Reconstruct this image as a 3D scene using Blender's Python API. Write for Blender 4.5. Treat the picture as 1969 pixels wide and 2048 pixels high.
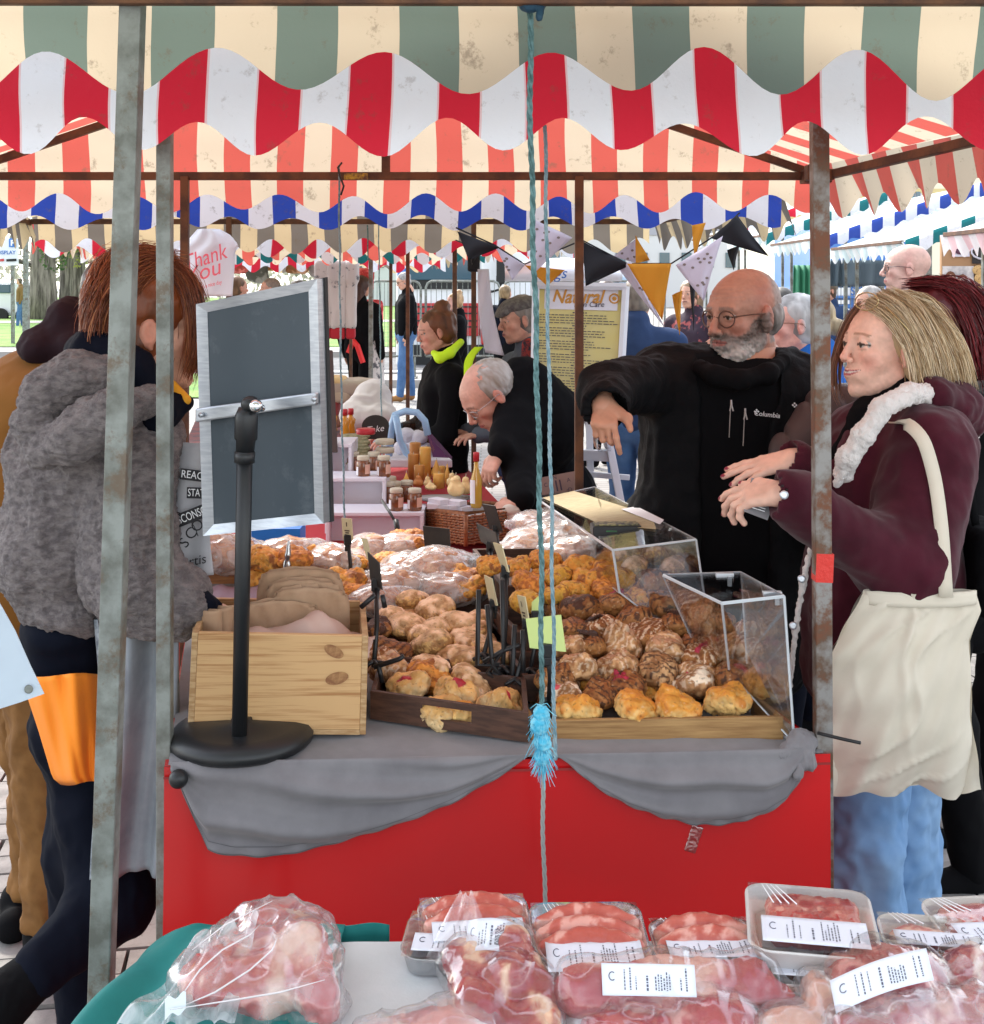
import bpy, math, random
import numpy as np
from mathutils import Vector, Matrix
for _o in list(bpy.data.objects): bpy.data.objects.remove(_o)
S = bpy.context.scene
R = math.radians
# ---------------------------------------------------------------- camera
F, EYE, CU, CV = 2500.0, 1.6, 984.5, 570.0
cd = bpy.data.cameras.new('camera'); cam = bpy.data.objects.new('camera', cd); S.collection.objects.link(cam)
cam.location = (0, 0, EYE); cam.rotation_euler = (R(90), 0, 0)
cd.sensor_fit = 'HORIZONTAL'; cd.sensor_width = 36; cd.lens = 36*F/1969
cd.shift_y = -(1024-CV)/1969; cd.clip_start = .05; cd.clip_end = 600
S.camera = cam
# ---------------------------------------------------------------- light
SUN_EL, SUN_AZ = R(48), R(-28)      # azimuth measured clockwise from +Y towards +X
w = bpy.data.worlds.new('World'); S.world = w; w.use_nodes = True
nt = w.node_tree; bg = nt.nodes['Background']
sky = nt.nodes.new('ShaderNodeTexSky'); sky.sky_type = 'NISHITA'; sky.sun_disc = False
sky.sun_elevation = SUN_EL; sky.sun_rotation = SUN_AZ; sky.air_density = 1.2; sky.dust_density = 1.2; sky.ozone_density = .6
hz_ = nt.nodes.new('ShaderNodeHueSaturation'); hz_.inputs['Saturation'].default_value = .35; nt.links.new(sky.outputs[0], hz_.inputs['Color']); nt.links.new(hz_.outputs[0], bg.inputs[0]); bg.inputs[1].default_value = .15
sl = bpy.data.lights.new('sun', 'SUN'); so = bpy.data.objects.new('sun', sl); S.collection.objects.link(so)
sl.energy = 1.5; sl.angle = R(10); sl.color = (1, .95, .86)
sd = Vector((math.sin(SUN_AZ)*math.cos(SUN_EL), math.cos(SUN_AZ)*math.cos(SUN_EL), math.sin(SUN_EL)))
so.rotation_euler = sd.to_track_quat('Z', 'Y').to_euler()
S.view_settings.view_transform = 'Standard'; S.view_settings.look = 'None'
S.view_settings.gamma = 1; S.view_settings.use_curve_mapping = False
S.view_settings.exposure = 1.9
S.cycles.max_bounces = 8; S.cycles.transparent_max_bounces = 16; S.cycles.transmission_bounces = 8
S.cycles.use_adaptive_sampling = True
# ---------------------------------------------------------------- helpers
def P(u, v, Y): return Vector(((u-CU)/F*Y, Y, EYE-(v-CV)/F*Y))
def PX(u, Y): return (u-CU)/F*Y
def PZ(v, Y): return EYE-(v-CV)/F*Y
def lerp(a, b, t): return a+(b-a)*t
rnd = random.Random(7)
NR = np.random.RandomState(11)
WL = {}
def link(o): S.collection.objects.link(o); return o
def thing(name, label, cat, loc=(0, 0, 0), group=None):
    o = bpy.data.objects.new(name, None); link(o); o.location = loc; o.empty_display_size = .05
    o['label'] = label; o['category'] = cat
    if group: o['group'] = group
    WL[o.name] = Vector(loc); return o
def tag(o, label, cat=None, group=None, kind=None):
    if label: o['label'] = label
    if cat: o['category'] = cat
    if group: o['group'] = group
    if kind: o['kind'] = kind
    return o
def ob(name, me, m=None, parent=None, label=None, cat=None, group=None, kind=None, loc=None):
    """me: mesh data in world coordinates (or local when loc is given for a top-level object)"""
    o = bpy.data.objects.new(name, me); link(o)
    if m is not None:
        if not me.materials:
            for q in (m if isinstance(m, (list, tuple)) else [m]): me.materials.append(q)
    pw = WL[parent.name] if parent else Vector((0, 0, 0))
    if parent: o.parent = parent
    if loc is not None:
        o.location = Vector(loc)-pw; WL[o.name] = Vector(loc)
    else:
        # put the origin at the mesh's own centre foot
        n = len(me.vertices)
        if n and me.users <= 1:
            a = np.empty(n*3, 'f'); me.vertices.foreach_get('co', a); a = a.reshape(-1, 3)
            c = (a.min(0)+a.max(0))/2; c[2] = a[:, 2].min()
            me.vertices.foreach_set('co', (a-c).ravel()); me.update()
            c = Vector([float(x) for x in c]); o.location = c-pw; WL[o.name] = c
        else:
            o.location = -pw; WL[o.name] = Vector((0, 0, 0))
    return tag(o, label, cat, group, kind)
def copy_tree(o, loc=None, rot=None, label=None, group=None, scale=None, parent=None):
    c = o.copy(); link(c); WL[c.name] = Vector(loc) if loc is not None else WL.get(o.name, Vector((0, 0, 0)))
    if parent: c.parent = parent
    if loc is not None: c.location = loc
    if rot is not None: c.rotation_euler = rot
    if scale is not None: c.scale = (scale,)*3 if not hasattr(scale, '__len__') else scale
    if label: c['label'] = label
    if group: c['group'] = group
    for ch in [x for x in bpy.data.objects if x.parent == o]:
        copy_tree(ch, parent=c)
    return c
class MB:
    """collects simple shapes into one mesh"""
    def __init__(s): s.v = []; s.f = []; s.uv = {}; s.mi = []; s.cur = 0
    def add(s, vs, fs):
        b = len(s.v); s.v += [tuple(x) for x in vs]
        for f in fs: s.f.append(tuple(i+b for i in f)); s.mi.append(s.cur)
        return s
    def quad(s, a, b, c, d): return s.add([a, b, c, d], [(0, 1, 2, 3)])
    def hexa(s, p):  # 8 points: bottom 0-3 ccw, top 4-7
        return s.add(p, [(0, 3, 2, 1), (4, 5, 6, 7), (0, 1, 5, 4), (1, 2, 6, 5), (2, 3, 7, 6), (3, 0, 4, 7)])
    def box(s, c, h, rot=None):
        c = Vector(c); M = rot if rot is not None else Matrix.Identity(3)
        pts = [c+M@Vector((x*h[0], y*h[1], z*h[2])) for z in (-1, 1) for x, y in ((-1, -1), (1, -1), (1, 1), (-1, 1))]
        return s.hexa(pts)
    def slab(s, a, b, c, d, t):
        """quad a b c d (front, ccw seen from outside) with thickness t away from normal"""
        a, b, c, d = map(Vector, (a, b, c, d)); n = (b-a).cross(d-a).normalized()*t
        return s.hexa([a-n, b-n, c-n, d-n, a, b, c, d])
    def tube(s, pts, r, n=8, cap=True, twist=0):
        pts = [Vector(p) for p in pts]; k = len(pts); rs = r if hasattr(r, '__len__') else [r]*k
        t0 = (pts[1]-pts[0]).normalized(); up = Vector((0, 0, 1)) if abs(t0.z) < .9 else Vector((1, 0, 0))
        X = t0.cross(up).normalized(); vs = []; fs = []
        for i, p in enumerate(pts):
            t = (pts[min(i+1, k-1)]-pts[max(i-1, 0)])
            t = t.normalized() if t.length > 1e-9 else t0
            X = (X-t*X.dot(t)).normalized(); Y = t.cross(X)
            for j in range(n):
                a = 2*math.pi*j/n+twist*i; vs.append(p+(X*math.cos(a)+Y*math.sin(a))*rs[i])
        for i in range(k-1):
            for j in range(n):
                a = i*n+j; b = i*n+(j+1) % n; fs.append((a, b, b+n, a+n))
        if cap: fs.append(tuple(range(n-1, -1, -1))); fs.append(tuple((k-1)*n+j for j in range(n)))
        return s.add(vs, fs)
    def lathe(s, prof, c=(0, 0, 0), n=20, ax=None, sx=1, sy=1):
        """prof: list of (r,z)"""
        c = Vector(c); M = ax if ax is not None else Matrix.Identity(3); vs = []; fs = []; k = len(prof)
        for r, z in prof:
            for j in range(n):
                a = 2*math.pi*j/n; vs.append(c+M@Vector((r*math.cos(a)*sx, r*math.sin(a)*sy, z)))
        for i in range(k-1):
            for j in range(n):
                a = i*n+j; b = i*n+(j+1) % n; fs.append((a, b, b+n, a+n))
        if prof[0][0] > 1e-6: fs.append(tuple(range(n-1, -1, -1)))
        if prof[-1][0] > 1e-6: fs.append(tuple((k-1)*n+j for j in range(n)))
        return s.add(vs, fs)
    def grid(s, nu, nv, fn, uvf=None, closeu=False):
        """fn(i/nu, j/nv) -> point; uvf -> (u,v)"""
        b = len(s.v); vs = []; fs = []
        for j in range(nv+1):
            for i in range(nu+1): vs.append(fn(i/nu, j/nv))
        if uvf:
            k = 0
            for j in range(nv+1):
                for i in range(nu+1): s.uv[b+k] = uvf(i/nu, j/nv); k += 1
        w_ = nu+1
        for j in range(nv):
            for i in range(nu): a = j*w_+i; fs.append((a, a+1, a+w_+1, a+w_))
        return s.add(vs, fs)
    def prism(s, poly, d):
        """poly of 3-D points, extruded by vector d"""
        d = Vector(d); n = len(poly); p = [Vector(x) for x in poly]
        return s.add(p+[x+d for x in p], [tuple(range(n-1, -1, -1)), tuple(range(n, 2*n))]+[(i, (i+1) % n, (i+1) % n+n, i+n) for i in range(n)])
    def mesh(s, name, smooth=False, bevel=None):
        me = bpy.data.meshes.new(name); me.from_pydata(s.v, [], s.f); me.update()
        if s.uv:
            L = me.uv_layers.new(name='UVMap'); li = np.empty(len(me.loops), 'i'); me.loops.foreach_get('vertex_index', li)
            t = np.zeros((len(s.v), 2), 'f')
            for k, q in s.uv.items(): t[k] = q
            L.data.foreach_set('uv', t[li].ravel())
        if any(s.mi): me.polygons.foreach_set('material_index', s.mi)
        if smooth: me.polygons.foreach_set('use_smooth', [True]*len(me.polygons))
        return me
    def ob(s, name, m=None, parent=None, smooth=False, bevel=0, solid=0, **k):
        o = ob(name, s.mesh(name, smooth), m, parent, **k)
        if solid:
            q = o.modifiers.new('solid', 'SOLIDIFY'); q.thickness = solid; q.offset = 0
        if bevel:
            q = o.modifiers.new('bevel', 'BEVEL'); q.width = bevel; q.segments = 2; q.limit_method = 'ANGLE'; q.angle_limit = R(40)
        return o
# ---------------------------------------------------------------- materials
MATS = {}
def mat(name, col=(.5, .5, .5), rough=.6, metal=0, col2=None, nscale=20, namt=1.0, detail=5, bump=0, bscale=60, bdist=.002, stretch=None,
        trans=0, alpha=1, spec=.5, emit=None, estr=1, attr=None, transl=0, stripes=None, dirt=None, coat=0, sheen=0, sss=0, ior=1.45, nlo=.4, nhi=.6, wave=None, attrmix=None, cracks=None):
    if name in MATS: return MATS[name]
    m = bpy.data.materials.new(name); m.use_nodes = True; N = m.node_tree.nodes; L = m.node_tree.links
    b = N['Principled BSDF']
    def nd(t, **k):
        q = N.new(t)
        for a, c in k.items(): setattr(q, a, c)
        return q
    tc = nd('ShaderNodeTexCoord'); vec = tc.outputs['Object']
    if stretch:
        mp = nd('ShaderNodeMapping'); mp.inputs['Scale'].default_value = stretch; L.new(vec, mp.inputs[0]); vec = mp.outputs[0]
    def noise(sc, det=5, ro=.6):
        q = nd('ShaderNodeTexNoise'); q.inputs['Scale'].default_value = sc; q.inputs['Detail'].default_value = det; q.inputs['Roughness'].default_value = ro
        L.new(vec, q.inputs['Vector']); return q
    def ramp(src, lo, hi, c0=(0, 0, 0, 1), c1=(1, 1, 1, 1)):
        q = nd('ShaderNodeValToRGB'); q.color_ramp.elements[0].position = lo; q.color_ramp.elements[1].position = hi
        q.color_ramp.elements[0].color = c0; q.color_ramp.elements[1].color = c1; L.new(src, q.inputs[0]); return q.outputs[0]
    def mix(f, a, c, mode='MIX'):
        q = nd('ShaderNodeMix', data_type='RGBA', blend_type=mode)
        for s_, v_ in ((0, f), (6, a), (7, c)):
            if hasattr(v_, 'is_linked') or hasattr(v_, 'node'): L.new(v_, q.inputs[s_])
            else: q.inputs[s_].default_value = v_ if s_ == 0 else (tuple(v_)+(1,))[:4]
        return q.outputs[2]
    c = tuple(col)+(1,)
    if attr:
        at = nd('ShaderNodeAttribute', attribute_name=attr); c = at.outputs['Color']
    if stripes:   # (period_count colours list, period) stripes along uv.x
        uv = nd('ShaderNodeUVMap'); sp = nd('ShaderNodeSeparateXYZ'); L.new(uv.outputs[0], sp.inputs[0])
        mm = nd('ShaderNodeMath', operation='FRACT'); L.new(sp.outputs[0], mm.inputs[0])
        gt = nd('ShaderNodeMath', operation='GREATER_THAN'); gt.inputs[1].default_value = .5; L.new(mm.outputs[0], gt.inputs[0])
        c = mix(gt.outputs[0], stripes[0], stripes[1])
        if len(stripes) > 2:   # thin pale seam where two stripes meet
            q1 = nd('ShaderNodeMath', operation='COMPARE'); L.new(mm.outputs[0], q1.inputs[0]); q1.inputs[1].default_value = .5; q1.inputs[2].default_value = .012
            q2 = nd('ShaderNodeMath', operation='COMPARE'); L.new(mm.outputs[0], q2.inputs[0]); q2.inputs[1].default_value = .0; q2.inputs[2].default_value = .02
            ad = nd('ShaderNodeMath', operation='ADD'); L.new(q1.outputs[0], ad.inputs[0]); L.new(q2.outputs[0], ad.inputs[1])
            c = mix(ad.outputs[0], c, stripes[2])
    if col2 is not None:
        f = ramp(noise(nscale, detail).outputs[0], nlo, nhi)
        if namt < 1:
            mu = nd('ShaderNodeMath', operation='MULTIPLY'); L.new(f, mu.inputs[0]); mu.inputs[1].default_value = namt; f = mu.outputs[0]
        c = mix(f, c, col2)
    if dirt:   # (colour, scale, threshold, amount)
        f = ramp(noise(dirt[1], 8, .75).outputs[0], dirt[2], min(.99, dirt[2]+.08))
        mu = nd('ShaderNodeMath', operation='MULTIPLY'); L.new(f, mu.inputs[0]); mu.inputs[1].default_value = dirt[3]
        c = mix(mu.outputs[0], c, dirt[0])
    if cracks:
        vo = nd('ShaderNodeTexVoronoi', feature='DISTANCE_TO_EDGE'); vo.inputs['Scale'].default_value = cracks[1]
        nz = noise(cracks[1]*1.3, 4); ml = nd('ShaderNodeVectorMath', operation='ADD')
        sc_ = nd('ShaderNodeVectorMath', operation='SCALE'); L.new(nz.outputs[1], sc_.inputs[0]); sc_.inputs['Scale'].default_value = .6/cracks[1]
        L.new(vec, ml.inputs[0]); L.new(sc_.outputs[0], ml.inputs[1]); L.new(ml.outputs[0], vo.inputs['Vector'])
        c = mix(ramp(vo.outputs['Distance'], 0, cracks[2], (1, 1, 1, 1), (0, 0, 0, 1)), c, cracks[0])
    if hasattr(c, 'node'): L.new(c, b.inputs['Base Color'])
    else: b.inputs['Base Color'].default_value = c
    b.inputs['Roughness'].default_value = rough; b.inputs['Metallic'].default_value = metal
    b.inputs['Specular IOR Level'].default_value = spec; b.inputs['Transmission Weight'].default_value = trans
    b.inputs['Alpha'].default_value = alpha; b.inputs['IOR'].default_value = ior
    b.inputs['Coat Weight'].default_value = coat; b.inputs['Coat Roughness'].default_value = .12
    b.inputs['Sheen Weight'].default_value = sheen
    if sss:
        b.inputs['Subsurface Weight'].default_value = sss; b.inputs['Subsurface Radius'].default_value = (.01, .004, .002)
        b.inputs['Subsurface Scale'].default_value = 1
    if emit: b.inputs['Emission Color'].default_value = tuple(emit)+(1,); b.inputs['Emission Strength'].default_value = estr
    if bump:
        q = nd('ShaderNodeBump'); q.inputs['Strength'].default_value = bump; q.inputs['Distance'].default_value = bdist
        L.new(noise(bscale, 6, .65).outputs[0], q.inputs['Height']); L.new(q.outputs[0], b.inputs['Normal'])
    if transl:
        t = nd('ShaderNodeBsdfTranslucent'); ms = nd('ShaderNodeMixShader'); ms.inputs[0].default_value = transl
        if hasattr(c, 'node'): L.new(c, t.inputs[0])
        else: t.inputs[0].default_value = c
        out = N['Material Output']; L.new(b.outputs[0], ms.inputs[1]); L.new(t.outputs[0], ms.inputs[2]); L.new(ms.outputs[0], out.inputs[0])
    MATS[name] = m; return m
def film(name, col=(1, 1, 1), amount=.12, rough=.08, milky=0.0):
    """thin clear sheet: mostly transparent with glossy reflections"""
    if name in MATS: return MATS[name]
    m = bpy.data.materials.new(name); m.use_nodes = True; N = m.node_tree.nodes; L = m.node_tree.links; out = N['Material Output']
    N.remove(N['Principled BSDF'])
    tr = N.new('ShaderNodeBsdfTransparent'); tr.inputs[0].default_value = tuple(col)+(1,)
    gl = N.new('ShaderNodeBsdfGlossy'); gl.inputs['Roughness'].default_value = rough
    fr = N.new('ShaderNodeLayerWeight'); fr.inputs[0].default_value = .35
    ad = N.new('ShaderNodeMath'); ad.operation = 'MULTIPLY_ADD'; ad.inputs[1].default_value = .55; ad.inputs[2].default_value = amount; ad.use_clamp = True
    L.new(fr.outputs['Facing'], ad.inputs[0])
    ms = N.new('ShaderNodeMixShader'); L.new(ad.outputs[0], ms.inputs[0]); L.new(tr.outputs[0], ms.inputs[1]); L.new(gl.outputs[0], ms.inputs[2])
    last = ms.outputs[0]
    if milky:
        df = N.new('ShaderNodeBsdfDiffuse'); df.inputs[0].default_value = (.85, .87, .9, 1)
        tl = N.new('ShaderNodeBsdfTranslucent'); tl.inputs[0].default_value = (.85, .87, .9, 1)
        m1 = N.new('ShaderNodeMixShader'); m1.inputs[0].default_value = .4; L.new(df.outputs[0], m1.inputs[1]); L.new(tl.outputs[0], m1.inputs[2])
        m2 = N.new('ShaderNodeMixShader'); L.new(last, m2.inputs[1]); L.new(m1.outputs[0], m2.inputs[2])
        nz = N.new('ShaderNodeTexNoise'); nz.inputs['Scale'].default_value = 28; nz.inputs['Detail'].default_value = 4; nz.inputs['Distortion'].default_value = 1.2
        tc = N.new('ShaderNodeTexCoord'); L.new(tc.outputs['Object'], nz.inputs[0])
        rp = N.new('ShaderNodeMapRange'); rp.inputs[1].default_value = .42; rp.inputs[2].default_value = .72; rp.inputs[3].default_value = milky*.5; rp.inputs[4].default_value = milky*2.2
        L.new(nz.outputs[0], rp.inputs[0]); L.new(rp.outputs[0], m2.inputs[0]); last = m2.outputs[0]
    bp = N.new('ShaderNodeBump'); bp.inputs['Strength'].default_value = .25; bp.inputs['Distance'].default_value = .002
    n2 = N.new('ShaderNodeTexNoise'); n2.inputs['Scale'].default_value = 45; tc2 = N.new('ShaderNodeTexCoord'); L.new(tc2.outputs['Object'], n2.inputs[0])
    L.new(n2.outputs[0], bp.inputs['Height'])
    if milky: L.new(bp.outputs[0], gl.inputs['Normal'])
    L.new(last, out.inputs[0]); MATS[name] = m; return m
# ---------------------------------------------------------------- noise + implicit surfaces
_lat = {}
def vn(p, sc, seed=0):
    """value noise -1..1, p (n,3)"""
    if seed not in _lat: _lat[seed] = np.random.RandomState(seed+100).rand(32, 32, 32).astype('f')*2-1
    Lt = _lat[seed]; q = p*sc+100.37; i = np.floor(q).astype(int); f = q-i; f = f*f*(3-2*f); o = 0
    for dx in (0, 1):
        for dy in (0, 1):
            for dz in (0, 1):
                wt = (f[:, 0] if dx else 1-f[:, 0])*(f[:, 1] if dy else 1-f[:, 1])*(f[:, 2] if dz else 1-f[:, 2])
                o = o+wt*Lt[(i[:, 0]+dx) % 32, (i[:, 1]+dy) % 32, (i[:, 2]+dz) % 32]
    return o
def fbm(p, sc, oct=4, seed=0, gain=.5):
    o = 0; a = 1
    for k in range(oct): o = o+a*vn(p, sc*2**k, seed+k); a *= gain
    return o
def ridge(p, sc, oct=3, seed=0):
    o = 0; a = 1
    for k in range(oct): o = o+a*(1-2*np.abs(vn(p, sc*2**k, seed+k))); a *= .5
    return o/1.75
# primitives: dict(t, ..., c=colour, k=blend, sub=bool)
def cap(a, b, ra, rb=None, c=0, k=None, sub=False): return dict(t='c', a=np.array(a, float), b=np.array(b, float), ra=ra, rb=ra if rb is None else rb, c=c, k=k, sub=sub)
def ell(o, r, c=0, M=None, k=None, sub=False):
    if not hasattr(r, '__len__'): r = (r, r, r)
    return dict(t='e', o=np.array(o, float), r=np.array(r, float), M=None if M is None else np.array(M, float), c=c, k=k, sub=sub)
def bx(o, h, rd=.01, c=0, M=None, k=None, sub=False): return dict(t='b', o=np.array(o, float), h=np.array(h, float), rd=rd, M=None if M is None else np.array(M, float), c=c, k=k, sub=sub)
def chain(pts, rs, c=0, k=None): return [cap(pts[i], pts[i+1], rs[i], rs[i+1], c, k) for i in range(len(pts)-1)]
def pd(q, p):
    if q['t'] == 'c':
        ab = q['b']-q['a']; t = np.clip(((p-q['a'])@ab)/max(ab@ab, 1e-12), 0, 1)
        d = p-q['a']-t[:, None]*ab; return np.sqrt((d*d).sum(1))-(q['ra']+(q['rb']-q['ra'])*t)
    d = p-q['o']
    if q['M'] is not None: d = d@q['M']
    if q['t'] == 'e':
        e = d/q['r']; k0 = np.sqrt((e*e).sum(1)); e2 = d/(q['r']**2); k1 = np.sqrt((e2*e2).sum(1))+1e-9; return k0*(k0-1)/k1
    g = np.abs(d)-q['h']+q['rd']; return np.sqrt((np.maximum(g, 0)**2).sum(1))+np.minimum(g.max(1), 0)-q['rd']
def pb(q):
    if q['t'] == 'c':
        r = np.array([q['ra'], q['rb']]); return np.minimum(q['a']-q['ra'], q['b']-q['rb']), np.maximum(q['a']+q['ra'], q['b']+q['rb'])
    e = q['r'] if q['t'] == 'e' else q['h']
    if q['M'] is not None: e = np.abs(q['M'])@e if q['t'] == 'b' else np.sqrt((q['M']**2)@(e**2))
    return q['o']-e, q['o']+e
def implicit(prims, res, k=.02, clip=None):
    los, his = zip(*[pb(q) for q in prims if not q['sub']]); lo = np.min(los, 0)-3*res-k*.5; hi = np.max(his, 0)+3*res+k*.5
    if clip is not None: lo = np.maximum(lo, clip[0]); hi = np.minimum(hi, clip[1])
    n = np.maximum(np.ceil((hi-lo)/res).astype(int), 3); G = np.full(n, .5, 'f')
    ax = [lo[i]+res*np.arange(n[i]) for i in range(3)]
    for q in prims:
        kk = q['k'] if q['k'] is not None else k; a, b = pb(q); m = kk+3*res
        i0 = np.clip(np.floor((a-m-lo)/res).astype(int), 0, n); i1 = np.clip(np.ceil((b+m-lo)/res).astype(int)+1, 0, n)
        if (i1 <= i0).any(): continue
        X, Y, Z = np.meshgrid(ax[0][i0[0]:i1[0]], ax[1][i0[1]:i1[1]], ax[2][i0[2]:i1[2]], indexing='ij')
        d = pd(q, np.stack([X.ravel(), Y.ravel(), Z.ravel()], 1)).reshape(X.shape)
        sl_ = tuple(slice(i0[i], i1[i]) for i in range(3)); g = G[sl_]
        if q['sub']: h = np.maximum(kk-np.abs(-d-g), 0)/max(kk, 1e-6); G[sl_] = np.maximum(g, -d)+h*h*kk*.25
        else: h = np.maximum(kk-np.abs(d-g), 0)/max(kk, 1e-6); G[sl_] = np.minimum(g, d)-h*h*kk*.25
    for a_ in range(3):   # keep closed
        s0 = [slice(None)]*3; s0[a_] = 0; G[tuple(s0)] = .5; s0[a_] = -1; G[tuple(s0)] = .5
    I = G < 0; nx, ny, nz = n
    acc = np.zeros((nx-1, ny-1, nz-1, 3), 'f'); cnt = np.zeros((nx-1, ny-1, nz-1), 'f')
    for a_ in range(3):
        s0 = [slice(None)]*3; s1 = [slice(None)]*3; s0[a_] = slice(0, -1); s1[a_] = slice(1, None)
        g0 = G[tuple(s0)]; g1 = G[tuple(s1)]; cr = (g0 < 0) != (g1 < 0); idx = np.argwhere(cr)
        t = g0[cr]/(g0[cr]-g1[cr]); pos = idx.astype('f'); pos[:, a_] += t
        o1, o2 = [x for x in range(3) if x != a_]
        for d1 in (0, -1):
            for d2 in (0, -1):
                c_ = idx.copy(); c_[:, o1] += d1; c_[:, o2] += d2
                ok = (c_[:, o1] >= 0) & (c_[:, o2] >= 0) & (c_[:, o1] < n[o1]-1) & (c_[:, o2] < n[o2]-1)
                cc = c_[ok]; np.add.at(acc, (cc[:, 0], cc[:, 1], cc[:, 2]), pos[ok]); np.add.at(cnt, (cc[:, 0], cc[:, 1], cc[:, 2]), 1)
    act = cnt > 0; vid = np.full(act.shape, -1, int); vid[act] = np.arange(act.sum()); V = acc[act]/cnt[act][:, None]*res+lo
    Fs = []
    for a_ in range(3):
        s0 = [slice(None)]*3; s1 = [slice(None)]*3; s0[a_] = slice(0, -1); s1[a_] = slice(1, None)
        i0_ = I[tuple(s0)]; i1_ = I[tuple(s1)]; o1, o2 = [(1, 2), (2, 0), (0, 1)][a_]
        for sg in (0, 1):
            idx = np.argwhere((i0_ & ~i1_) if sg == 0 else (~i0_ & i1_))
            idx = idx[(idx[:, o1] > 0) & (idx[:, o2] > 0) & (idx[:, o1] < n[o1]-1) & (idx[:, o2] < n[o2]-1)]
            q4 = []
            for d1, d2 in ((-1, -1), (0, -1), (0, 0), (-1, 0)):
                c_ = idx.copy(); c_[:, o1] += d1; c_[:, o2] += d2; q4.append(vid[c_[:, 0], c_[:, 1], c_[:, 2]])
            q4 = np.stack(q4, 1); Fs.append(q4 if sg == 0 else q4[:, ::-1])
    return V, np.concatenate(Fs)
def vnormals(V, Fq):
    n = np.cross(V[Fq[:, 2]]-V[Fq[:, 0]], V[Fq[:, 3]]-V[Fq[:, 1]]); o = np.zeros_like(V)
    for j in range(4): np.add.at(o, Fq[:, j], n)
    return o/(np.linalg.norm(o, axis=1, keepdims=True)+1e-12)
def npmesh(name, V, Fq, col=None, smooth=True):
    me = bpy.data.meshes.new(name); nv, nf = len(V), len(Fq)
    me.vertices.add(nv); me.vertices.foreach_set('co', np.asarray(V, 'f').ravel()); me.loops.add(nf*4); me.loops.foreach_set('vertex_index', np.asarray(Fq, 'i').ravel())
    me.polygons.add(nf); me.polygons.foreach_set('loop_start', np.arange(nf, dtype='i')*4); me.polygons.foreach_set('use_smooth', [smooth]*nf)
    me.update(calc_edges=True)
    if col is not None:
        a = me.attributes.new('Col', 'FLOAT_COLOR', 'POINT'); c = np.ones((nv, 4), 'f'); c[:, :3] = col; a.data.foreach_set('color', c.ravel())
    return me
def sdf(name, prims, res, k=.02, disp=None, pal=None, paint=None, clip=None, ret=False, smooth=True):
    """pal: list of colours indexed by prim c; disp(V,N)->offset along normal; paint(V,col,N)->col"""
    V, Fq = implicit(prims, res, k, clip); col = None
    if pal is not None:
        best = np.full(len(V), 9.0); ci = np.zeros(len(V), int)
        for q in prims:
            if q['sub']: continue
            d = pd(q, V); m = d < best; best[m] = d[m]; ci[m] = q['c']
        col = np.array(pal, float)[ci]
    if disp is not None or paint is not None:
        N = vnormals(V, Fq)
        if paint is not None: col = paint(V, col, N)
        if disp is not None: V = V+N*np.asarray(disp(V, N))[:, None]
    if ret: return V, Fq, col
    return npmesh(name, V, Fq, col, smooth)
def joinsdf(name, parts):
    Vs, Fs, Cs = [], [], []; b = 0
    for V, f, c in parts: Vs.append(V); Fs.append(f+b); Cs.append(c); b += len(V)
    return npmesh(name, np.concatenate(Vs), np.concatenate(Fs), np.concatenate(Cs))
def text(name, s, size, m, origin, right, up, parent=None, depth=.0006, align='CENTER', shear=0, label=None, spacing=1, wmax=None, bold=0):
    """flat lettering as mesh; origin = centre of the line, right/up directions"""
    cu = bpy.data.curves.new(name, 'FONT'); cu.body = s; cu.size = size; cu.align_x = align; cu.align_y = 'CENTER'; cu.extrude = depth; cu.shear = shear; cu.space_character = spacing; cu.resolution_u = 3; cu.offset = bold
    t = bpy.data.objects.new('tmp', cu); link(t); bpy.context.view_layer.update()
    me = bpy.data.meshes.new_from_object(t.evaluated_get(bpy.context.evaluated_depsgraph_get())); bpy.data.objects.remove(t)
    r = Vector(right).normalized(); u = Vector(up); u = (u-r*u.dot(r)).normalized(); n = r.cross(u)
    M = Matrix((r, u, n)).transposed().to_4x4(); sx = 1
    if wmax:
        xs = [v.co.x for v in me.vertices]; wd = max(xs)-min(xs)
        if wd > wmax: sx = wmax/wd
    me.transform(Matrix.Diagonal((sx, 1, 1, 1))); me.transform(Matrix.Translation(Vector(origin))@M); me.materials.clear()
    return ob(name, me, m, parent, label=label)
def frameM(x=None, y=None, z=None):
    """3x3 numpy columns from approx axes (z kept)"""
    z = np.array(z, float); z /= np.linalg.norm(z); x = np.array(x, float); x -= z*(x@z); x /= np.linalg.norm(x); return np.stack([x, np.cross(z, x), z], 1)
def eulM(x=0, y=0, z=0):
    from mathutils import Euler
    return np.array(Euler((x, y, z)).to_matrix())
# ================================================================ setting
m_pave = mat('paving stone', (.30, .285, .27), .85, col2=(.20, .19, .18), nscale=9, bump=.6, bscale=160, dirt=((.12, .11, .10), 40, .6, .5))
m_joint = mat('sand joint', (.13, .12, .105), .95, col2=(.08, .075, .07), nscale=30)
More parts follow.
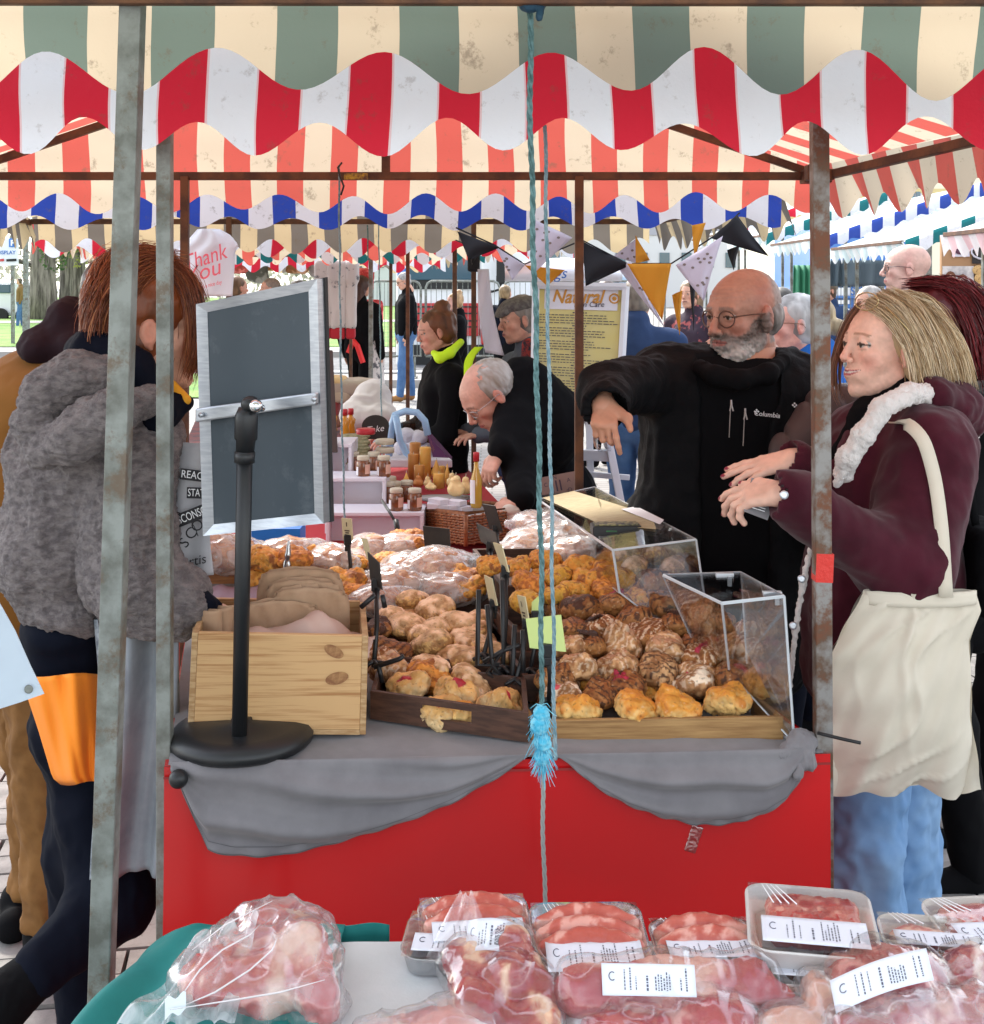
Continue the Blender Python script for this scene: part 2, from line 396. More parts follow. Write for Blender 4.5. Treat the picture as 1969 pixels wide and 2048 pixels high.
# far paving keeps the block pattern in the material only
def brick_mat():
    m = mat('far paving', (.30, .285, .27), .85, col2=(.24, .225, .21), nscale=3)
    N = m.node_tree.nodes; L = m.node_tree.links; b = N['Principled BSDF']
    src = b.inputs['Base Color'].links[0].from_socket
    br = N.new('ShaderNodeTexBrick'); br.inputs['Scale'].default_value = 1; br.inputs['Brick Width'].default_value = .21; br.inputs['Row Height'].default_value = .105
    br.inputs['Mortar Size'].default_value = .008; br.inputs['Color1'].default_value = (.34, .32, .30, 1); br.inputs['Color2'].default_value = (.25, .235, .22, 1); br.inputs['Mortar'].default_value = (.12, .11, .10, 1)
    tc = N.new('ShaderNodeTexCoord'); L.new(tc.outputs['Object'], br.inputs['Vector'])
    mx = N.new('ShaderNodeMix'); mx.data_type = 'RGBA'; mx.inputs[0].default_value = .7; L.new(src, mx.inputs[6]); L.new(br.outputs[0], mx.inputs[7]); L.new(mx.outputs[2], b.inputs['Base Color'])
    return m
m_grass = mat('grass', (.10, .22, .035), .9, col2=(.19, .30, .06), nscale=.8, bump=.8, bscale=30, bdist=.03)
m_asph = mat('asphalt', (.10, .10, .105), .85, col2=(.16, .16, .165), nscale=3)
m_path = mat('path', (.36, .33, .31), .85, col2=(.30, .28, .26), nscale=2)
q = MB(); q.quad((-400, -30, 0), (400, -30, 0), (400, 500, 0), (-400, 500, 0))
ground = q.ob('ground', brick_mat(), kind='structure')
# block paving built stone by stone where it can be told apart
bs = MB(); bs.box((0, 0, 0), (.102, .051, .02)); bme = bs.mesh('paving_block'); bme.materials.append(m_pave)
rest = MB(); yaw = R(9); cy, sy = math.cos(yaw), math.sin(yaw); nblk = 0
jt = MB(); jt.quad((-5, 1.0, .004), (5, 1.0, .004), (5, 9.2, .004), (-5, 9.2, .004)); jt.ob('sand_bed', m_joint, parent=ground)
for j in range(-12, 92):
    for i in range(-28, 29):
        a = (i+(.5 if j % 2 else 0))*.212; b_ = j*.109
        x = a*cy-b_*sy; y = 1.6+a*sy+b_*cy
        if not (1.1 < y < 9.1 and abs(x) < 4.9): continue
        dz = NR.uniform(-.003, .003); rz = yaw+NR.uniform(-.015, .015)
        near = (2.75 < y < 4.9 and -.42*y-.15 < x < -.9) or (2.9 < y < 4.2 and 1.05 < x < 1.65)
        if near and nblk < 290:
            o = bpy.data.objects.new('paving_block', bme); link(o); o.parent = ground; o.location = Vector((x, y, .012+dz))-WL[ground.name]
            o.rotation_euler = (NR.uniform(-.01, .01), NR.uniform(-.01, .01), rz); o.scale = (NR.uniform(.97, 1.01), NR.uniform(.96, 1.02), 1); nblk += 1
        elif y > 2.4:
            rest.box((x, y, .012+dz), (.102, .051, .018), Matrix.Rotation(rz, 3, 'Z'))
o = rest.ob('paving_block', m_pave, parent=ground, kind='stuff')
# verge, road, path on the left beyond the market
q = MB(); q.quad((-90, 17.6, .02), (-3.2, 17.6, .02), (-3.6, 22.4, .02), (-90, 22.4, .02)); q.ob('grass_verge', m_grass, kind='structure')
q = MB(); q.quad((-120, 22.5, .012), (60, 22.5, .012), (60, 27.4, .012), (-120, 27.4, .012)); road = q.ob('road', m_asph, kind='structure')
q = MB(); q.quad((-120, 22.9, .017), (60, 22.9, .017), (60, 23.15, .017), (-120, 23.15, .017)); q.ob('road_marking', mat('road paint', (.75, .75, .73), .7), parent=road)
q = MB(); q.box((-30, 27.6, .06), (90, .12, .075)); q.ob('kerb', m_path, kind='structure')
q = MB(); q.quad((-120, 27.75, .10), (60, 27.75, .10), (60, 30.2, .10), (-120, 30.2, .10)); q.ob('pavement', m_path, kind='structure')
q = MB(); q.grid(1, 1, lambda a, b: (lerp(-160, -1, a), lerp(30.3, 150, b), .11)); q.ob('lawn', m_grass, kind='structure')
q = MB(); q.quad((-60, 44, .125), (-3, 50.5, .125), (-3, 53.5, .125), (-60, 47.5, .125)); q.ob('footpath', m_path, kind='structure')
# ---------------------------------------------------------------- stalls
CREAM = (.52, .45, .34)
def cloth(name, cA, cB, tl=.5, seam=None, dirt=.55):
    return mat('canopy '+name, cA, .55, stripes=(cA, cB) if seam is None else (cA, cB, seam), dirt=((.13, .10, .07), 24, .575, dirt), transl=tl, spec=.35, bump=.35, bscale=14, bdist=.01)
m_sage = cloth('sage cream', (.13, .175, .145), (.52, .45, .33), .6)
m_redw = cloth('red white', (.66, .012, .04), (.84, .89, .97), .2, (.85, .6, .65), .3)
m_salm = cloth('salmon cream', (.46, .09, .07), CREAM, .6)
m_blue = cloth('blue white', (.02, .06, .42), (.80, .79, .84), .35, None, .5)
m_grey = cloth('grey cream', (.13, .115, .10), (.46, .37, .23), .6, None, .6)
m_teal = cloth('teal white', (.01, .17, .18), (.75, .75, .76), .4)
m_rust = mat('rusty steel', (.085, .045, .032), .6, .5, col2=(.16, .075, .04), nscale=14, bump=.3, bscale=80)
m_galv = mat('galvanised steel', (.24, .26, .245), .55, .4, col2=(.12, .125, .11), nscale=22, nlo=.38, nhi=.66, dirt=((.13, .09, .06), 9, .52, .8), bump=.25, bscale=60)
m_galr = mat('worn galvanised steel', (.26, .25, .24), .55, .4, col2=(.12, .075, .05), nscale=16, nlo=.42, nhi=.58, dirt=((.17, .06, .03), 8, .50, .8), bump=.3, bscale=60)
def wavef(us, lows):
    """-1 at each low (lowest point), +1 between"""
    k = np.interp(us, lows, np.arange(len(lows)))
    k = np.where(us < lows[0], (us-lows[0])/(lows[1]-lows[0]), k); k = np.where(us > lows[-1], len(lows)-1+(us-lows[-1])/(lows[-1]-lows[-2]), k)
    return -np.cos(2*np.pi*k)
def extrap(us, xs):
    k = np.interp(us, xs, np.arange(len(xs)))
    k = np.where(us < xs[0], (us-xs[0])/(xs[1]-xs[0]), k); return np.where(us > xs[-1], len(xs)-1+(us-xs[-1])/(xs[-1]-xs[-2]), k)
def gable(parent, m, Y, xl, xr, xm, zeave, zridge, zb, amp, edges, lows, seed=0, rip=.006, out=-1, name='gable_cloth', tiltv=0):
    """one end cloth of a stall roof: scalloped bottom, roof line on top. edges / lows: x of each coloured stripe's first edge, x of scallop lows"""
    n = int((xr-xl)/.012); us = np.linspace(xl, xr, n+1)
    W = wavef(us, lows); E_ = extrap(us, edges); b = MB(); nv = 16
    bot = zb+amp*(1+W)*.5+.005*np.sin(us*9+seed)+.003*np.sin(us*23+seed*3)
    top = np.where(us < xm, zeave+(zridge-zeave)*(us-xl)/(xm-xl), zeave+(zridge-zeave)*(xr-us)/(xr-xm))+.02
    def f(a, t):
        i = int(round(a*n)); x = us[i]; z = lerp(bot[i], top[i], t)
        k = max(0, (zeave+.02-z)/.2); d = rip*(math.sin(x*7.3+seed)+.7*math.sin(x*17+seed*2+z*9)+.35*math.sin(x*43+z*23+seed)+.25*math.sin(z*60+x*9))*(.35+k)+.012*k*k*math.sin(x*4.1+seed)
        return (x+.004*math.sin(z*14+x*5), Y+out*(.012+d+.02*k)+tiltv*k, z)
    b.grid(n, nv, f, lambda a, t: (E_[int(round(a*n))], t))
    return b.ob(name, m, parent, smooth=True)
def sidecloth(parent, m, A, B, zt, drop, amp, per, sper, seed=0, name='eave_valance'):
    A = Vector(A); B = Vector(B); Ln = (B-A).length; n = int(Ln/.015); dirn = (B-A).normalized(); nr = Vector((dirn.y, -dirn.x, 0)); b = MB()
    def f(a, t):
        s = a*Ln; bot = -drop+amp*(.5-.5*math.cos(2*math.pi*s/sper)); p = A.lerp(B, a)
        return p+Vector((0, 0, zt+bot*t))+nr*(.012*math.sin(s*22+seed)*t+.02*t*math.sin(s*5+seed)+.03*t)
    b.grid(n, 8, f, lambda a, t: (a*Ln/per, t)); return b.ob(name, m, parent, smooth=True)
def slope(parent, m, e0, e1, r1, r0, per, seed=0):
    e0, e1, r0, r1 = map(Vector, (e0, e1, r0, r1)); Ln = (e1-e0).length; b = MB(); n = max(8, int(Ln/.08))
    def f(a, t):
        p = e0.lerp(e1, a).lerp(r0.lerp(r1, a), t); p.z += -.02*math.sin(math.pi*t)*abs(math.sin(a*math.pi*3+seed)); return p
    b.grid(n, 10, f, lambda a, t: (a*Ln/per, t)); return b.ob('roof_cloth', m, parent, smooth=True)
def bar(parent, a, b, m=None, r=.012, name='frame_bar', **k):
    a, b = Vector(a), Vector(b); d = (b-a).normalized(); up = Vector((0, 0, 1)) if abs(d.z) < .8 else Vector((0, 1, 0))
    X = d.cross(up).normalized()*r; Z = X.normalized().cross(d).normalized()*r; q = MB()
    q.hexa([a-X-Z, a+X-Z, a+X+Z, a-X+Z, b-X-Z, b+X-Z, b+X+Z, b-X+Z]); return q.ob(name, m or m_rust, parent, bevel=.002, **k)
def frange(a, b, s): return [a+i*s for i in range(int((b-a)/s)+2)]
# --- S1: the bakery stall -------------------------------------------------
Yn, Yf = 2.12, 3.66; kx = -.206
def ex(u, Y): return [PX(x, Y) for x in u]
s1 = thing('market_stall', 'bakery market stall with red and white scalloped front canopy on steel posts', 'stall', (0, 2.1, 0))
gable(s1, m_redw, 2.10, -1.26, 1.28, .01, 1.96, 2.39, PZ(309, 2.09), .056, ex([-40, 135, 320, 514, 694, 871, 1045, 1218, 1390, 1560, 1733, 1902, 2075], 2.09), ex([60, 290, 517, 775, 1005, 1232, 1504, 1726, 1975], 2.09), 1)
gable(s1, m_salm, 3.70, -1.58, .958, -.31, 1.94, 2.37, PZ(423, 3.70), .052, ex([10, 121, 230, 340, 448, 555, 661, 767, 871, 975, 1080, 1186, 1290, 1389, 1491, 1595, 1700], 3.7), ex([38, 186, 335, 483, 641, 779, 921, 1055, 1181, 1321, 1470, 1620], 3.7), 2, out=1)
slope(s1, m_salm, (1.28, 2.1, 1.97), (.958, 3.7, 1.95), (-.31, 3.7, 2.4), (.01, 2.1, 2.4), .17)
slope(s1, m_salm, (-1.26, 2.1, 1.97), (-1.58, 3.7, 1.95), (-.31, 3.7, 2.4), (.01, 2.1, 2.4), .17, 1)
sidecloth(s1, m_salm, (1.30, 2.12, 0), (.975, 3.7, 0), 1.96, .165, .06, .155, .155, 1)
sidecloth(s1, m_salm, (-1.28, 2.12, 0), (-1.60, 3.7, 0), 1.96, .165, .06, .155, .155, 2)
bar(s1, (-1.58, 3.64, PZ(352, 3.64)), (.958, 3.64, PZ(352, 3.64)), r=.0115)
bar(s1, (-1.24, 2.15, 1.97), (1.27, 2.15, 1.97))
bar(s1, (.958, 3.64, 1.915), (1.28, 2.15, 1.955)); bar(s1, (-1.58, 3.64, 1.915), (-1.24, 2.15, 1.955))
bar(s1, (-.31, 3.64, 2.35), (.01, 2.15, 2.36)); bar(s1, (-.31, 3.65, 1.92), (-.31, 3.65, 2.36), name='king_post')
for a, b in (((.958, 3.655, 1.92), (-.31, 3.655, 2.35)), ((-1.58, 3.655, 1.92), (-.31, 3.655, 2.35)), ((-1.24, 2.14, 1.97), (.01, 2.14, 2.37)), ((1.27, 2.14, 1.97), (.01, 2.14, 2.37))): bar(s1, a, b, name='rafter', r=.011)
bar(s1, P(330, 2300, 2.165)*1, P(330, 200, 2.165), m_galv, .0125, 'post')
bar(s1, (P(1652, 1900, 2.2).x, 2.2, 0), P(1639, 215, 2.2), m_galr, .0145, 'post', label='worn post with rust patches and a strip of orange tape')
bar(s1, (PX(368, 3.63), 3.63, 0), (PX(370, 3.63), 3.63, 1.915), m_rust, .0115, 'post'); bar(s1, (PX(1158, 3.63), 3.63, 0), (PX(1159, 3.63), 3.63, 1.915), m_rust, .0125, 'post')
q = MB(); c = P(1646, 1133, 2.2); q.box((c.x, c.y, c.z), (.0152, .0152, .025), Matrix.Rotation(.04, 3, 'Y')); q.ob('tape_band', mat('orange tape', (.62, .03, .02), .3, bump=1, bscale=90), s1)
for zz, xx in ((1.915, .958),):
    q = MB(); q.box((xx-.02, 3.62, zz), (.04, .03, .02)); q.box((xx, 3.60, zz), (.016, .05, .016)); q.ob('corner_bracket', m_rust, s1, bevel=.003)
q = MB(); q.box(P(1630, 345, 2.9), (.02, .02, .018)); q.ob('corner_bracket', m_rust, s1, bevel=.003)
# yellow paint mark on the far bar
q = MB(); c = P(712, 352, 3.62); q.box((c.x, c.y+.007, c.z), (.035, .002, .009)); q.ob('paint_mark', mat('yellow paint', (.5, .33, .03), .6, col2=(.1, .05, .03), nscale=60), s1)
# --- S0: the stall in the foreground -----------------------------------
s0 = thing('market_stall', 'nearest market stall with sage and cream scalloped canopy hanging over the meat table', 'stall', (0, 1.7, 0))
gable(s0, m_sage, 1.74, -1.15, 1.55, .2, 2.06, 2.48, PZ(181, 1.74), .062, ex([-215, 38, 292, 545, 792, 1034, 1271, 1508, 1742, 1975], 1.74), ex([-95, 245, 592, 932, 1265, 1580, 1897, 2215], 1.74), 5, out=1, rip=.004)
slope(s0, m_sage, (1.55, .7, 2.06), (1.55, 1.74, 2.06), (.2, 1.74, 2.48), (.2, .7, 2.48), .17)  # unseen roof slopes, cut short so that more light comes in
slope(s0, m_sage, (-1.15, .7, 2.06), (-1.15, 1.74, 2.06), (.2, 1.74, 2.48), (.2, .7, 2.48), .17, 2)
bar(s0, (-1.1, 1.69, PZ(-4, 1.69)), (1.5, 1.69, PZ(-1, 1.69)), m_rust, .0085)
pt = P(268, -60, 1.712); pb_ = P(206, 1880, 1.712); d = pb_-pt
bar(s0, pt, pt+d*((pt.z)/(pt.z-pb_.z)), m_galv, .0150, 'post', label='leaning galvanised post')
bar(s0, (1.42, 1.66, 0), (1.42, 1.66, 2.03), m_galv, .014, 'post'); bar(s0, (1.42, .75, 0), (1.42, .75, 2.03), m_galv, .014, 'post'); bar(s0, (-1.1, .75, 0), (-1.1, .75, 2.03), m_galv, .014, 'post')
# --- S2, S3, S4 ... the row going away ------------------------------------
def stall(label, Ya, Yb, xc_a, xc_b, hw, mA, mB, uA, lA, uB, lB, zA, zB, hr=.42, posts=None, zbar=1.91, pm=None):
    t = thing('market_stall', label, 'stall', (xc_a, Ya, 0))
    gable(t, mA, Ya, xc_a-hw, xc_a+hw, xc_a, 1.95, 1.95+hr, zA[0], zA[1]-zA[0], uA, lA, Ya)
    gable(t, mB, Yb, xc_b-hw, xc_b+hw, xc_b, 1.93, 1.93+hr, zB[0], zB[1]-zB[0], uB, lB, Yb+1, out=1)
    for sg in (-1, 1):
        slope(t, mB, (xc_a+sg*hw, Ya, 1.96), (xc_b+sg*hw, Yb, 1.94), (xc_b, Yb, 1.95+hr), (xc_a, Ya, 1.97+hr), .17, sg)
        sidecloth(t, mB, (xc_a+sg*(hw+.01), Ya, 0), (xc_b+sg*(hw+.01), Yb, 0), 1.94, .17, .07, .17, .16, sg)
        bar(t, (xc_a+sg*hw, Ya+.04, 1.94), (xc_b+sg*hw, Yb-.04, 1.91), m_rust, .012, 'eave_bar')
    bar(t, (xc_b-hw, Yb-.05, zbar), (xc_b+hw, Yb-.05, zbar), m_rust, .013)
    for p in posts or ():
        bar(t, (p[0], p[1], 0), (p[0], p[1], zbar+.02), p[2] if len(p) > 2 else m_rust, p[3] if len(p) > 3 else .0125, 'post')
    return t
stall('second stall in the row with blue and white front valance and honey table', 4.6, 6.3, -.50, -.76, 1.56, m_blue, m_grey,
      ex([-25-92*2, -25, 67, 162, 257, 355, 449, 548, 642, 733, 824, 917, 1006, 1096, 1188, 1275, 1362, 1451, 1535, 1630], 4.6)[1:], ex([9, 140, 290, 403, 518, 665, 784, 911, 1041, 1160, 1290, 1414, 1550, 1680], 4.6),
      ex(frange(-96, 1400, 67.6), 6.3), ex(frange(-60, 1400, 92.5), 6.3), (PZ(459, 4.6), PZ(434, 4.6)), (PZ(505, 6.3), PZ(478, 6.3)), zbar=PZ(443, 6.25),
      posts=[(PX(458, 6.2), 6.2), (PX(948, 6.2), 6.2)])
stall('third stall in the row with red and white valance behind the blue one', 6.95, 8.5, -1.05, -1.25, 1.5, m_redw, m_salm,
      ex(frange(-116, 1400, 60), 6.95), ex(frange(-60, 1400, 86), 6.95), ex(frange(-116, 1300, 50), 8.5), ex(frange(-20, 1300, 64), 8.5), (PZ(515, 6.95), PZ(490, 6.95)), (PZ(522, 8.5), PZ(503, 8.5)), zbar=1.9,
      posts=[(PX(910, 7.0), 7.0), (PX(816, 8.4), 8.4), (PX(300, 8.4), 8.4)])
stall('fourth stall in the row with teal and white valance', 9.3, 11.0, -1.55, -1.8, 1.5, m_teal, m_salm,
      ex(frange(-100, 1200, 48), 9.3), ex(frange(-20, 1200, 62), 9.3), ex(frange(-116, 1200, 40), 11), ex(frange(-20, 1200, 52), 11), (PZ(528, 9.3), PZ(508, 9.3)), (PZ(530, 11), PZ(512, 11)), zbar=1.86,
      posts=[(PX(782, 9.6), 9.6), (PX(742, 10.9), 10.9, m_galv, .018), (PX(702, 12.0), 12.0, m_rust, .014)])
stall('farthest stall of the row with small red and white valance', 12.2, 13.8, -1.95, -2.2, 1.5, m_redw, m_grey,
      ex(frange(0, 1100, 36), 12.2), ex(frange(-20, 1100, 48), 12.2), ex(frange(-116, 1100, 34), 13.8), ex(frange(-20, 1100, 45), 13.8), (PZ(545, 12.2), PZ(530, 12.2)), (PZ(546, 13.8), PZ(532, 13.8)), zbar=1.84)
# ================================================================ bakery table
TZ = .78
m_red = mat('red plastic cloth', (.56, .004, .006), .27, col2=(.49, .004, .006), nscale=3, detail=1, coat=.3, spec=.5, dirt=((.7, .2, .12), 60, .70, .35))
m_gcl = mat('grey cotton', (.20, .19, .20), .95, col2=(.16, .15, .16), nscale=8, bump=.3, bscale=500, bdist=.0006, sheen=.2)
m_dark = mat('black plastic', (.012, .013, .015), .4, bump=.1, bscale=200)
m_tape = film('tape', (.9, .8, .8), .25, .2)
m_alu = mat('brushed aluminium', (.55, .58, .62), .38, .85, col2=(.45, .48, .53), nscale=30, stretch=(1, 1, 8))
tb = thing('trestle_table', 'long trestle table under the bakery goods', 'table', (0, 2.9, 0))
q = MB(); q.hexa([(-.55, 2.15, .745), (.55, 2.2, .745), (.2, 3.8, .745), (-.9, 3.8, .745), (-.55, 2.15, .765), (.55, 2.2, .765), (.2, 3.8, .765), (-.9, 3.8, .765)]); q.ob('tabletop', mat('plywood', (.3, .2, .12), .7), tb)
for x, y in ((-.5, 2.3), (.48, 2.35), (-.8, 3.6), (.15, 3.6)): bar(tb, (x, y, 0), (x, y, .745), m_dark, .015, 'leg')
# red drape: front fall and top sheet
xl, xr = -.556, .590
def fY(x): return lerp(2.12, 2.185, (x-xl)/(xr-xl))
b = MB()
def f(a, t):
    x = lerp(xl, xr, a); z = lerp(TZ+.003, .02, min(1, t*1.0)); k = t
    y = fY(x)-.004+.010*math.sin(a*4.5+.6)*k+.006*math.sin(a*11+z*3)*k-.015*k+.004*math.sin(z*9+a*3)
    return (x+(.004*math.sin(z*12))*k, y, z)
b.grid(80, 40, f)
b.grid(40, 30, lambda a, t: (lerp(xl, xr, a)+kx*1.55*t, lerp(fY(lerp(xl, xr, a)), 3.72, t), TZ+.003))
b.grid(30, 30, lambda a, t: (xr+kx*1.55*a+.004*math.sin(a*20), lerp(fY(xr), 3.72, a), lerp(TZ+.003, .02, t)))
b.grid(30, 30, lambda a, t: (xl+kx*1.55*a, lerp(fY(xl), 3.72, a), lerp(TZ+.003, .02, t)))
dr = b.ob('table_cover', m_red, smooth=True, label='glossy red plastic cover hanging over the front of the bakery table', cat='table cover')
q = MB(); q.grid(60, 1, lambda a, t: (lerp(xl, xr, a), fY(lerp(xl, xr, a))-.0065-.0005*t, lerp(TZ-.012, TZ-.016, t))); q.ob('seam', mat('dark red seam', (.25, .005, .005), .5), dr)
# grey swag cloth
m_hem = mat('hem thread', (.10, .095, .10), .95)
def prof(u, pts):
    return float(np.interp(u, [p[0] for p in pts], [p[1] for p in pts]))
low = [(345, 1535), (362, 1560), (395, 1640), (420, 1690), (470, 1702), (560, 1703), (640, 1688), (720, 1665), (800, 1640), (900, 1600), (960, 1568), (1020, 1535), (1060, 1505), (1090, 1500), (1125, 1512), (1150, 1530), (1200, 1570), (1260, 1603), (1330, 1628), (1400, 1643), (1470, 1640), (1540, 1622), (1585, 1595), (1615, 1550), (1632, 1500)]
def swag(u0, u1, cu_, name):
    b = MB(); n = 110; nv = 34
    def f(a, t):
        u = lerp(u0, u1, a); x = PX(u, 2.12); y0 = fY(x); zb = PZ(prof(u, low), y0)
        hang = max(0, TZ-zb); tt = t
        s = tt*tt*(3-2*tt)
        z = lerp(TZ+.0145, zb, tt); k = min(1, hang/.1)
        c = 2*a-1
        w_ = tt*5.2+c*c*(4.5+2*math.sin(a*7+u0))+1.6*math.sin(a*5.3+u0); fold = (.5+.5*math.sin(w_*2.3))**1.8*.022*k*math.sin(math.pi*min(1, tt*1.02))**.6+.004*math.sin(w_*3.1+a*6)*k*tt
        hemr = .004*math.sin(a*60)*(tt > .93)
        out = .0115+.010*k*math.sin(math.pi*min(1, tt*.9))**.7
        return (x, y0-out-fold-hemr, z)
    b.grid(n, nv, f)
    o = b.ob(name, m_gcl, CL, smooth=True, solid=.003)
    for ta, tc in ((.90, .908), (.985, .999)):
        q = MB(); q.grid(n, 1, lambda a, t: Vector(f(a, lerp(ta, tc, t)))+Vector((0, -.0022, 0))); q.ob('hem_stitch', m_hem, CL, smooth=True)
    return o
CL = thing('grey_cloth', 'grey cotton cloth draped in two swags over the front of the red cover', 'cloth', (0, 2.14, TZ))
swag(345, 1092, 0, 'swag'); swag(1092, 1632, 0, 'swag')
b = MB()
b.grid(90, 60, lambda a, t: (lerp(xl+.01, xr-.012, a)+kx*1.4*t, lerp(fY(lerp(xl, xr, a))-.012, 3.5, t), TZ+.006+.004*max(0, math.sin(a*40+t*30))*math.sin(a*23+1)*(1 if t < .12 else .3)+.004))
b.ob('top_sheet', m_gcl, CL, smooth=True)
# knotted corner of the cloth at the right post
q = sdf('knot', [cap(P(1598, 1478, 2.2), P(1622, 1530, 2.165), .016, .010), cap(P(1615, 1480, 2.2), P(1596, 1552, 2.15), .014, .006), cap(P(1590, 1492, 2.19), P(1560, 1510, 2.17), .014, .008), ell(P(1608, 1486, 2.19), (.022, .014, .014))], .0028, .008, disp=lambda V, N: .005*ridge(V*np.array([1.6, 1, .4]), 60, 2))
ob('knotted_corner', q, m_gcl, CL)
q = sdf('tape', [bx(P(1388, 1678, 2.165), (.010, .002, .024), .002, M=eulM(0, .3, 0))], .0015, .002, disp=lambda V, N: .0015*ridge(V, 150, 2, 3)); ob('tape_scrap', q, m_tape, dr)
# ---------------------------------------------------------------- chalkboard on stand
cb = thing('chalkboard_sign', 'blank grey chalkboard in aluminium frame on black pole stand with round base', 'sign board', P(480, 1500, 2.24))
TL, TR, BR, BL = P(398, 608, 2.27), P(640, 557, 2.17), P(653, 1045, 2.17), P(412, 1070, 2.27)
X = (TR-TL).normalized(); nrm = (TR-TL).cross(BL-TL).normalized()
if nrm.y > 0: nrm = -nrm
def B(a, t, d=0): return TL.lerp(TR, a).lerp(BL.lerp(BR, a), t)+nrm*d
q = MB(); q.hexa([B(.04, .98, -.004), B(.96, .98, -.004), B(.96, .02, -.004), B(.04, .02, -.004), B(.04, .98, .003), B(.96, .98, .003), B(.96, .02, .003), B(.04, .02, .003)])
q.ob('board', mat('slate board', (.036, .052, .068), .5, col2=(.05, .068, .085), nscale=3, nlo=.3, nhi=.7, dirt=((.12, .14, .16), 5, .52, .4)), cb)
fw, fh = .082, .043
def fr(a0, t0, a1, t1, a2, t2, a3, t3):
    q = MB(); q.hexa([B(a0, t0, -.012), B(a1, t1, -.012), B(a2, t2, -.012), B(a3, t3, -.012), B(a0, t0, .009), B(a1, t1, .009), B(a2, t2, .004), B(a3, t3, .004)]); q.ob('frame_rail', m_alu, cb)
fr(0, 0, 1, 0, 1-fw, fh, fw, fh); fr(1, 0, 1, 1, 1-fw, 1-fh, 1-fw, fh); fr(1, 1, 0, 1, fw, 1-fh, 1-fw, 1-fh); fr(0, 1, 0, 0, fw, fh, fw, 1-fh)
q = MB(); q.hexa([B(-.004, 1.004, -.020), B(1.016, 1.004, -.020), B(1.016, -.004, -.020), B(-.004, -.004, -.020), B(-.004, 1.004, -.0125), B(1.012, 1.004, -.0125), B(1.012, -.004, -.0125), B(-.004, -.004, -.0125)]); q.ob('backing', mat('dark edge', (.02, .02, .022), .6), cb)
c1, c2, c3, c4 = P(403, 868, 2.26), P(642, 819, 2.16), P(642, 788, 2.16), P(403, 838, 2.26)
c1, c2, c3, c4 = [p+nrm*.004 for p in (P(402, 843, 2.26), P(641, 808, 2.16), P(641, 783, 2.16), P(402, 815, 2.26))]
q = MB(); q.hexa([c1, c2, c3, c4]+[p+nrm*.014 for p in (c1, c2, c3, c4)]); q.ob('cross_bar', m_alu, cb, bevel=.003)
for u, v, Y in ((408, 829, 2.24), (634, 797, 2.14)):
    q = MB(); q.lathe([(0, -.002), (.0045, -.002), (.0045, .003), (0, .004)], P(u, v, Y)+nrm*.008, 10, Matrix(frameM(x=(1, 0, 0), z=nrm).tolist())); q.ob('rivet', m_alu, cb, smooth=True)
q = MB(); q.tube([P(479, 1484, 2.16), P(491, 840, 2.11)], .0135, 20); q.ob('pole', m_dark, cb, smooth=True)
q = MB(); q.tube([P(490, 905, 2.105), P(492, 880, 2.105), P(492, 878, 2.105), P(493, 832, 2.105), P(494, 815, 2.105)], [.0155, .0165, .0195, .0195, .014], 16); q.tube([P(489, 925, 2.105), P(490, 903, 2.105)], .0175, 16); q.ob('clamp_sleeve', m_dark, cb, smooth=True)
q = sdf('joint', [ell(P(501, 808, 2.10), (.016, .016, .014)), cap(P(501, 808, 2.11), P(505, 808, 2.14), .011)], .002, .006); ob('ball_joint', q, m_dark, cb)
q = sdf('knob', [ell(P(512, 812, 2.085), (.0115, .0115, .0115)), cap(P(512, 812, 2.09), P(524, 816, 2.1), .008, .006)], .0015, .004); ob('wing_nut', q, mat('chrome', (.7, .72, .75), .15, 1), cb)
bc = P(482, 1509, 2.235); bc.z = TZ+.013
q = MB(); q.lathe([(0, .036), (.018, .036), (.02, .030), (.095, .026), (.118, .021), (.127, .010), (.126, 0), (.12, -.006), (0, -.006)][::-1], (0, 0, 0), 48); me = q.mesh('base', True)
ob('base', me, m_dark, cb, loc=Vector((P(480, 1500, 2.2).x, 2.215, TZ+.016)))
q = sdf('grip', [ell(P(357, 1558, 2.09), .016), cap(P(357, 1558, 2.1), P(375, 1530, 2.15), .009)], .003, .008); ob('base_foot', q, m_dark, cb)
# ---------------------------------------------------------------- pine box with paper bags
m_pine = mat('pine', (.56, .34, .155), .55, col2=(.36, .17, .06), nscale=4, stretch=(1, 3, 34), nlo=.50, nhi=.66, bump=.2, bscale=60)
m_pend = mat('pine end grain', (.50, .33, .17), .7, col2=(.34, .19, .08), nscale=30, stretch=(1, 1, 6))
m_knot = mat('pine knot', (.22, .09, .035), .6, col2=(.38, .2, .08), nscale=60)
m_kraft = mat('kraft paper', (.42, .27, .17), .85, col2=(.36, .22, .13), nscale=12, bump=.3, bscale=30, bdist=.004)
bxY = 2.225
A0, A1, A2, A3 = P(375, 1467, bxY), P(732, 1470, bxY), P(737, 1272, bxY), P(384, 1265, bxY)
bt = thing('wooden_box', 'pale pine box with two dark knots holding brown paper bags', 'box', P(555, 1470, 2.35))
dp = Vector((-.03, .24, 0))
def panel(p, t, name='side_panel', m=m_pine): q = MB(); q.slab(*p, t); return q.ob(name, m, bt, bevel=.0015)
def sh(p, f_): return p.lerp((A0+A1+A2+A3)/4, f_)
i0, i1, i2, i3 = [lerp(a, b, k) for a, b, k in ((A0, A1, .035), (A1, A0, .035), (A2, A3, .035), (A3, A2, .035))]
up_ = Vector((0, 0, .0085))
front = panel((i0+up_, i1+up_, i2, i3), .012, 'front_panel')
